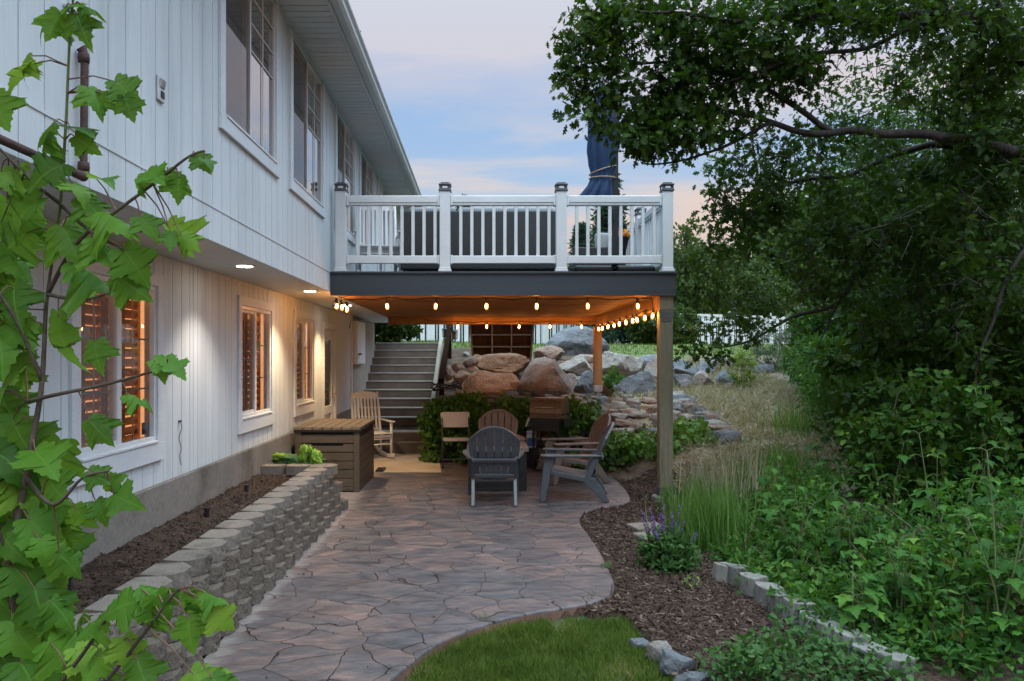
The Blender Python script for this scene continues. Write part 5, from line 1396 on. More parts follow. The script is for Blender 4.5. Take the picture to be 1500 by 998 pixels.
for a_, c_ in zip(rings, rings[1:]):
    for j in range(nseg): bm.faces.new((a_[j], a_[(j + 1) % nseg], c_[(j + 1) % nseg], c_[j]))
me = bpy.data.meshes.new('canopy'); bm.to_mesh(me); bm.free(); link_mesh('canopy', me, M['navy'], um, smooth=True)
M['strap'] = stdmat('tan_strap', (.36, .22, .14), (.42, .27, .18), scale=8, rough=.7)
for (z, tl) in ((1.42, .0), (1.53, .06)):
    mb = MB(); mb.tube([(-.17 + .185 * math.cos(a_), .135 * math.sin(a_), z + tl * math.cos(a_)) for a_ in np.linspace(0, 2 * PI, 25)], .008, 6); mb.build('tie', M['strap'], um)
mb = MB(); mb.cbox((-.05, -.05, .92), (.05, .05, .16)); mb.tube([(-.05, -.08, .92), (-.05, -.16, .92), (-.05, -.16, .84)], .01, 6); mb.build('crank', M['black'], um, bevel=.005)
fp = thing('flower_pot', 'dark hanging pot of orange and yellow flowers on the deck railing', 'flower pot', (2.06, 11.25, DZ + .56), 0)
mb = MB(); mb.lathe([(.09, 0), (.13, .18), (.14, .185), (.14, .205), (.12, .205)], (0, 0, 0), 18); mb.tube([(.08, 0, .2), (.13, 0, .30), (.19, 0, .28)], .008, 6); mb.build('pot', M['blackfab'], fp)
# ================================================================ FOLIAGE ENGINE
def outline_tmpl(half, droop=.25, fold=.12, rim=True):
    """leaf from a half outline (x>=0, y from base 0 to tip 1): fan round the midrib with a mid row"""
    R = list(half); Lf = [(-x, y) for x, y in half[1:-1]][::-1]
    loop = R + Lf
    v = []; f = []
    mid = [(0, t) for t in (0.05, .3, .55, .8)]
    pts = loop + mid
    # triangles: connect consecutive outline points with the nearest midrib point
    nl = len(loop); mi = list(range(nl, nl + len(mid)))
    def near(i, j):
        y = (pts[i][1] + pts[j][1]) / 2; y = y if y > 0 else 0
        return min(range(4), key=lambda k: abs(mid[k][1] - y))
    last = None; first = None
    for i in range(nl):
        j = (i + 1) % nl; k = near(i, j)
        f.append((i, j, mi[k]))
        if last is not None and k != last:
            f.append((i, mi[k], mi[last]))
        if first is None: first = k
        last = k
    V = []
    for x, y in pts:
        z = -droop * ((y - .25) ** 2) * (1.0 if y > .25 else .2) + fold * abs(x) - .35 * fold * x * x * 4
        V.append((x, y, z))
    return np.array(V, dtype=np.float32), np.array(f, dtype=np.int32)
def toothed(h):
    o = [h[0]]
    for (a, b), (c, d) in zip(h, h[1:]):
        mx_, my_ = (a + c) / 2, (b + d) / 2; L_ = math.hypot(c - a, d - b)
        if L_ > .08: o.append((max(0.004, mx_ * .955), my_ - .012))
        o.append((c, d))
    return o
MAPLE = outline_tmpl(toothed([(0, 0), (.09, -.07), (.22, -.11), (.30, -.06), (.27, 0), (.38, .05), (.36, .12), (.30, .17), (.42, .20), (.50, .26), (.60, .27), (.55, .36), (.58, .46), (.46, .46), (.40, .52), (.34, .49), (.26, .50), (.27, .60), (.21, .65), (.20, .75), (.12, .79), (.09, .88), (0, 1)]), .55, .13)
OAK = outline_tmpl([(0, 0), (.05, .10), (.19, .16), (.22, .24), (.07, .31), (.30, .42), (.36, .53), (.10, .56), (.28, .70), (.26, .80), (.08, .80), (.12, .93), (0, 1)], .2, .15)
OVATE = outline_tmpl([(0, 0), (.14, .08), (.27, .28), (.29, .45), (.20, .70), (.09, .89), (0, 1)], .3, .25)
def small_tmpl(w):
    v = np.array([(0, 0, 0), (w, .35, .04), (w * .8, .7, .0), (0, 1, -.12), (-w * .8, .7, .0), (-w, .35, .04), (0, .5, -.02)], dtype=np.float32)
    f = np.array([(0, 1, 6), (1, 2, 6), (2, 3, 6), (3, 4, 6), (4, 5, 6), (5, 0, 6)], dtype=np.int32); return v, f
SIMPLE = small_tmpl(.30); NARROW = small_tmpl(.16); ROUND = small_tmpl(.42)
OAKLO = (np.array([(0, 0, 0), (.22, .2, .03), (.08, .32, .0), (.36, .52, .05), (.10, .60, 0), (.25, .82, .03), (0, 1, -.08), (-.25, .82, .03), (-.10, .60, 0), (-.36, .52, .05), (-.08, .32, 0), (-.22, .2, .03), (0, .5, -.03)], dtype=np.float32),
         np.array([(i, (i + 1) % 12, 12) for i in range(12)], dtype=np.int32))
BLADE = (np.array([(-.035, 0, 0), (.035, 0, 0), (-.03, .4, .03), (.03, .4, .03), (-.018, .75, .12), (.018, .75, .12), (0, 1, .26)], dtype=np.float32), np.array([(0, 1, 3), (0, 3, 2), (2, 3, 5), (2, 5, 4), (4, 5, 6)], dtype=np.int32))
CHIP = (np.array([(-.16, 0, 0), (.16, .05, 0), (.14, 1, 0), (-.12, .93, 0), (-.14, .05, .14), (.14, .1, .16), (.10, .95, .12), (-.1, .9, .14)], dtype=np.float32),
        np.array([(4, 5, 6), (4, 6, 7), (0, 1, 5), (0, 5, 4), (1, 2, 6), (1, 6, 5), (2, 3, 7), (2, 7, 6), (3, 0, 4), (3, 4, 7)], dtype=np.int32))
def unit(a): return a / np.maximum(np.linalg.norm(a, axis=1, keepdims=True), 1e-9)
def leaf_mesh(name, tmpl, pos, axis_, nrm, size, rand=None, wide=1.0, bend=None, curl=None):
    tv, tf = tmpl; n = len(pos)
    pos = np.asarray(pos, np.float32); ax = unit(np.asarray(axis_, np.float32)); nr = np.asarray(nrm, np.float32)
    nr = nr - ax * (nr * ax).sum(1, keepdims=True); bad = np.linalg.norm(nr, axis=1) < 1e-3
    nr[bad] = np.cross(ax[bad], np.array([.3, .8, .5], np.float32)); nr = unit(nr); sd = np.cross(ax, nr)
    size = np.asarray(size, np.float32).reshape(-1, 1, 1)
    wd = np.asarray(wide, np.float32).reshape(-1, 1, 1) if not np.isscalar(wide) else wide
    bz = 1.0 if bend is None else np.asarray(bend, np.float32).reshape(-1, 1, 1)
    V = pos[:, None, :] + size * (tv[None, :, 0:1] * wd * sd[:, None, :] + tv[None, :, 1:2] * ax[:, None, :] + tv[None, :, 2:3] * bz * nr[:, None, :])
    if curl is not None: V = V - size * (np.asarray(curl, np.float32).reshape(-1, 1, 1) * (tv[None, :, 0:1] ** 2) * 2.2) * nr[:, None, :]
    k = len(tv); Fm = (tf[None] + (np.arange(n) * k)[:, None, None]).reshape(-1, 3)
    me = mesh_np(name, V.reshape(-1, 3), Fm)
    if rand is None: rand = rng.random(n)
    att = np.empty((n, k, 3), np.float32); att[:, :, 0] = tv[None, :, 0]; att[:, :, 1] = tv[None, :, 1]; att[:, :, 2] = np.asarray(rand, np.float32)[:, None]
    a = me.attributes.new('luv', 'FLOAT_VECTOR', 'POINT'); a.data.foreach_set('vector', att.ravel())
    return me
def rdir(n): return unit(rng.normal(size=(n, 3)))
def cluster_leaves(centers, per, radius, size, up=.6, out=None, vary=.35, droop=.25, tsize=None):
    """leaves around each cluster centre; returns pos, axis, normal, size, rand"""
    c = np.repeat(np.asarray(centers, float), per, axis=0); n = len(c)
    rad = np.repeat(radius, per) if not np.isscalar(radius) else radius
    d = rdir(n); r = rng.random((n, 1)) ** .5
    pos = c + d * r * (rad.reshape(-1, 1) if not np.isscalar(rad) else rad)
    ax = d + rng.normal(size=(n, 3)) * .6; ax[:, 2] -= droop
    nr = rng.normal(size=(n, 3)) * .55; nr[:, 2] += up
    s = size * (1 + vary * (rng.random(n) * 2 - 1))
    cb = np.array([mnoise.noise(Vector((float(p[0]) * 1.5, float(p[1]) * 1.5, float(p[2]) * 1.5 + 3))) for p in centers]); cr = np.repeat(np.clip(rng.random(len(centers)) + .7 * cb, 0, 1), per); rand = np.clip(.62 * cr + .5 * rng.random(n) - .06, 0, 1)
    return pos, ax, nr, s, rand

def woody(mb, pts, r0, r1, n=7, wob=.0):
    pts = [Vector(p) for p in pts]
    sp = []
    L = len(pts)
    for i in range(L - 1):
        p0 = pts[max(i - 1, 0)]; p1 = pts[i]; p2 = pts[i + 1]; p3 = pts[min(i + 2, L - 1)]
        for k in range(5):
            t = k / 5
            q = .5 * (2 * p1 + (p2 - p0) * t + (2 * p0 - 5 * p1 + 4 * p2 - p3) * t * t + (3 * p1 - p0 - 3 * p2 + p3) * t ** 3)
            if wob: q = q + Vector((mnoise.noise(q * 3), mnoise.noise(q * 3 + Vector((9, 0, 0))), mnoise.noise(q * 3 + Vector((0, 9, 0))))) * wob
            sp.append(q)
    sp.append(pts[-1])
    m_ = len(sp)
    mb.tube(sp, [lerp(r0, r1, (k / (m_ - 1)) ** .8) for k in range(m_)], n)
    return sp
def grow(mb, nodes, targets, rbase=.012, rtip=.003, seed=0):
    """join every target point to the nearest part of what has grown so far by a thin crooked twig"""
    r = random.Random(seed)
    nodes = list(nodes)
    T = [Vector(t) for t in targets]
    kd0 = KDTree(len(nodes))
    for i, p in enumerate(nodes): kd0.insert(p, i)
    kd0.balance()
    T.sort(key=lambda t: kd0.find(t)[2])
    batch = 0; pend = []
    kd = kd0; allp = list(nodes)
    for i, t in enumerate(T):
        co, ix, dist = kd.find(t)
        best, bd = co, dist
        for p in pend:
            d = (p - t).length
            if d < bd: bd = d; best = p
        a = Vector(best); d = t - a
        if d.length < 1e-3: continue
        nseg = max(2, min(5, int(d.length / .12)))
        pts = [a]
        for k in range(1, nseg + 1):
            q = a + d * (k / nseg)
            if k < nseg: q += Vector((r.gauss(0, 1), r.gauss(0, 1), r.gauss(0, 1))) * d.length * .07
            pts.append(q)
        rb = min(rbase, rtip + d.length * .012)
        mb.tube(pts, [lerp(rb, rtip, k / nseg) for k in range(nseg + 1)], 4, cap=False)
        pend += pts[1:]
        if len(pend) > 150:
            allp += pend; pend = []
            kd = KDTree(len(allp))
            for j, p in enumerate(allp): kd.insert(p, j)
            kd.balance()

# ================================================================ OVERHANGING OAK (trunk just outside the frame)
def LP(*pts): return [P(x, y, Y) for x, y, Y in pts]
def tree(name, label, base, limbs, targets, per, lsize, mat, tmpl, crad=.16, twig=True, seed=1, up=.6, trunk_r=.13, bare=(), group=None, limb_r=(.06, .012), barkm='bark', extra_nodes=(), twr=.012):
    t = thing(name, label, 'tree', base, 0, group)
    off = Vector(base); mb = MB(); nodes = []
    for k, L in enumerate(limbs):
        pts = L['p']; r0, r1 = L.get('r', limb_r)
        sp = woody(mb, pts, r0, r1, 8 if r0 > .03 else 6, L.get('w', .03)); nodes += sp
    world_child(mb.build('trunk', M[barkm], t, smooth=True))
    if twig:
        mb = MB(); grow(mb, nodes, list(targets) + list(bare), seed=seed, rbase=twr); world_child(mb.build('branch', M['twig'] if barkm != 'bark' else M['bark'], t, smooth=True))
    pos, ax, nr, s, ra = cluster_leaves(targets, per, crad, lsize, up)
    me = leaf_mesh('crown', tmpl, pos, ax, nr, s, ra)
    world_child(link_mesh('crown', me, M[mat], t))
    return t
def pxcloud(spec, seed):
    """targets from (cx, cy, rx, ry, Y0, Y1, count) ovals"""
    r = np.random.default_rng(seed); out = []
    for cx, cy, rx, ry, Y0, Y1, n in spec:
        k = 0
        while k < n:
            a, b_ = r.uniform(-1, 1, 2)
            if a * a + b_ * b_ > 1: continue
            p = P(cx + a * rx, cy + b_ * ry, r.uniform(Y0, Y1))
            # keep gaps: skip cells of a coarse noise
            if mnoise.noise(p * 1.9 + Vector((seed, 0, 0))) < -.18: 
                if r.random() < .8: k += .34; continue
            out.append(tuple(p)); k += 1
    return out
OB = (6.45, 7.6, .3)
limbsA = [
 dict(p=[Vector((6.45, 7.6, .3)), Vector((6.35, 7.6, 1.6)), Vector((6.2, 7.5, 2.6)), P(1600, 240, 7.4)], r=(.20, .13)),
 dict(p=LP((1600, 240, 7.4), (1500, 222, 7.3), (1400, 205, 7.2), (1300, 192, 7.1), (1215, 190, 7.0), (1130, 180, 6.9), (1075, 162, 6.85), (1000, 140, 6.8)), r=(.072, .012), w=.06),
 dict(p=LP((1130, 180, 6.9), (1060, 215, 6.9), (1000, 235, 6.85), (940, 240, 6.8)), r=(.022, .006)),
 dict(p=LP((1215, 190, 7.0), (1120, 130, 7.0), (1020, 95, 6.9), (930, 95, 6.8), (855, 100, 6.7)), r=(.030, .006)),
 dict(p=LP((1600, 240, 7.4), (1480, 60, 7.2), (1380, 20, 7.0), (1260, 32, 6.9), (1160, 20, 6.8), (1080, 30, 6.7), (980, 20, 6.6), (880, 20, 6.6)), r=(.07, .008)),
 dict(p=LP((1380, 20, 7.0), (1270, 70, 6.9), (1180, 80, 6.8), (1100, 110, 6.7), (1020, 130, 6.7)), r=(.03, .006)),
 dict(p=LP((1480, 60, 7.2), (1420, -60, 7.0), (1300, -90, 6.9), (1150, -70, 6.8)), r=(.05, .01)),
 dict(p=LP((1600, 240, 7.4), (1500, 250, 7.8), (1400, 215, 8.0), (1330, 220, 8.1), (1250, 255, 8.1), (1170, 265, 8.0), (1100, 300, 8.0), (1050, 330, 8.0)), r=(.06, .008)),
 dict(p=LP((1600, 240, 7.4), (1470, 240, 8.5), (1400, 290, 8.8), (1310, 330, 8.9), (1265, 370, 8.9), (1230, 440, 8.8), (1160, 465, 8.7), (1100, 500, 8.6), (1040, 510, 8.5)), r=(.06, .007)),
 dict(p=LP((1400, 290, 8.8), (1360, 340, 8.7), (1345, 400, 8.6), (1350, 470, 8.5), (1360, 520, 8.5)), r=(.025, .006)),
 dict(p=LP((1230, 440, 8.8), (1210, 480, 8.7), (1190, 540, 8.6)), r=(.014, .004)),
 dict(p=LP((1600, 240, 7.4), (1560, 300, 7.0), (1490, 380, 6.9), (1460, 460, 6.9), (1430, 560, 6.9), (1480, 640, 6.9)), r=(.03, .006)),
]
specA = [(880, 60, 62, 62, 6.5, 6.9, 45), (862, 120, 44, 66, 6.5, 6.9, 46), (940, 60, 80, 70, 6.5, 7.0, 89), (938, 148, 62, 64, 6.5, 7.0, 66), (985, 195, 66, 30, 6.6, 7.1, 34), (955, 222, 40, 24, 6.7, 6.9, 14), (1030, 60, 90, 80, 6.5, 7.2, 108), (1040, 150, 80, 55, 6.6, 7.2, 64), (1150, 40, 110, 60, 6.5, 7.3, 108), (1150, 115, 60, 40, 6.7, 7.2, 40), (1290, 15, 120, 32, 6.6, 7.4, 102), (1430, 40, 90, 60, 6.6, 7.6, 119), (1150, 225, 60, 30, 7.0, 8.2, 27), (1068, 320, 42, 58, 7.6, 8.2, 28), (1095, 270, 60, 50, 7.4, 8.3, 45), (1060, 370, 40, 30, 7.8, 8.4, 18), (1240, 205, 70, 22, 7.0, 8.2, 24), (1400, 150, 50, 50, 7.0, 8.0, 44), (1450, 150, 60, 70, 7.0, 8.0, 78), (1180, 300, 90, 60, 7.8, 9.0, 81), (1300, 300, 110, 70, 7.6, 9.2, 153), (1420, 290, 90, 90, 7.2, 9.0, 153), (1100, 455, 50, 45, 8.3, 8.8, 24), (1040, 500, 40, 30, 8.3, 8.7, 16), (1210, 390, 70, 55, 8.4, 9.3, 56), (1330, 420, 110, 90, 8.2, 9.3, 153), (1450, 430, 70, 110, 6.8, 8.8, 136), (1450, 300, 80, 160, 7.0, 9.5, 120), (1470, 520, 60, 120, 7.0, 9.0, 60), (1330, 110, 30, 40, 7.2, 7.8, 8)]
tgA = pxcloud(specA, 11)
tree('oak_tree', 'dark oak overhanging from beyond the frame with crooked limbs above the deck corner', OB, limbsA, tgA, 14, .083, 'lf_oak', OAK, crad=.15, seed=3, twr=.013, bare=pxcloud([(1270, 110, 90, 70, 6.9, 7.6, 130), (1150, 230, 90, 60, 6.9, 8.2, 110), (1330, 280, 130, 120, 7.0, 8.8, 150), (1250, 420, 140, 110, 8.0, 9.0, 110), (1440, 420, 70, 180, 6.6, 7.4, 90), (1050, 140, 90, 60, 6.6, 7.0, 70)], 12))

# further oaks in the thicket
def thicket_tree(cx, cy, h, spread, n, seed, label, lsize=.085, mat='lf_thick', per=22, tmpl=OAKLO, low=.25):
    r = random.Random(seed); z0 = tz(cx, cy); limbs = []
    top = Vector((cx + r.uniform(-.3, .3), cy, z0 + h * .8))
    tr_ = [Vector((cx, cy, z0 - .1)), Vector((cx + r.uniform(-.15, .15), cy + r.uniform(-.1, .1), z0 + h * .3)), top]
    limbs.append(dict(p=tr_, r=(.035 * h / 2 + .02, .02)))
    for k in range(7):
        f = r.uniform(.15, .8); a = r.uniform(0, 2 * PI); b0 = tr_[0].lerp(top, f)
        e = b0 + Vector((math.cos(a) * spread * r.uniform(.5, .95), math.sin(a) * spread * r.uniform(.5, .95), h * r.uniform(.0, .25)))
        mid = b0.lerp(e, .5) + Vector((0, 0, r.uniform(-.05, .2)))
        limbs.append(dict(p=[b0, mid, e], r=(.028, .008), w=.06))
    tg = []
    q = np.random.default_rng(seed)
    while len(tg) < n:
        v = q.uniform(-1, 1, 3); 
        if (v ** 2).sum() > 1 or (v ** 2).sum() < .12: continue
        p = Vector((cx + v[0] * spread, cy + v[1] * spread * .9, z0 + h * (low + (1 - low) * (.5 + .5 * v[2]))))
        if mnoise.noise(p * 1.3 + Vector((seed, 0, 0))) < -.12 and q.random() < .85: continue
        if p.z < tz(p.x, p.y) + .1: continue
        tg.append(tuple(p))
    return tree('oak_tree', label, (cx, cy, z0), limbs, tg, per, lsize, mat, tmpl, crad=.26, seed=seed, group='oaks of the thicket')
thicket_tree(6.4, 10.6, 5.6, 2.1, 330, 21, 'bushy oak in the thicket nearest the overhanging limb')
thicket_tree(7.4, 13.2, 4.8, 1.6, 200, 22, 'small oak at the edge of the thicket where the white fence disappears')
thicket_tree(9.2, 13.5, 6.2, 2.5, 320, 23, 'tall oak deep in the thicket behind the others')
thicket_tree(10.6, 19.0, 5.5, 2.2, 240, 24, 'oak rising behind the thicket close to the white fence')
thicket_tree(8.2, 8.6, 5.5, 2.0, 230, 25, 'oak at the outer side of the thicket', mat='lf_thick')
thicket_tree(14.5, 17.0, 8.0, 3.2, 240, 26, 'tallest oak far back in the thicket', lsize=.12)

# ================================================================ SHRUBS
SHR = {}
def shrub_proto(kind, lsize, tmpl, mat, n, per, seed, shape=(1, 1, 1)):
    """a bush of unit half-width; returns the meshes of crown and stem"""
    q = np.random.default_rng(seed); tg = []
    while len(tg) < n:
        v = q.uniform(-1, 1, 3)
        r2 = (v ** 2).sum()
        if r2 > 1 or (r2 < .25 and q.random() < .7): continue
        p = Vector((v[0], v[1], .95 + v[2] * .95))
        if mnoise.noise(p * 2.2 + Vector((seed, 0, 0))) < -.2: continue
        tg.append((v[0] * shape[0], v[1] * shape[1], (.95 + v[2] * .95) * shape[2]))
    mb = MB(); nodes = []
    r = random.Random(seed)
    for k in range(8):
        a = r.uniform(0, 2 * PI); e = Vector((math.cos(a) * .7 * shape[0], math.sin(a) * .7 * shape[1], r.uniform(.8, 1.6) * shape[2]))
        nodes += woody(mb, [(r.uniform(-.06, .06), r.uniform(-.06, .06), -.1), tuple(Vector(e) * .5 + Vector((0, 0, .1))), tuple(e)], .016, .005, 5)
    grow(mb, nodes, tg, rbase=.008, rtip=.0025, seed=seed)
    pos, ax, nr, s, ra = cluster_leaves(tg, per, .14, lsize, .7)
    me = leaf_mesh('crown', tmpl, pos, ax, nr, s, ra); me.materials.append(M[mat])
    sm_ = bpy.data.meshes.new('stem'); sm_.from_pydata(mb.v, [], mb.f); sm_.materials.append(M['twig'])
    return me, sm_
def shrub(key, x, y, s, label, rz=None, z=None, name='shrub', cat='shrub', group='shrubs of the thicket', sz=1.0):
    me, sm_ = SHR[key]
    t = thing(name, label, cat, (x, y, (tz(x, y) if z is None else z) - .03), rz if rz is not None else random.uniform(0, 6.28), group)
    for nm, m_ in (('stem', sm_), ('crown', me)):
        o = bpy.data.objects.new(nm, m_); COL.objects.link(o); o.parent = t; o.scale = (s, s, s * sz)
    return t
SHR['bush'] = shrub_proto('bush', .115, SIMPLE, 'lf_thick', 170, 20, 41)
SHR['bush2'] = shrub_proto('bush2', .13, OAKLO, 'lf_thick', 150, 18, 42)
SHR['lush'] = shrub_proto('lush', .12, NARROW, 'lf_under', 200, 22, 43, (1.1, 1, .9))
SHR['bright'] = shrub_proto('bright', .11, SIMPLE, 'lf_bright', 80, 18, 44, (.7, .7, 1.2))
SHR['sage'] = shrub_proto('sage', .10, NARROW, 'lf_sage', 150, 26, 45)
SHR['far'] = shrub_proto('far', .11, SIMPLE, 'lf_far', 260, 30, 46, (1, 1, 1.1))
SHR['farb'] = shrub_proto('farb', .09, SIMPLE, 'lf_far', 260, 30, 47, (1, 1, 1.1))
def PXY(x, Y): return (x - VX) * Y / F
sh = [('lush', 6.1, 13.2, .75, 'low lush shrub beside the dry grass slope'), ('lush', 5.95, 12.0, .8, 'low lush shrub halfway down the dry grass slope'), ('lush', 5.5, 10.9, .75, 'bright green shrub at the lower end of the dry grass slope'),
      ('bush', 5.6, 9.7, 1.15, 'round dark shrub under the oak limbs'), ('bush', 6.6, 8.6, 1.2, 'dark shrub at the far side of the thicket floor'), ('bush2', 4.9, 8.4, .95, 'lobed leaf shrub above the leafy ground cover'),
      ('bush2', 5.9, 7.4, 1.1, 'lobed leaf shrub near the picture edge under the oak'), ('bush', 6.9, 14.8, .9, 'dark shrub behind the flat lone boulder'), ('sage', 6.5, 16.8, .5, 'grey green shrub in front of the white fence'),
      ('sage', 7.9, 17.8, .75, 'larger grey green shrub before the white fence'), ('bush2', 8.4, 15.2, 1.1, 'big dark shrub filling the thicket before the fence'), ('bush', 8.4, 11.5, 1.5, 'big dark shrub deep in the thicket'),
      ('bush2', 7.3, 12.4, 1.3, 'leafy dark shrub between the thicket oaks'), ('bush', 4.1, 6.9, .7, 'low dark shrub amid the ground cover')]
for k, (key, x, y, s, lab) in enumerate(sh): shrub(key, x, y, s, lab)
shrub('bright', PXY(1089, 15.3), 15.3, .42, 'yellow green bush growing beside the upright blue boulder', name='bush', cat='bush', group=None, sz=.9)
shrub('far', -2.55, 19.6, 1.15, 'dense green bush at the top of the concrete stairs', name='bush', cat='bush', group=None, z=2.05)
# trees and shrubs along and beyond the fence
FAR = [('farb', 10.2, 36.8, 2.0, 'pale green tree just beyond the fence by the deck corner', 1.5), ('far', 12.2, 41, 2.5, 'dark green tree beyond the fence, behind the pale green one', 1.1), ('farb', 14.2, 39, 1.9, 'pale tree beyond the fence under the oak twigs', 1.2),
       ('far', 17.5, 44, 3.2, 'broad tree beyond the fence at the edge of the thicket', 1.2), ('far', 22, 46, 4.2, 'large tree beyond the fence mostly hidden by the oak', 1.2),
       ('far', 6.2, 27.5, .95, 'green bush against the fence behind the largest boulder', 1.0), ('far', 7.5, 28.8, .8, 'small bush against the fence beside the larger green one', 1.0), ('far', -3.2, 29.5, 1.2, 'dark bush behind the fence, seen through its gaps above the stairs', 1.0), ('far', -.6, 30.8, 1.2, 'dark bush behind the fence, seen through its gaps beside the wooden shelf', 1.0), ('far', 2.4, 32.4, 1.2, 'dark bush behind the fence, between the shelf and the largest boulder', 1.0), ('far', 8.6, 36.2, 1.2, 'dark bush behind the fence beside the tall front post', 1.0), ('far', 12.4, 38, 1.2, 'dark bush behind the fence under the oak twigs', 1.0), ('far', 16, 40, 1.2, 'dark bush behind the fence where the shrubs begin', 1.0),
       ('far', 3.5, 44, 2.2, 'distant green tree low behind the sofa back', 1.0), ('far', -2.5, 42, 3.0, 'distant green tree between the sofa and the house', 1.0), ('far', -6.5, 40, 3.2, 'distant tree partly behind the house corner', 1.2), ('far', -12, 44, 3.6, 'distant tree hidden by the house', 1.2), ('far', 29, 50, 4.5, 'distant tree far along the fence', 1.2)]
for key, x, y, s, lab, sz in FAR: shrub(key, x, y, s, lab, name='tree', cat='tree', group='trees beyond the fence', sz=sz, z=min(2.1, tz(x, y)))
# conifers seen through the balustrade
def conifer(x, y, h, w, label, seed):
    q = np.random.default_rng(seed); z0 = 2.0
    t = thing('conifer_tree', label, 'tree', (x, y, z0), 0, 'conifers behind the deck')
    mb = MB(); mb.tube([(0, 0, -.1), (0, 0, h * .98)], [.16, .02], 8); tips = []
    for k in range(230):
        f = q.uniform(.06, .99); a = q.uniform(0, 2 * PI); L = w * (1 - f) ** .75 * q.uniform(.55, 1.05) + .08
        b0 = Vector((0, 0, h * f)); e = b0 + Vector((math.cos(a) * L, math.sin(a) * L, -.12 * L + .05))
        mb.tube([b0, b0.lerp(e, .5) + Vector((0, 0, .05 * L)), e], [.02, .012, .005], 4, cap=False)
        for j in range(7):
            if q.random() < .9: tips.append(tuple(b0.lerp(e, .25 + .75 * (j + .5) / 7)))
    mb.build('trunk', M['bark'], t)
    pos, ax, nr, s, ra = cluster_leaves(tips, 16, .20, .20, .5, droop=.1)
    link_mesh('crown', leaf_mesh('crown', NARROW, pos, ax, nr, s, ra), M['lf_juniper'], t)
conifer(PXY(893, 30), 30, 7.2, 1.5, 'tall conifer seen through the balustrade behind the umbrella pole', 51)
conifer(PXY(852, 36), 36, 6.0, 1.3, 'shorter conifer behind the balustrade beside the umbrella', 52)
conifer(PXY(680, 44), 44, 9.0, 1.6, 'distant conifer whose tip shows above the sofa', 53)

# ================================================================ IVY, ground cover, grasses
def ivy(label, spots, n, per, seed, lsize=.07, mat='lf_ivy', rad=.12):
    q = np.random.default_rng(seed); tg = []
    tot = sum(a[6] for a in spots)
    for (x0, x1, y0, y1, z0, z1, w) in spots:
        for _ in range(int(n * w / tot)):
            x = q.uniform(x0, x1); z = q.uniform(z0, z1); y = q.uniform(y0, y1)
            if mnoise.noise(Vector((x * 2.4, z * 2.4, seed))) < -.28: continue
            y -= .10 * mnoise.noise(Vector((x * 3, z * 3, seed + 5)))
            zt = tz(x, y) if y > 12.7 or x > 1.0 else 0
            tg.append((x, y, max(z, zt + .04)))
    t = thing('ivy', label, 'ivy', tg[0][:2] + (tz(*tg[0][:2]),), 0, 'ivy at the back of the patio')
    mb = MB(); grow(mb, [Vector((s[0] + (s[1] - s[0]) * k / 6, s[3], s[4] + .02)) for s in spots for k in range(7)], tg[::3], rbase=.008, rtip=.003, seed=seed)
    world_child(mb.build('vine', M['twig'], t))
    pos, ax, nr, s, ra = cluster_leaves(tg, per, rad, lsize, .35, droop=.5); nr[:, 1] -= .7
    world_child(link_mesh('crown', leaf_mesh('crown', ROUND, pos, ax, nr, s, ra), M[mat], t))
ivy('dense dark ivy covering the block wall behind the folding chair', [(-.95, .02, 12.38, 12.52, .02, 1.0, 3), (-.85, .0, 12.4, 12.75, .90, 1.03, 1)], 300, 16, 61)
ivy('dark ivy mound on the block wall behind the brown chair', [(.20, .80, 12.34, 12.5, .52, .94, 2), (.24, .76, 12.4, 12.8, .86, .98, 1)], 110, 15, 62)
ivy('bright ivy spilling down the stones beside the grill', [(1.22, 1.85, 11.9, 12.4, .55, .98, 2), (1.1, 1.5, 11.8, 12.2, .3, .7, 1)], 110, 16, 63, .075)
ivy('bright trailing ivy at the foot of the bank behind the brown chair', [(1.75, 2.6, 11.0, 11.6, .05, .55, 2), (1.35, 2.0, 11.2, 11.5, .02, .22, 1), (2.2, 2.75, 11.2, 12.0, .3, .6, 1)], 150, 16, 64, .075)
ivy('trailing ivy on the stones just past the tall front post', [(2.75, 3.3, 10.6, 11.4, .3, .75, 2), (2.5, 3.0, 10.5, 11.0, .15, .5, 1)], 90, 16, 65, .075)
ivy('single ivy tuft by the short post footing', [(2.25, 2.55, 14.2, 14.6, 1.2, 1.4, 1)], 16, 12, 66, .09, 'lf_under')

# leafy ground cover: nobody could count it
q = np.random.default_rng(71); gc = []
while len(gc) < 3400:
    y = q.uniform(2.2, 8.7); x = q.uniform(1.9, 6.5)
    ex = interp(y, [(3.5, 3.2), (4.1, 2.5), (4.72, 2.12), (5.74, 1.98), (6.5, 2.05), (8.0, 2.55), (9.6, 3.0)])
    if x < ex or (x - VX) > 0 and (x * F / y + VX) > 1560: continue
    if x * F / y + VX > lerp(1330, 1215, sm(5.2, 7, y)) and y > 5.6 and q.random() < .9: continue
    hgt = (.09 + .40 * sm(0, .9, x - ex)) * (1 - .6 * sm(7.2, 8.7, y) * (1 - sm(3.6, 4.4, x))) * (.65 + .7 * (.5 + mnoise.noise(Vector((x * 1.5, y * 1.5, 2)))))
    if mnoise.noise(Vector((x * 2.1, y * 2.1, 8))) < -.35: continue
    gc.append((x, y, max(tz(x, y), -.02) + hgt * q.uniform(.25, 1.0)))
gc = np.array(gc); pick = q.random(len(gc))
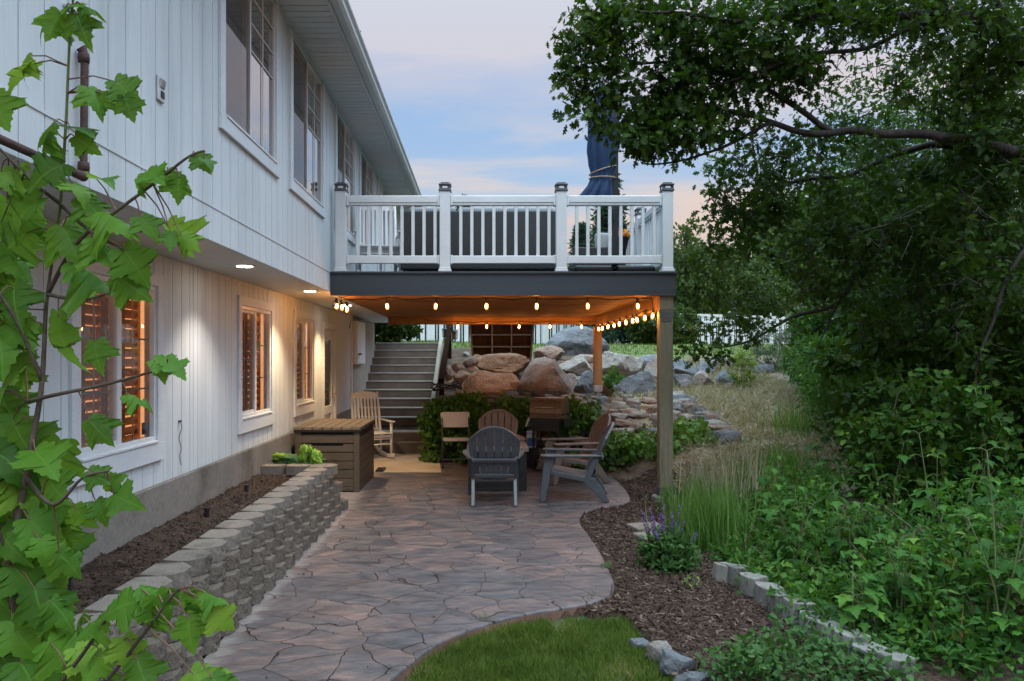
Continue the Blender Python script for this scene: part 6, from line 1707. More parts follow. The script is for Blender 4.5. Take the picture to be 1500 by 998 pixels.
for nm, lab, tm, lo_, hi_, per_, sz_, mt in (('ground_cover', 'narrow leaved ground cover filling the side garden', NARROW, 0, .45, 20, .070, 'lf_under'), ('broadleaf_cover', 'broad leaved ground cover mixed through the side garden', SIMPLE, .45, .75, 13, .050, 'lf_under'), ('vine_cover', 'lobed creeper leaves among the side garden ground cover', MAPLE, .75, 1.01, 9, .055, 'lf_sap')):
    pos, ax, nr, s, ra = cluster_leaves(gc[(pick >= lo_) & (pick < hi_)], per_, .13, sz_, .9, droop=.15)
    tag(link_mesh(nm, leaf_mesh(nm, tm, pos, ax, nr, s, ra), M[mt]), lab, 'ground cover', kind='stuff')
gl = gc[q.random(len(gc)) < .16]; gl = gl + np.array([0, 0, .05])
pos, ax, nr, s_, ra = cluster_leaves(gl, 7, .10, .05, .9, droop=.1)
tag(link_mesh('pale_cover', leaf_mesh('pale_cover', OVATE, pos, ax, nr, s_, ra), M['lf_bright2']), 'pale young leaves scattered over the side garden ground cover', 'ground cover', kind='stuff')
st_p = gc[::9]; mb = MB()
for p in st_p:
    h_ = float(q.uniform(.1, .5)); d_ = q.normal(size=2) * .12
    mb.tube([(p[0], p[1], max(tz(p[0], p[1]), 0)), (p[0] + d_[0] * .5, p[1] + d_[1] * .5, p[2] + h_ * .3), (p[0] + d_[0], p[1] + d_[1], p[2] + h_ * .6)], [.004, .003, .0015], 4, cap=False)
tag(mb.build('bare_stems', M['redstem']), 'thin reddish stems poking out of the side garden ground cover', 'ground cover', kind='stuff')
b0 = []
while len(b0) < 260:
    x = q.uniform(-1.6, 2.0); y = q.uniform(4, 12)
    if inpoly(x, y, outline): b0.append((x, y, .004))
b0 = np.array(b0); ax = q.normal(size=b0.shape); ax[:, 2] = .05; nr = q.normal(size=b0.shape) * .25; nr[:, 2] += 1
tag(link_mesh('leaf_litter', leaf_mesh('leaf_litter', SIMPLE, b0, ax, nr, q.uniform(.010, .032, len(b0)), q.random(len(b0))), M['lf_mulch']), 'bits of dry leaf and bark blown over the patio', 'litter', kind='stuff')
# small creeping plants along the near edging
gc = []
while len(gc) < 260:
    px_ = q.uniform(1040, 1330); py_ = q.uniform(900, 1010); g = G(px_, py_, 0)
    if py_ < lerp(905, 985, (1200 - px_) / 160 if px_ < 1200 else 0): continue
    gc.append((g.x, g.y, q.uniform(.0, .13)))
pos, ax, nr, s, ra = cluster_leaves(gc, 9, .07, .042, .8)
tag(link_mesh('creeping_plants', leaf_mesh('creeping_plants', SIMPLE, pos, ax, nr, s, ra), M['lf_salvia']), 'low creeping plants with tiny leaves in front of the edging blocks', 'ground cover', kind='stuff')

def stem_plant(name, x, y, h, seed, label, cat, group, mat='lf_sap', tmpl=MAPLE, lsize=.11, nst=5, stemmat='greenstem', lean=.25, pairs=6, z=None, yellow=0):
    r = random.Random(seed); z0 = (tz(x, y) if z is None else z)
    t = thing(name, label, cat, (x, y, z0), 0, group)
    mb = MB(); P_, A_, N_, S_ = [], [], [], []
    for k in range(nst):
        a = r.uniform(0, 2 * PI); hh = h * r.uniform(.6, 1.05); b0 = Vector((r.uniform(-.06, .06), r.uniform(-.06, .06), -.05))
        e = Vector((math.cos(a) * lean * hh * r.uniform(.3, 1.2), math.sin(a) * lean * hh * r.uniform(.3, 1.2), hh)); mid = b0.lerp(e, .5) + Vector((r.uniform(-.05, .05), r.uniform(-.05, .05), .03))
        sp = woody(mb, [b0, mid, e], .007 + .004 * h, .002, 5)
        for j in range(pairs):
            f = .22 + .78 * j / (pairs - 1); b1 = sp[min(len(sp) - 1, int(f * (len(sp) - 1)))]
            for s_ in (0, 1):
                aa = r.uniform(0, 2 * PI) if s_ == 0 else aa + PI + r.uniform(-.4, .4)
                d = Vector((math.cos(aa), math.sin(aa), r.uniform(.1, .5))); pl = lsize * r.uniform(.4, .9)
                q2 = b1 + d * pl; mb.tube([b1, b1.lerp(q2, .5) + Vector((0, 0, .01)), q2], [.0022, .0018, .0012], 4, cap=False)
                P_.append(q2); A_.append((d.x, d.y, r.uniform(-.75, -.05))); N_.append((r.uniform(-.25, .25) + d.x * .25, r.uniform(-.25, .25) + d.y * .25, 1)); S_.append(lsize * r.uniform(.6, 1.25) * (1 if j < pairs - 1 else .6))
    mb.build('stem', M[stemmat], t, smooth=True)
    link_mesh('foliage', leaf_mesh('foliage', tmpl, np.array(P_), np.array(A_), np.array(N_), np.array(S_)), M[mat], t)
    return t
SAPS = [(1165, 6.0, .85, 'leafy maple seedling rising out of the ground cover behind the edging blocks'), (1235, 5.4, .9, 'tall maple seedling near the middle of the ground cover'), (1120, 7.4, .75, 'maple seedling between tall grass and ground cover'),
        (1300, 6.6, .9, 'broad maple seedling under the dark shrubs'), (1390, 5.2, 1.05, 'maple seedling with drooping leaves close to the picture edge'), (1330, 4.6, .7, 'low maple seedling above the last edging blocks'),
        (1460, 4.3, 1.1, 'large leaved maple seedling at the picture edge'), (1205, 8.6, .8, 'maple seedling in front of the lush slope shrubs'), (1440, 6.4, 1.2, 'tall maple seedling under the oak limbs'), (1270, 4.5, .55, 'short maple seedling beside the tenth edging block')]
for k, (x, Y, h, lab) in enumerate(SAPS): stem_plant('seedling', PXY(x, Y), Y, h, 200 + k, lab, 'seedling', 'maple seedlings in the side garden', nst=5, lsize=.095)
# a few yellowing leaves
for lab, yl in (('sprig of yellow leaves low among the green at the picture edge', [(1400, 925, 4.3), (1412, 930, 4.3), (1408, 921, 4.31)]), ('pair of pale yellow leaves above the yellow sprig', [(1392, 822, 4.9), (1385, 819, 4.9)])):
    pp = np.array([tuple(P(*a)) for a in yl]); k_ = len(pp)
    tag(link_mesh('yellow_leaf_sprig', leaf_mesh('yellow_leaf_sprig', MAPLE, pp, rng.normal(size=(k_, 3)) * .3 + [0, -.3, -.8], rng.normal(size=(k_, 3)) * .3 + [0, -1, .4], np.full(k_, .085)), M['yellowleaf']), lab, 'leaves')

def grass_clump(label, spots, n, hgt, seed, mat='lf_grass', name='tall_grass', group='tall grass tufts', seedheads=True):
    q = np.random.default_rng(seed); b0 = []; 
    for (cx, cy, rx, ry) in spots:
        m_ = n // len(spots); a = q.normal(size=(m_, 2)) * .5; b0.append(np.c_[cx + a[:, 0] * rx, cy + a[:, 1] * ry])
    b0 = np.concatenate(b0); z = np.array([max(tz(x, y), -.03) for x, y in b0]); pos = np.c_[b0, z]
    ax = q.normal(size=(len(pos), 3)) * .40; ax[:, 2] = 1
    nr = -ax.copy(); nr[:, 2] = 0; nr += q.normal(size=nr.shape) * .1
    t = thing(name, label, 'grass tuft', (spots[0][0], spots[0][1], tz(*spots[0][:2])), 0, group)
    s = hgt * q.uniform(.55, 1.15, len(pos))
    world_child(link_mesh('blade', leaf_mesh('blade', BLADE, pos, ax, nr, s, q.random(len(pos)) * .9, wide=.34 / np.maximum(s, .2) * .55, bend=q.uniform(.5, 2.2, len(pos))), M[mat], t))
    return t
grass_clump('tall bright grass beside the tall front post', [(PXY(1020, 8.2), 8.2, .30, .3), (PXY(1052, 7.9), 7.9, .28, .3), (PXY(1010, 7.4), 7.4, .20, .25)], 420, .50, 81)
grass_clump('pale seed stalks standing in the bright grass by the tall front post', [(PXY(1040, 8.1), 8.1, .4, .35), (PXY(1075, 8.4), 8.4, .4, .35)], 150, .78, 87, mat='lf_dry', name='seed_stalks')
grass_clump('tall grass at the foot of the dry grass slope', [(PXY(1105, 9.0), 9.0, .40, .35), (PXY(1150, 9.6), 9.6, .4, .3)], 500, .45, 82)
grass_clump('tuft of long grass between salvia and ground cover', [(PXY(1045, 6.9), 6.9, .25, .3)], 500, .55, 83)
grass_clump('grass tuft among the shrubs beside the dry grass slope', [(PXY(1165, 11.4), 11.4, .4, .5)], 170, .45, 84)
# dry straw on the slope
q = np.random.default_rng(91); b0 = []
while len(b0) < 24000:
    y = q.uniform(9.4, 17.8); x = q.uniform(2.4, 6.2)
    if y < 14.6 and x < interp(y, [(9.4, 2.4), (10.9, 3.05), (12.5, 3.2), (14.6, 3.4)]) and q.random() < .96: continue
    if y >= 14.6 and q.random() < .45 and x < 3.6: continue
    if x * F / y + VX > 1250: continue
    if mnoise.noise(Vector((x * 1.7, y * 1.7, 4))) < -.25 and q.random() < .7: continue
    b0.append((x, y, tz(x, y)))
b0 = np.array(b0); ax = q.normal(size=b0.shape); ax[:, 2] = np.abs(ax[:, 2]) * .35 + .08
tag(link_mesh('dry_grass', leaf_mesh('dry_grass', BLADE, b0, ax, q.normal(size=b0.shape) + [0, 0, 1], q.uniform(.07, .26, len(b0)), q.random(len(b0)) ** .9, wide=1.1), M['lf_dry']), 'matted dry straw grass on the bank beside the thicket', 'grass', kind='stuff')
# lawn blades near
q = np.random.default_rng(92); b0 = []
while len(b0) < 70000:
    x = q.uniform(-.4, 1.6); y = q.uniform(2.7, 5.12)
    if inpoly(x + q.normal() * .012, y + q.normal() * .012, lawn_poly) and mnoise.noise(Vector((x * 7, y * 7, 5))) > -.42: b0.append((x, y, -.078))
b0 = np.array(b0); ax = q.normal(size=b0.shape) * .38; ax[:, 2] = 1
rr_ = np.clip(q.random(len(b0)) * .6 + .2 + .55 * np.array([mnoise.noise(Vector((p[0] * 3.2, p[1] * 3.2, 7))) + .5 * mnoise.noise(Vector((p[0] * 9, p[1] * 9, 3))) for p in b0]), 0, 1)
tag(link_mesh('grass', leaf_mesh('grass', BLADE, b0, ax, q.normal(size=b0.shape), q.uniform(.022, .075, len(b0)) * (1 + .35 * np.array([mnoise.noise(Vector((p[0] * 5, p[1] * 5, 1))) for p in b0])), rr_, wide=.9, bend=q.uniform(.6, 2.4, len(b0))), M['lf_lawn']), 'short green lawn grass at the near edge of the patio', 'grass', kind='stuff')
# upper lawn blades (far, sparse rows)
b0 = []
while len(b0) < 9000:
    y = q.uniform(18.3, 27); x = q.uniform(-3.2, 10)
    b0.append((x, y, tz(x, y) - .01))
b0 = np.array(b0); ax = q.normal(size=b0.shape) * .4; ax[:, 2] = 1
tag(link_mesh('upper_grass', leaf_mesh('upper_grass', BLADE, b0, ax, q.normal(size=b0.shape), q.uniform(.05, .10, len(b0)), q.random(len(b0)) * .8, wide=3.0), M['lf_lawn']), 'mown grass of the upper lawn before the fence', 'grass', kind='stuff')
# bark chips on the mulch and crumbs on the house bed
b0 = []
while len(b0) < 18000:
    x = q.uniform(.65, 2.7); y = q.uniform(2.6, 11.0)
    if inpoly(x, y, outline) or inpoly(x, y, lawn_poly): continue
    if x > interp(y, [(3.8, 2.35), (4.72, 2.05), (5.74, 1.9), (6.5, 2.2), (9, 2.7), (11, 2.5)]): continue
    b0.append((x, y, mz(x, y) + .004))
b0 = np.array(b0); ax = q.normal(size=b0.shape); ax[:, 2] *= .28; nr = q.normal(size=b0.shape) * .35; nr[:, 2] += 1
tag(link_mesh('bark_chips', leaf_mesh('bark_chips', CHIP, b0, ax, nr, q.uniform(.015, .055, len(b0)), q.random(len(b0)) ** 1.3, wide=.9), M['lf_mulch']), 'loose brown bark chips of the mulch bed', 'mulch', kind='stuff')
b0 = []
while len(b0) < 5000:
    x = q.uniform(XL + .03, -1.86); y = q.uniform(3.0, 8.6); b0.append((x, y, .40 + .03 * mnoise.noise(Vector((x * 4, y * 4, 1))) + .05 * (1 - sm(XL, XL + .3, x))))
b0 = np.array(b0); ax = q.normal(size=b0.shape); ax[:, 2] *= .3; nr = q.normal(size=b0.shape) * .4; nr[:, 2] += 1
tag(link_mesh('soil_crumbs', leaf_mesh('soil_crumbs', CHIP, b0, ax, nr, q.uniform(.008, .03, len(b0)), q.random(len(b0)) ** 2.2, wide=1.2), M['lf_mulch']), 'crumbs of dark soil and bark in the bed by the house', 'soil', kind='stuff')
# salvia
g = G(985, 836); r = random.Random(5)
sv = thing('salvia_plant', 'bushy salvia with upright purple flower spikes at the edge of the mulch', 'flowering plant', (g.x, g.y + .12, .0))
tg = [(r.uniform(-.21, .21), r.uniform(-.17, .17), r.uniform(.02, .27)) for _ in range(230)]; tg = [p for p in tg if (p[0] / .22) ** 2 + (p[1] / .18) ** 2 + (p[2] / .29) ** 2 < 1]
pos, ax, nr, s, ra = cluster_leaves(tg, 12, .07, .055, .6, droop=-.35)
link_mesh('foliage', leaf_mesh('foliage', NARROW, pos, ax, nr, s, ra, wide=1.4), M['lf_salvia'], sv)
mb = MB(); fl = []
for k in range(17):
    a = r.uniform(0, 2 * PI); d = r.uniform(.02, .20); e = Vector((math.cos(a) * d * 1.25, math.sin(a) * d, r.uniform(.36, .53) - d * .4))
    b1 = Vector((e.x * .45, e.y * .45, .1)); mb.tube([b1, b1.lerp(e, .6), e], [.003, .0025, .0015], 4)
    for j in range(34):
        f = 1 - .46 * (j / 34); p = b1.lerp(e, f); fl.append((p.x + r.gauss(0, .0042), p.y + r.gauss(0, .0042), p.z))
mb.build('stem', M['redstem'], sv)
fl = np.array(fl); link_mesh('flower', leaf_mesh('flower', ROUND, fl, rng.normal(size=fl.shape) + [0, 0, .4], rng.normal(size=fl.shape), rng.uniform(.010, .018, len(fl))), M['petal'], sv)
# small seedlings on mulch
for k, (x, y, h, lab) in enumerate([(1010, 856, .10, 'tiny yellow green seedling on the mulch beside the salvia'), (895, 832, .05, 'tiny seedling on the mulch beside the patio edge'), (975, 748, .28, 'leafy weed at the foot of the tall front post')]):
    g = G(x, y); stem_plant('weed', g.x, g.y, h, 300 + k, lab, 'weed', None, mat='lf_bright' if k == 0 else 'lf_sap', tmpl=SIMPLE, lsize=.035 if k < 2 else .07, nst=3 if k < 2 else 7, pairs=4, z=-.01)
for k, (x, y, lab) in enumerate([(712, 908, 'grass tuft in a patio joint near the lawn'), (865, 878, 'grass tuft in a patio joint near the curved corner'), (790, 766, 'grass tuft in a patio joint in front of the dark grey chairs')]):
    g = G(x, y); qq = np.random.default_rng(400 + k); n_ = 14; b0 = np.c_[g.x + qq.normal(size=n_) * .014, g.y + qq.normal(size=n_) * .014, np.zeros(n_)]
    ax = qq.normal(size=(n_, 3)) * .45; ax[:, 2] = 1
    tag(link_mesh('grass_tuft', leaf_mesh('grass_tuft', BLADE, b0, ax, -ax, qq.uniform(.04, .09, n_), qq.random(n_), wide=.8), M['lf_lawn']), lab, 'grass tuft', 'grass tufts in the patio joints')
# flowers in the pot
ff = np.array([(r.gauss(0, .07), r.gauss(0, .06), .22 + abs(r.gauss(0, .06))) for _ in range(130)])
link_mesh('flower', leaf_mesh('flower', ROUND, ff, rng.normal(size=ff.shape), rng.normal(size=ff.shape) + [0, -.5, .5], np.full(len(ff), .05)), M['flame'], fp)

# ================================================================ MAPLE SAPLING close to the camera
ms = thing('maple_sapling', 'young maple with big bright green lobed leaves rising close to the viewer before the house', 'sapling', (-1.12, 1.9, -.05))
limbsM = [
 [(20, 1090, 1.95), (20, 830, 1.95), (40, 700, 1.95), (62, 560, 1.95), (70, 430, 1.95), (82, 340, 1.94)],
 [(70, 430, 1.95), (110, 360, 1.9), (170, 310, 1.85), (235, 262, 1.8), (275, 232, 1.78), (300, 222, 1.77)],
 [(40, 590, 1.95), (90, 578, 1.9), (150, 565, 1.87), (210, 548, 1.85), (245, 535, 1.84)],
 [(62, 560, 1.95), (30, 480, 1.9), (0, 430, 1.88), (-40, 380, 1.85)],
 [(88, 300, 1.93), (50, 270, 1.9), (10, 230, 1.88), (-20, 200, 1.86)],
 [(40, 700, 1.95), (80, 740, 1.85), (120, 700, 1.8), (160, 690, 1.78)],
 [(20, 830, 1.95), (-10, 760, 1.9), (-40, 700, 1.9)],
 [(20, 1090, 1.95), (140, 1010, 1.75), (205, 935, 1.68), (245, 880, 1.64), (262, 862, 1.62)],
 [(20, 1090, 1.95), (120, 960, 1.75), (150, 915, 1.70), (175, 900, 1.7)],
 [(88, 300, 1.93), (120, 330, 1.88), (150, 350, 1.85), (180, 365, 1.83)],
 [(70, 430, 1.95), (120, 440, 1.9), (160, 430, 1.86)],
]
mb = MB(); nodes = woody(mb, LP((82, 340, 1.94), (88, 300, 1.93), (96, 180, 1.9), (100, 80, 1.88), (105, 10, 1.86), (110, -40, 1.85)), .0045, .0025, 7, .004)
world_child(mb.build('shoot', M['greenstem'], ms, smooth=True))
mb = MB()
for k, L in enumerate(limbsM):
    pts = LP(*L); nodes += woody(mb, pts, .014 if k == 0 else .006, .0026, 7, .006)
world_child(mb.build('trunk', M['twig'], ms, smooth=True))
# leaf list: (x, y, Y, pixel length, direction in the image (dx, dy), tilt towards the viewer)
LV = [(95, 12, 1.86, 55, 1, -.2, .5), (88, 18, 1.86, 60, -.4, 1, .6), (112, 20, 1.84, 62, .6, .9, .4), (78, 30, 1.88, 50, -1, .7, .5), (120, 8, 1.84, 55, 1, .3, .6), (98, -8, 1.84, 50, -.3, -.8, .5),
      (52, 92, 1.88, 82, -.9, .35, .9), (40, 80, 1.87, 70, -.6, .8, .7), (-10, 140, 1.86, 90, .5, .9, .8), (130, 128, 1.84, 70, .6, .35, .9), (168, 118, 1.84, 72, .9, .55, .9), (182, 140, 1.83, 60, .5, .9, .5), (150, 135, 1.84, 60, -.2, 1, .6),
      (100, 185, 1.86, 85, .9, .25, .8), (78, 180, 1.88, 80, -1, .35, .9), (70, 195, 1.88, 62, -.6, .8, .6), (110, 200, 1.85, 68, .9, .6, .6), (95, 240, 1.88, 80, -.9, .5, .7),
      (215, 252, 1.8, 62, .8, .1, .9), (245, 250, 1.8, 50, .5, .9, .5), (262, 258, 1.79, 50, .1, 1, .5), (285, 228, 1.78, 50, .7, .5, .8), (298, 232, 1.77, 45, .95, .4, .6), (200, 262, 1.82, 55, .4, .85, .6),
      (30, 240, 1.9, 95, -.8, .4, .9), (0, 250, 1.9, 90, .9, .5, .8), (105, 268, 1.88, 75, .9, .1, .8), (140, 262, 1.86, 70, 1, .1, .9), (120, 290, 1.87, 85, .7, .5, .7), (60, 290, 1.9, 95, -.9, .5, .9), (150, 310, 1.84, 90, 1, .25, .9), (205, 318, 1.83, 75, .9, .3, .8), (245, 330, 1.82, 75, .5, .5, .8), (265, 345, 1.81, 60, .95, .3, .6), (250, 340, 1.81, 50, .2, 1, .5),
      (90, 330, 1.9, 100, .6, .6, .9), (40, 340, 1.92, 110, -.9, .5, .9), (0, 350, 1.92, 100, .6, .7, .8), (140, 350, 1.86, 90, .9, .6, .7), (180, 365, 1.84, 90, .6, .8, .6), (110, 385, 1.9, 105, .8, .5, .9), (60, 400, 1.92, 110, -.8, .7, .9), (20, 420, 1.92, 100, .4, .9, .8), (170, 405, 1.85, 85, .9, .35, .8), (205, 420, 1.85, 75, .8, .5, .7), (125, 440, 1.9, 100, .5, .85, .8), (85, 460, 1.93, 110, .1, 1, .9), (40, 470, 1.93, 105, -.7, .8, .9), (-5, 480, 1.93, 100, .6, .8, .8),
      (165, 470, 1.86, 85, .9, .6, .8), (140, 500, 1.88, 75, .3, .9, .6), (80, 520, 1.94, 100, .8, .5, .9), (30, 540, 1.94, 100, -.6, .8, .9), (180, 500, 1.86, 70, .8, .7, .7),
      (225, 528, 1.85, 55, .9, .2, .8), (245, 530, 1.84, 55, .9, .55, .7), (238, 535, 1.84, 45, .1, 1, .5), (255, 545, 1.83, 48, .85, .8, .6), (185, 578, 1.86, 62, .95, .15, .9), (120, 590, 1.9, 80, .9, .6, .8), (95, 600, 1.92, 85, .5, .9, .7), (130, 615, 1.89, 75, .9, .35, .8), (150, 622, 1.88, 70, .7, .7, .6),
      (60, 610, 1.95, 95, -.3, 1, .9), (20, 620, 1.95, 100, .6, .8, .9), (-10, 660, 1.95, 105, .9, .5, .9), (50, 660, 1.93, 95, .9, .5, .8), (15, 700, 1.95, 100, .8, .5, .9), (70, 700, 1.9, 75, .8, .6, .7), (130, 690, 1.8, 70, .9, .3, .9), (155, 700, 1.79, 60, .6, .6, .6), (165, 725, 1.8, 75, .95, .25, .9), (140, 735, 1.8, 60, .7, .7, .7), (110, 745, 1.83, 70, .7, .75, .7),
      (40, 760, 1.93, 90, .8, .4, .9), (0, 780, 1.94, 110, .9, .4, .9), (60, 790, 1.9, 80, .6, .8, .8), (85, 810, 1.88, 70, .9, .5, .8), (20, 830, 1.93, 105, .9, .5, .9), (-10, 870, 1.93, 120, .9, .4, .9), (50, 860, 1.88, 95, .7, .75, .9), (75, 880, 1.86, 85, .8, .6, .8), (15, 910, 1.9, 110, .9, .55, .9), (-10, 950, 1.9, 120, .9, .4, .9), (70, 940, 1.84, 95, .9, .5, .9), (110, 950, 1.8, 80, .9, .5, .8), (30, 970, 1.88, 110, .9, .4, .9), (90, 985, 1.8, 95, .8, .5, .9),
      (205, 880, 1.68, 105, -1, .15, .9), (215, 880, 1.67, 90, -.35, .85, .7), (228, 872, 1.66, 85, .35, .85, .6), (150, 905, 1.7, 80, -.9, .4, .8), (205, 862, 1.68, 55, .85, -.15, .9), (245, 868, 1.64, 50, .7, .6, .7), (270, 868, 1.62, 45, .9, .7, .6), (285, 875, 1.61, 80, .4, .85, .8), (300, 868, 1.6, 65, .95, .3, .9), (310, 895, 1.6, 60, .9, .6, .7), (275, 905, 1.62, 75, .3, .9, .7), (180, 935, 1.7, 80, .5, .9, .7), (200, 965, 1.7, 85, .7, .75, .8), (150, 960, 1.72, 75, -.7, .75, .8), (280, 985, 1.64, 90, 1, .2, .9), (310, 992, 1.62, 80, .95, .3, .8), (120, 900, 1.74, 70, -.7, .7, .8)]
KEEP = {(170, 405), (140, 500), (225, 528), (245, 530), (238, 535), (185, 578), (130, 615)}
rM = np.random.default_rng(123); P_, A_, N_, S_ = [], [], [], []
mb = MB(); kd = KDTree(len(nodes))
for i, p in enumerate(nodes): kd.insert(p, i)
kd.balance()
def addleaf(x, y, Y, L, dx, dy, tl):
    base = P(x, y, Y); s = L * Y / F * rM.uniform(.58, .86)
    ax = Vector((dx, rM.uniform(-.7, .3), -dy - rM.uniform(0, .5))).normalized()
    nrm = Vector((rM.uniform(-.7, .7), -.25 - rM.uniform(0, .8), tl + rM.uniform(-.5, .35)))
    P_.append(base); A_.append(ax); N_.append(nrm); S_.append(s)
    co, ix, d = kd.find(base)
    m_ = co.lerp(base, .55) + Vector((0, 0, .01)); mb.tube([co, m_, base + ax * s * .05], [.0022, .0018, .0014], 5, cap=False)
LV = [a for k_, a in enumerate(LV) if not (385 < a[1] < 650 and 40 < a[0] <= 112 and k_ % 2)]
LV = [a for a in LV if not (a[0] > 112 and 375 < a[1] < 660 and (a[0], a[1]) not in KEEP) and not (385 < a[1] < 650 and a[0] + a[3] * a[4] / math.hypot(a[4], a[5]) > 128 and (a[0], a[1]) not in KEEP)]
for a in LV: addleaf(*a)
# fill behind, darker inner leaves
for _ in range(90):
    y = rM.uniform(290, 1000); x = rM.uniform(-60, 150 if y < 640 else 95) ; Y = rM.uniform(1.95, 2.35)
    if x > 70 and (rM.random() < .6 or y > 380): continue
    if 380 < y < 660 and (x > 40 or rM.random() < .5): continue
    addleaf(x, y, Y, rM.uniform(60, 105), rM.uniform(-1, 1), rM.uniform(.2, 1), rM.uniform(.5, 1))
for _ in range(52):
    addleaf(rM.uniform(-60, 95), rM.uniform(640, 1010), rM.uniform(1.98, 2.4), rM.uniform(75, 115), rM.uniform(-1, 1), rM.uniform(.2, 1), rM.uniform(.4, 1))
world_child(mb.build('petiole', M['redstem'], ms, smooth=True))
world_child(link_mesh('foliage', leaf_mesh('foliage', MAPLE, np.array(P_), np.array(A_), np.array(N_), np.array(S_), bend=rM.uniform(.2, 2.0, len(P_)), curl=rM.uniform(-.25, 1.1, len(P_))), M['lf_maple'], ms, smooth=True))
print('maple leaves', len(P_))

# ================================================================ SKY, SUN, CAMERA
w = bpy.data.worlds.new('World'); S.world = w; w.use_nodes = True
nt = w.node_tree; nt.nodes.clear()
out = N(nt, 'ShaderNodeOutputWorld'); bg = N(nt, 'ShaderNodeBackground'); nt.links.new(bg.outputs[0], out.inputs[0])
SUN_EL, SUN_AZ = math.radians(58), math.radians(165)     # azimuth clockwise from +Y
sk = N(nt, 'ShaderNodeTexSky', sky_type='NISHITA'); sk.sun_disc = False; sk.sun_elevation = SUN_EL; sk.sun_rotation = SUN_AZ; sk.air_density = 1.0; sk.dust_density = 1.5; sk.ozone_density = 1.5
tc = N(nt, 'ShaderNodeTexCoord'); sx = N(nt, 'ShaderNodeSeparateXYZ'); nt.links.new(tc.outputs['Generated'], sx.inputs[0])
# cloud veil in a plane above: direction divided by its height
zc_ = math_(nt, 'MAXIMUM', sx.outputs[2], .06)
cx = N(nt, 'ShaderNodeCombineXYZ'); nt.links.new(math_(nt, 'DIVIDE', sx.outputs[0], zc_), cx.inputs[0]); nt.links.new(math_(nt, 'DIVIDE', sx.outputs[1], zc_), cx.inputs[1]); cx.inputs[2].default_value = 2.7
mp = N(nt, 'ShaderNodeMapping'); mp.inputs['Scale'].default_value = (.30, .50, 1); mp.inputs['Rotation'].default_value = (0, 0, .35); nt.links.new(cx.outputs[0], mp.inputs[0])
cn = noise_tex(nt, mp.outputs[0], 1.15, 6, .52, .4); cn2 = noise_tex(nt, mp.outputs[0], .55, 4, .5, .2)
mask = ramp(nt, cn.outputs[0], [(.46, (0, 0, 0)), (.60, (1, 1, 1))])
hz = ramp(nt, sx.outputs[2], [(0.0, (3.4, 2.0, 1.8)), (.08, (4.0, 2.6, 2.3)), (.15, (4.7, 3.7, 3.2)), (.24, (5.0, 4.3, 3.9)), (.33, (4.4, 4.0, 4.2)), (.55, (4.2, 4.6, 5.2)), (1.0, (4.0, 4.9, 5.3))])
blue = ramp(nt, sx.outputs[2], [(0.0, (3.2, 2.8, 3.2)), (.12, (2.6, 3.5, 4.6)), (.22, (2.5, 3.5, 4.9)), (.40, (1.9, 3.1, 5.1)), (1.0, (3.2, 4.9, 5.7))])
skym = mixc(nt, sk.outputs[0], blue.outputs[0], .85)
allc = mixc(nt, skym, hz.outputs[0], math_(nt, 'MULTIPLY', mask.outputs[0], .85))
low = N(nt, 'ShaderNodeMapRange', interpolation_type='SMOOTHSTEP'); low.inputs[1].default_value = .31; low.inputs[2].default_value = .14; nt.links.new(math_(nt, 'ADD', sx.outputs[2], math_(nt, 'MULTIPLY', math_(nt, 'SUBTRACT', cn.outputs[0], .5), -.55)), low.inputs[0])
allc = mixc(nt, allc, hz.outputs[0], math_(nt, 'MULTIPLY', low.outputs[0], .9))
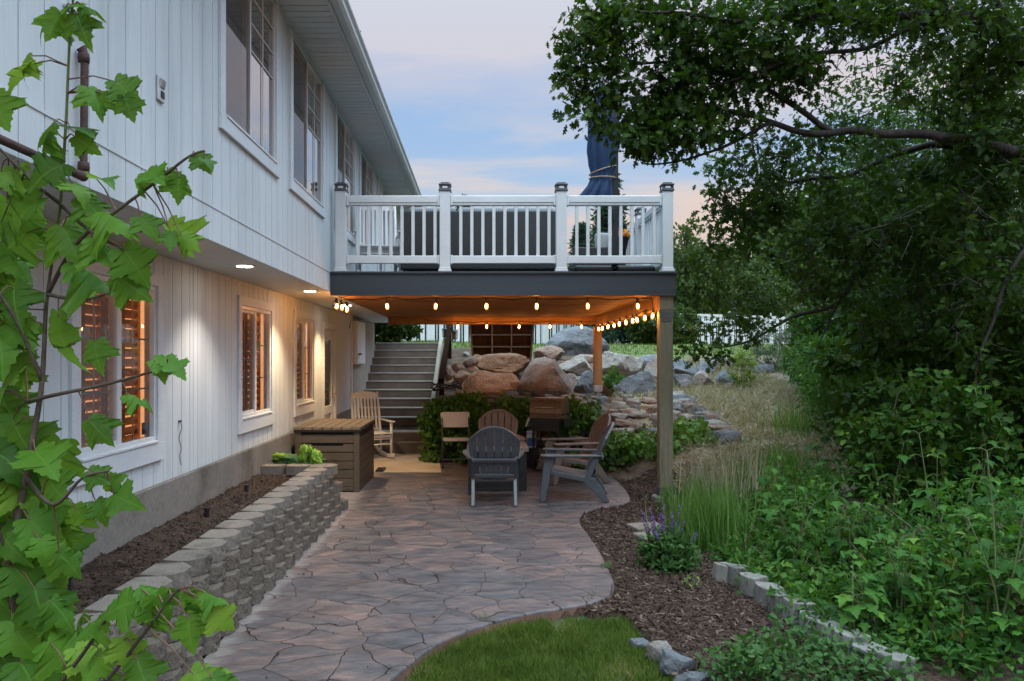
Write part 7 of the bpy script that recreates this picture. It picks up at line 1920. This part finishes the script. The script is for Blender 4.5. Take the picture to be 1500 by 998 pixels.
# the dome overhead and behind the viewer is brightened to add fill light, unlike the strip of sky in view
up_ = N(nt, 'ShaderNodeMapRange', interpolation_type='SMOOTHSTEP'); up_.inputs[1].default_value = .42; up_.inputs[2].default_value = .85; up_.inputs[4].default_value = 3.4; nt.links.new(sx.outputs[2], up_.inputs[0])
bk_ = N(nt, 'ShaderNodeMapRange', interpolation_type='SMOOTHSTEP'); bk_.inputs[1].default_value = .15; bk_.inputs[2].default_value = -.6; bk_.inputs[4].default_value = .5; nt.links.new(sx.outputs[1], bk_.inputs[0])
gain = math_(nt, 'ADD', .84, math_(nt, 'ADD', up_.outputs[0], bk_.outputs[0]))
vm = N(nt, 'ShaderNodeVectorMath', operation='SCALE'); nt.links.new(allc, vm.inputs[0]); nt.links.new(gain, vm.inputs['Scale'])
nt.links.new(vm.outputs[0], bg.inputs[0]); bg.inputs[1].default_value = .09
sd = Vector((math.sin(SUN_AZ) * math.cos(SUN_EL), math.cos(SUN_AZ) * math.cos(SUN_EL), math.sin(SUN_EL)))
L = bpy.data.lights.new('sun', 'SUN'); L.energy = .55; L.angle = math.radians(40); L.color = (1.0, .95, .90)
so = bpy.data.objects.new('sun', L); COL.objects.link(so); so.rotation_euler = sd.to_track_quat('Z', 'Y').to_euler(); so.location = (8, -8, 12)

cam = bpy.data.cameras.new('camera'); co = bpy.data.objects.new('camera', cam); COL.objects.link(co)
co.location = (0, 0, H); co.rotation_euler = (PI / 2, 0, 0)
cam.sensor_width = 36; cam.lens = F / 1500 * 36; cam.shift_x = (750 - VX) / 1500; cam.shift_y = (VY - 499) / 1500
cam.clip_start = .05; cam.clip_end = 2000
S.camera = co
vs_ = S.view_settings; vs_.view_transform = 'Standard'; vs_.look = 'None'; vs_.exposure = 1.12; vs_.gamma = 1; vs_.use_curve_mapping = False
S.render.engine = 'CYCLES'
cy = S.cycles; cy.max_bounces = 7; cy.diffuse_bounces = 4; cy.glossy_bounces = 3; cy.transmission_bounces = 4; cy.transparent_max_bounces = 10; cy.caustics_reflective = False; cy.caustics_refractive = False
cy.use_denoising = True; cy.use_adaptive_sampling = True; cy.adaptive_threshold = .02; cy.sample_clamp_indirect = 6.0
try: cy.denoiser = 'OPENIMAGEDENOISE'
except Exception: pass
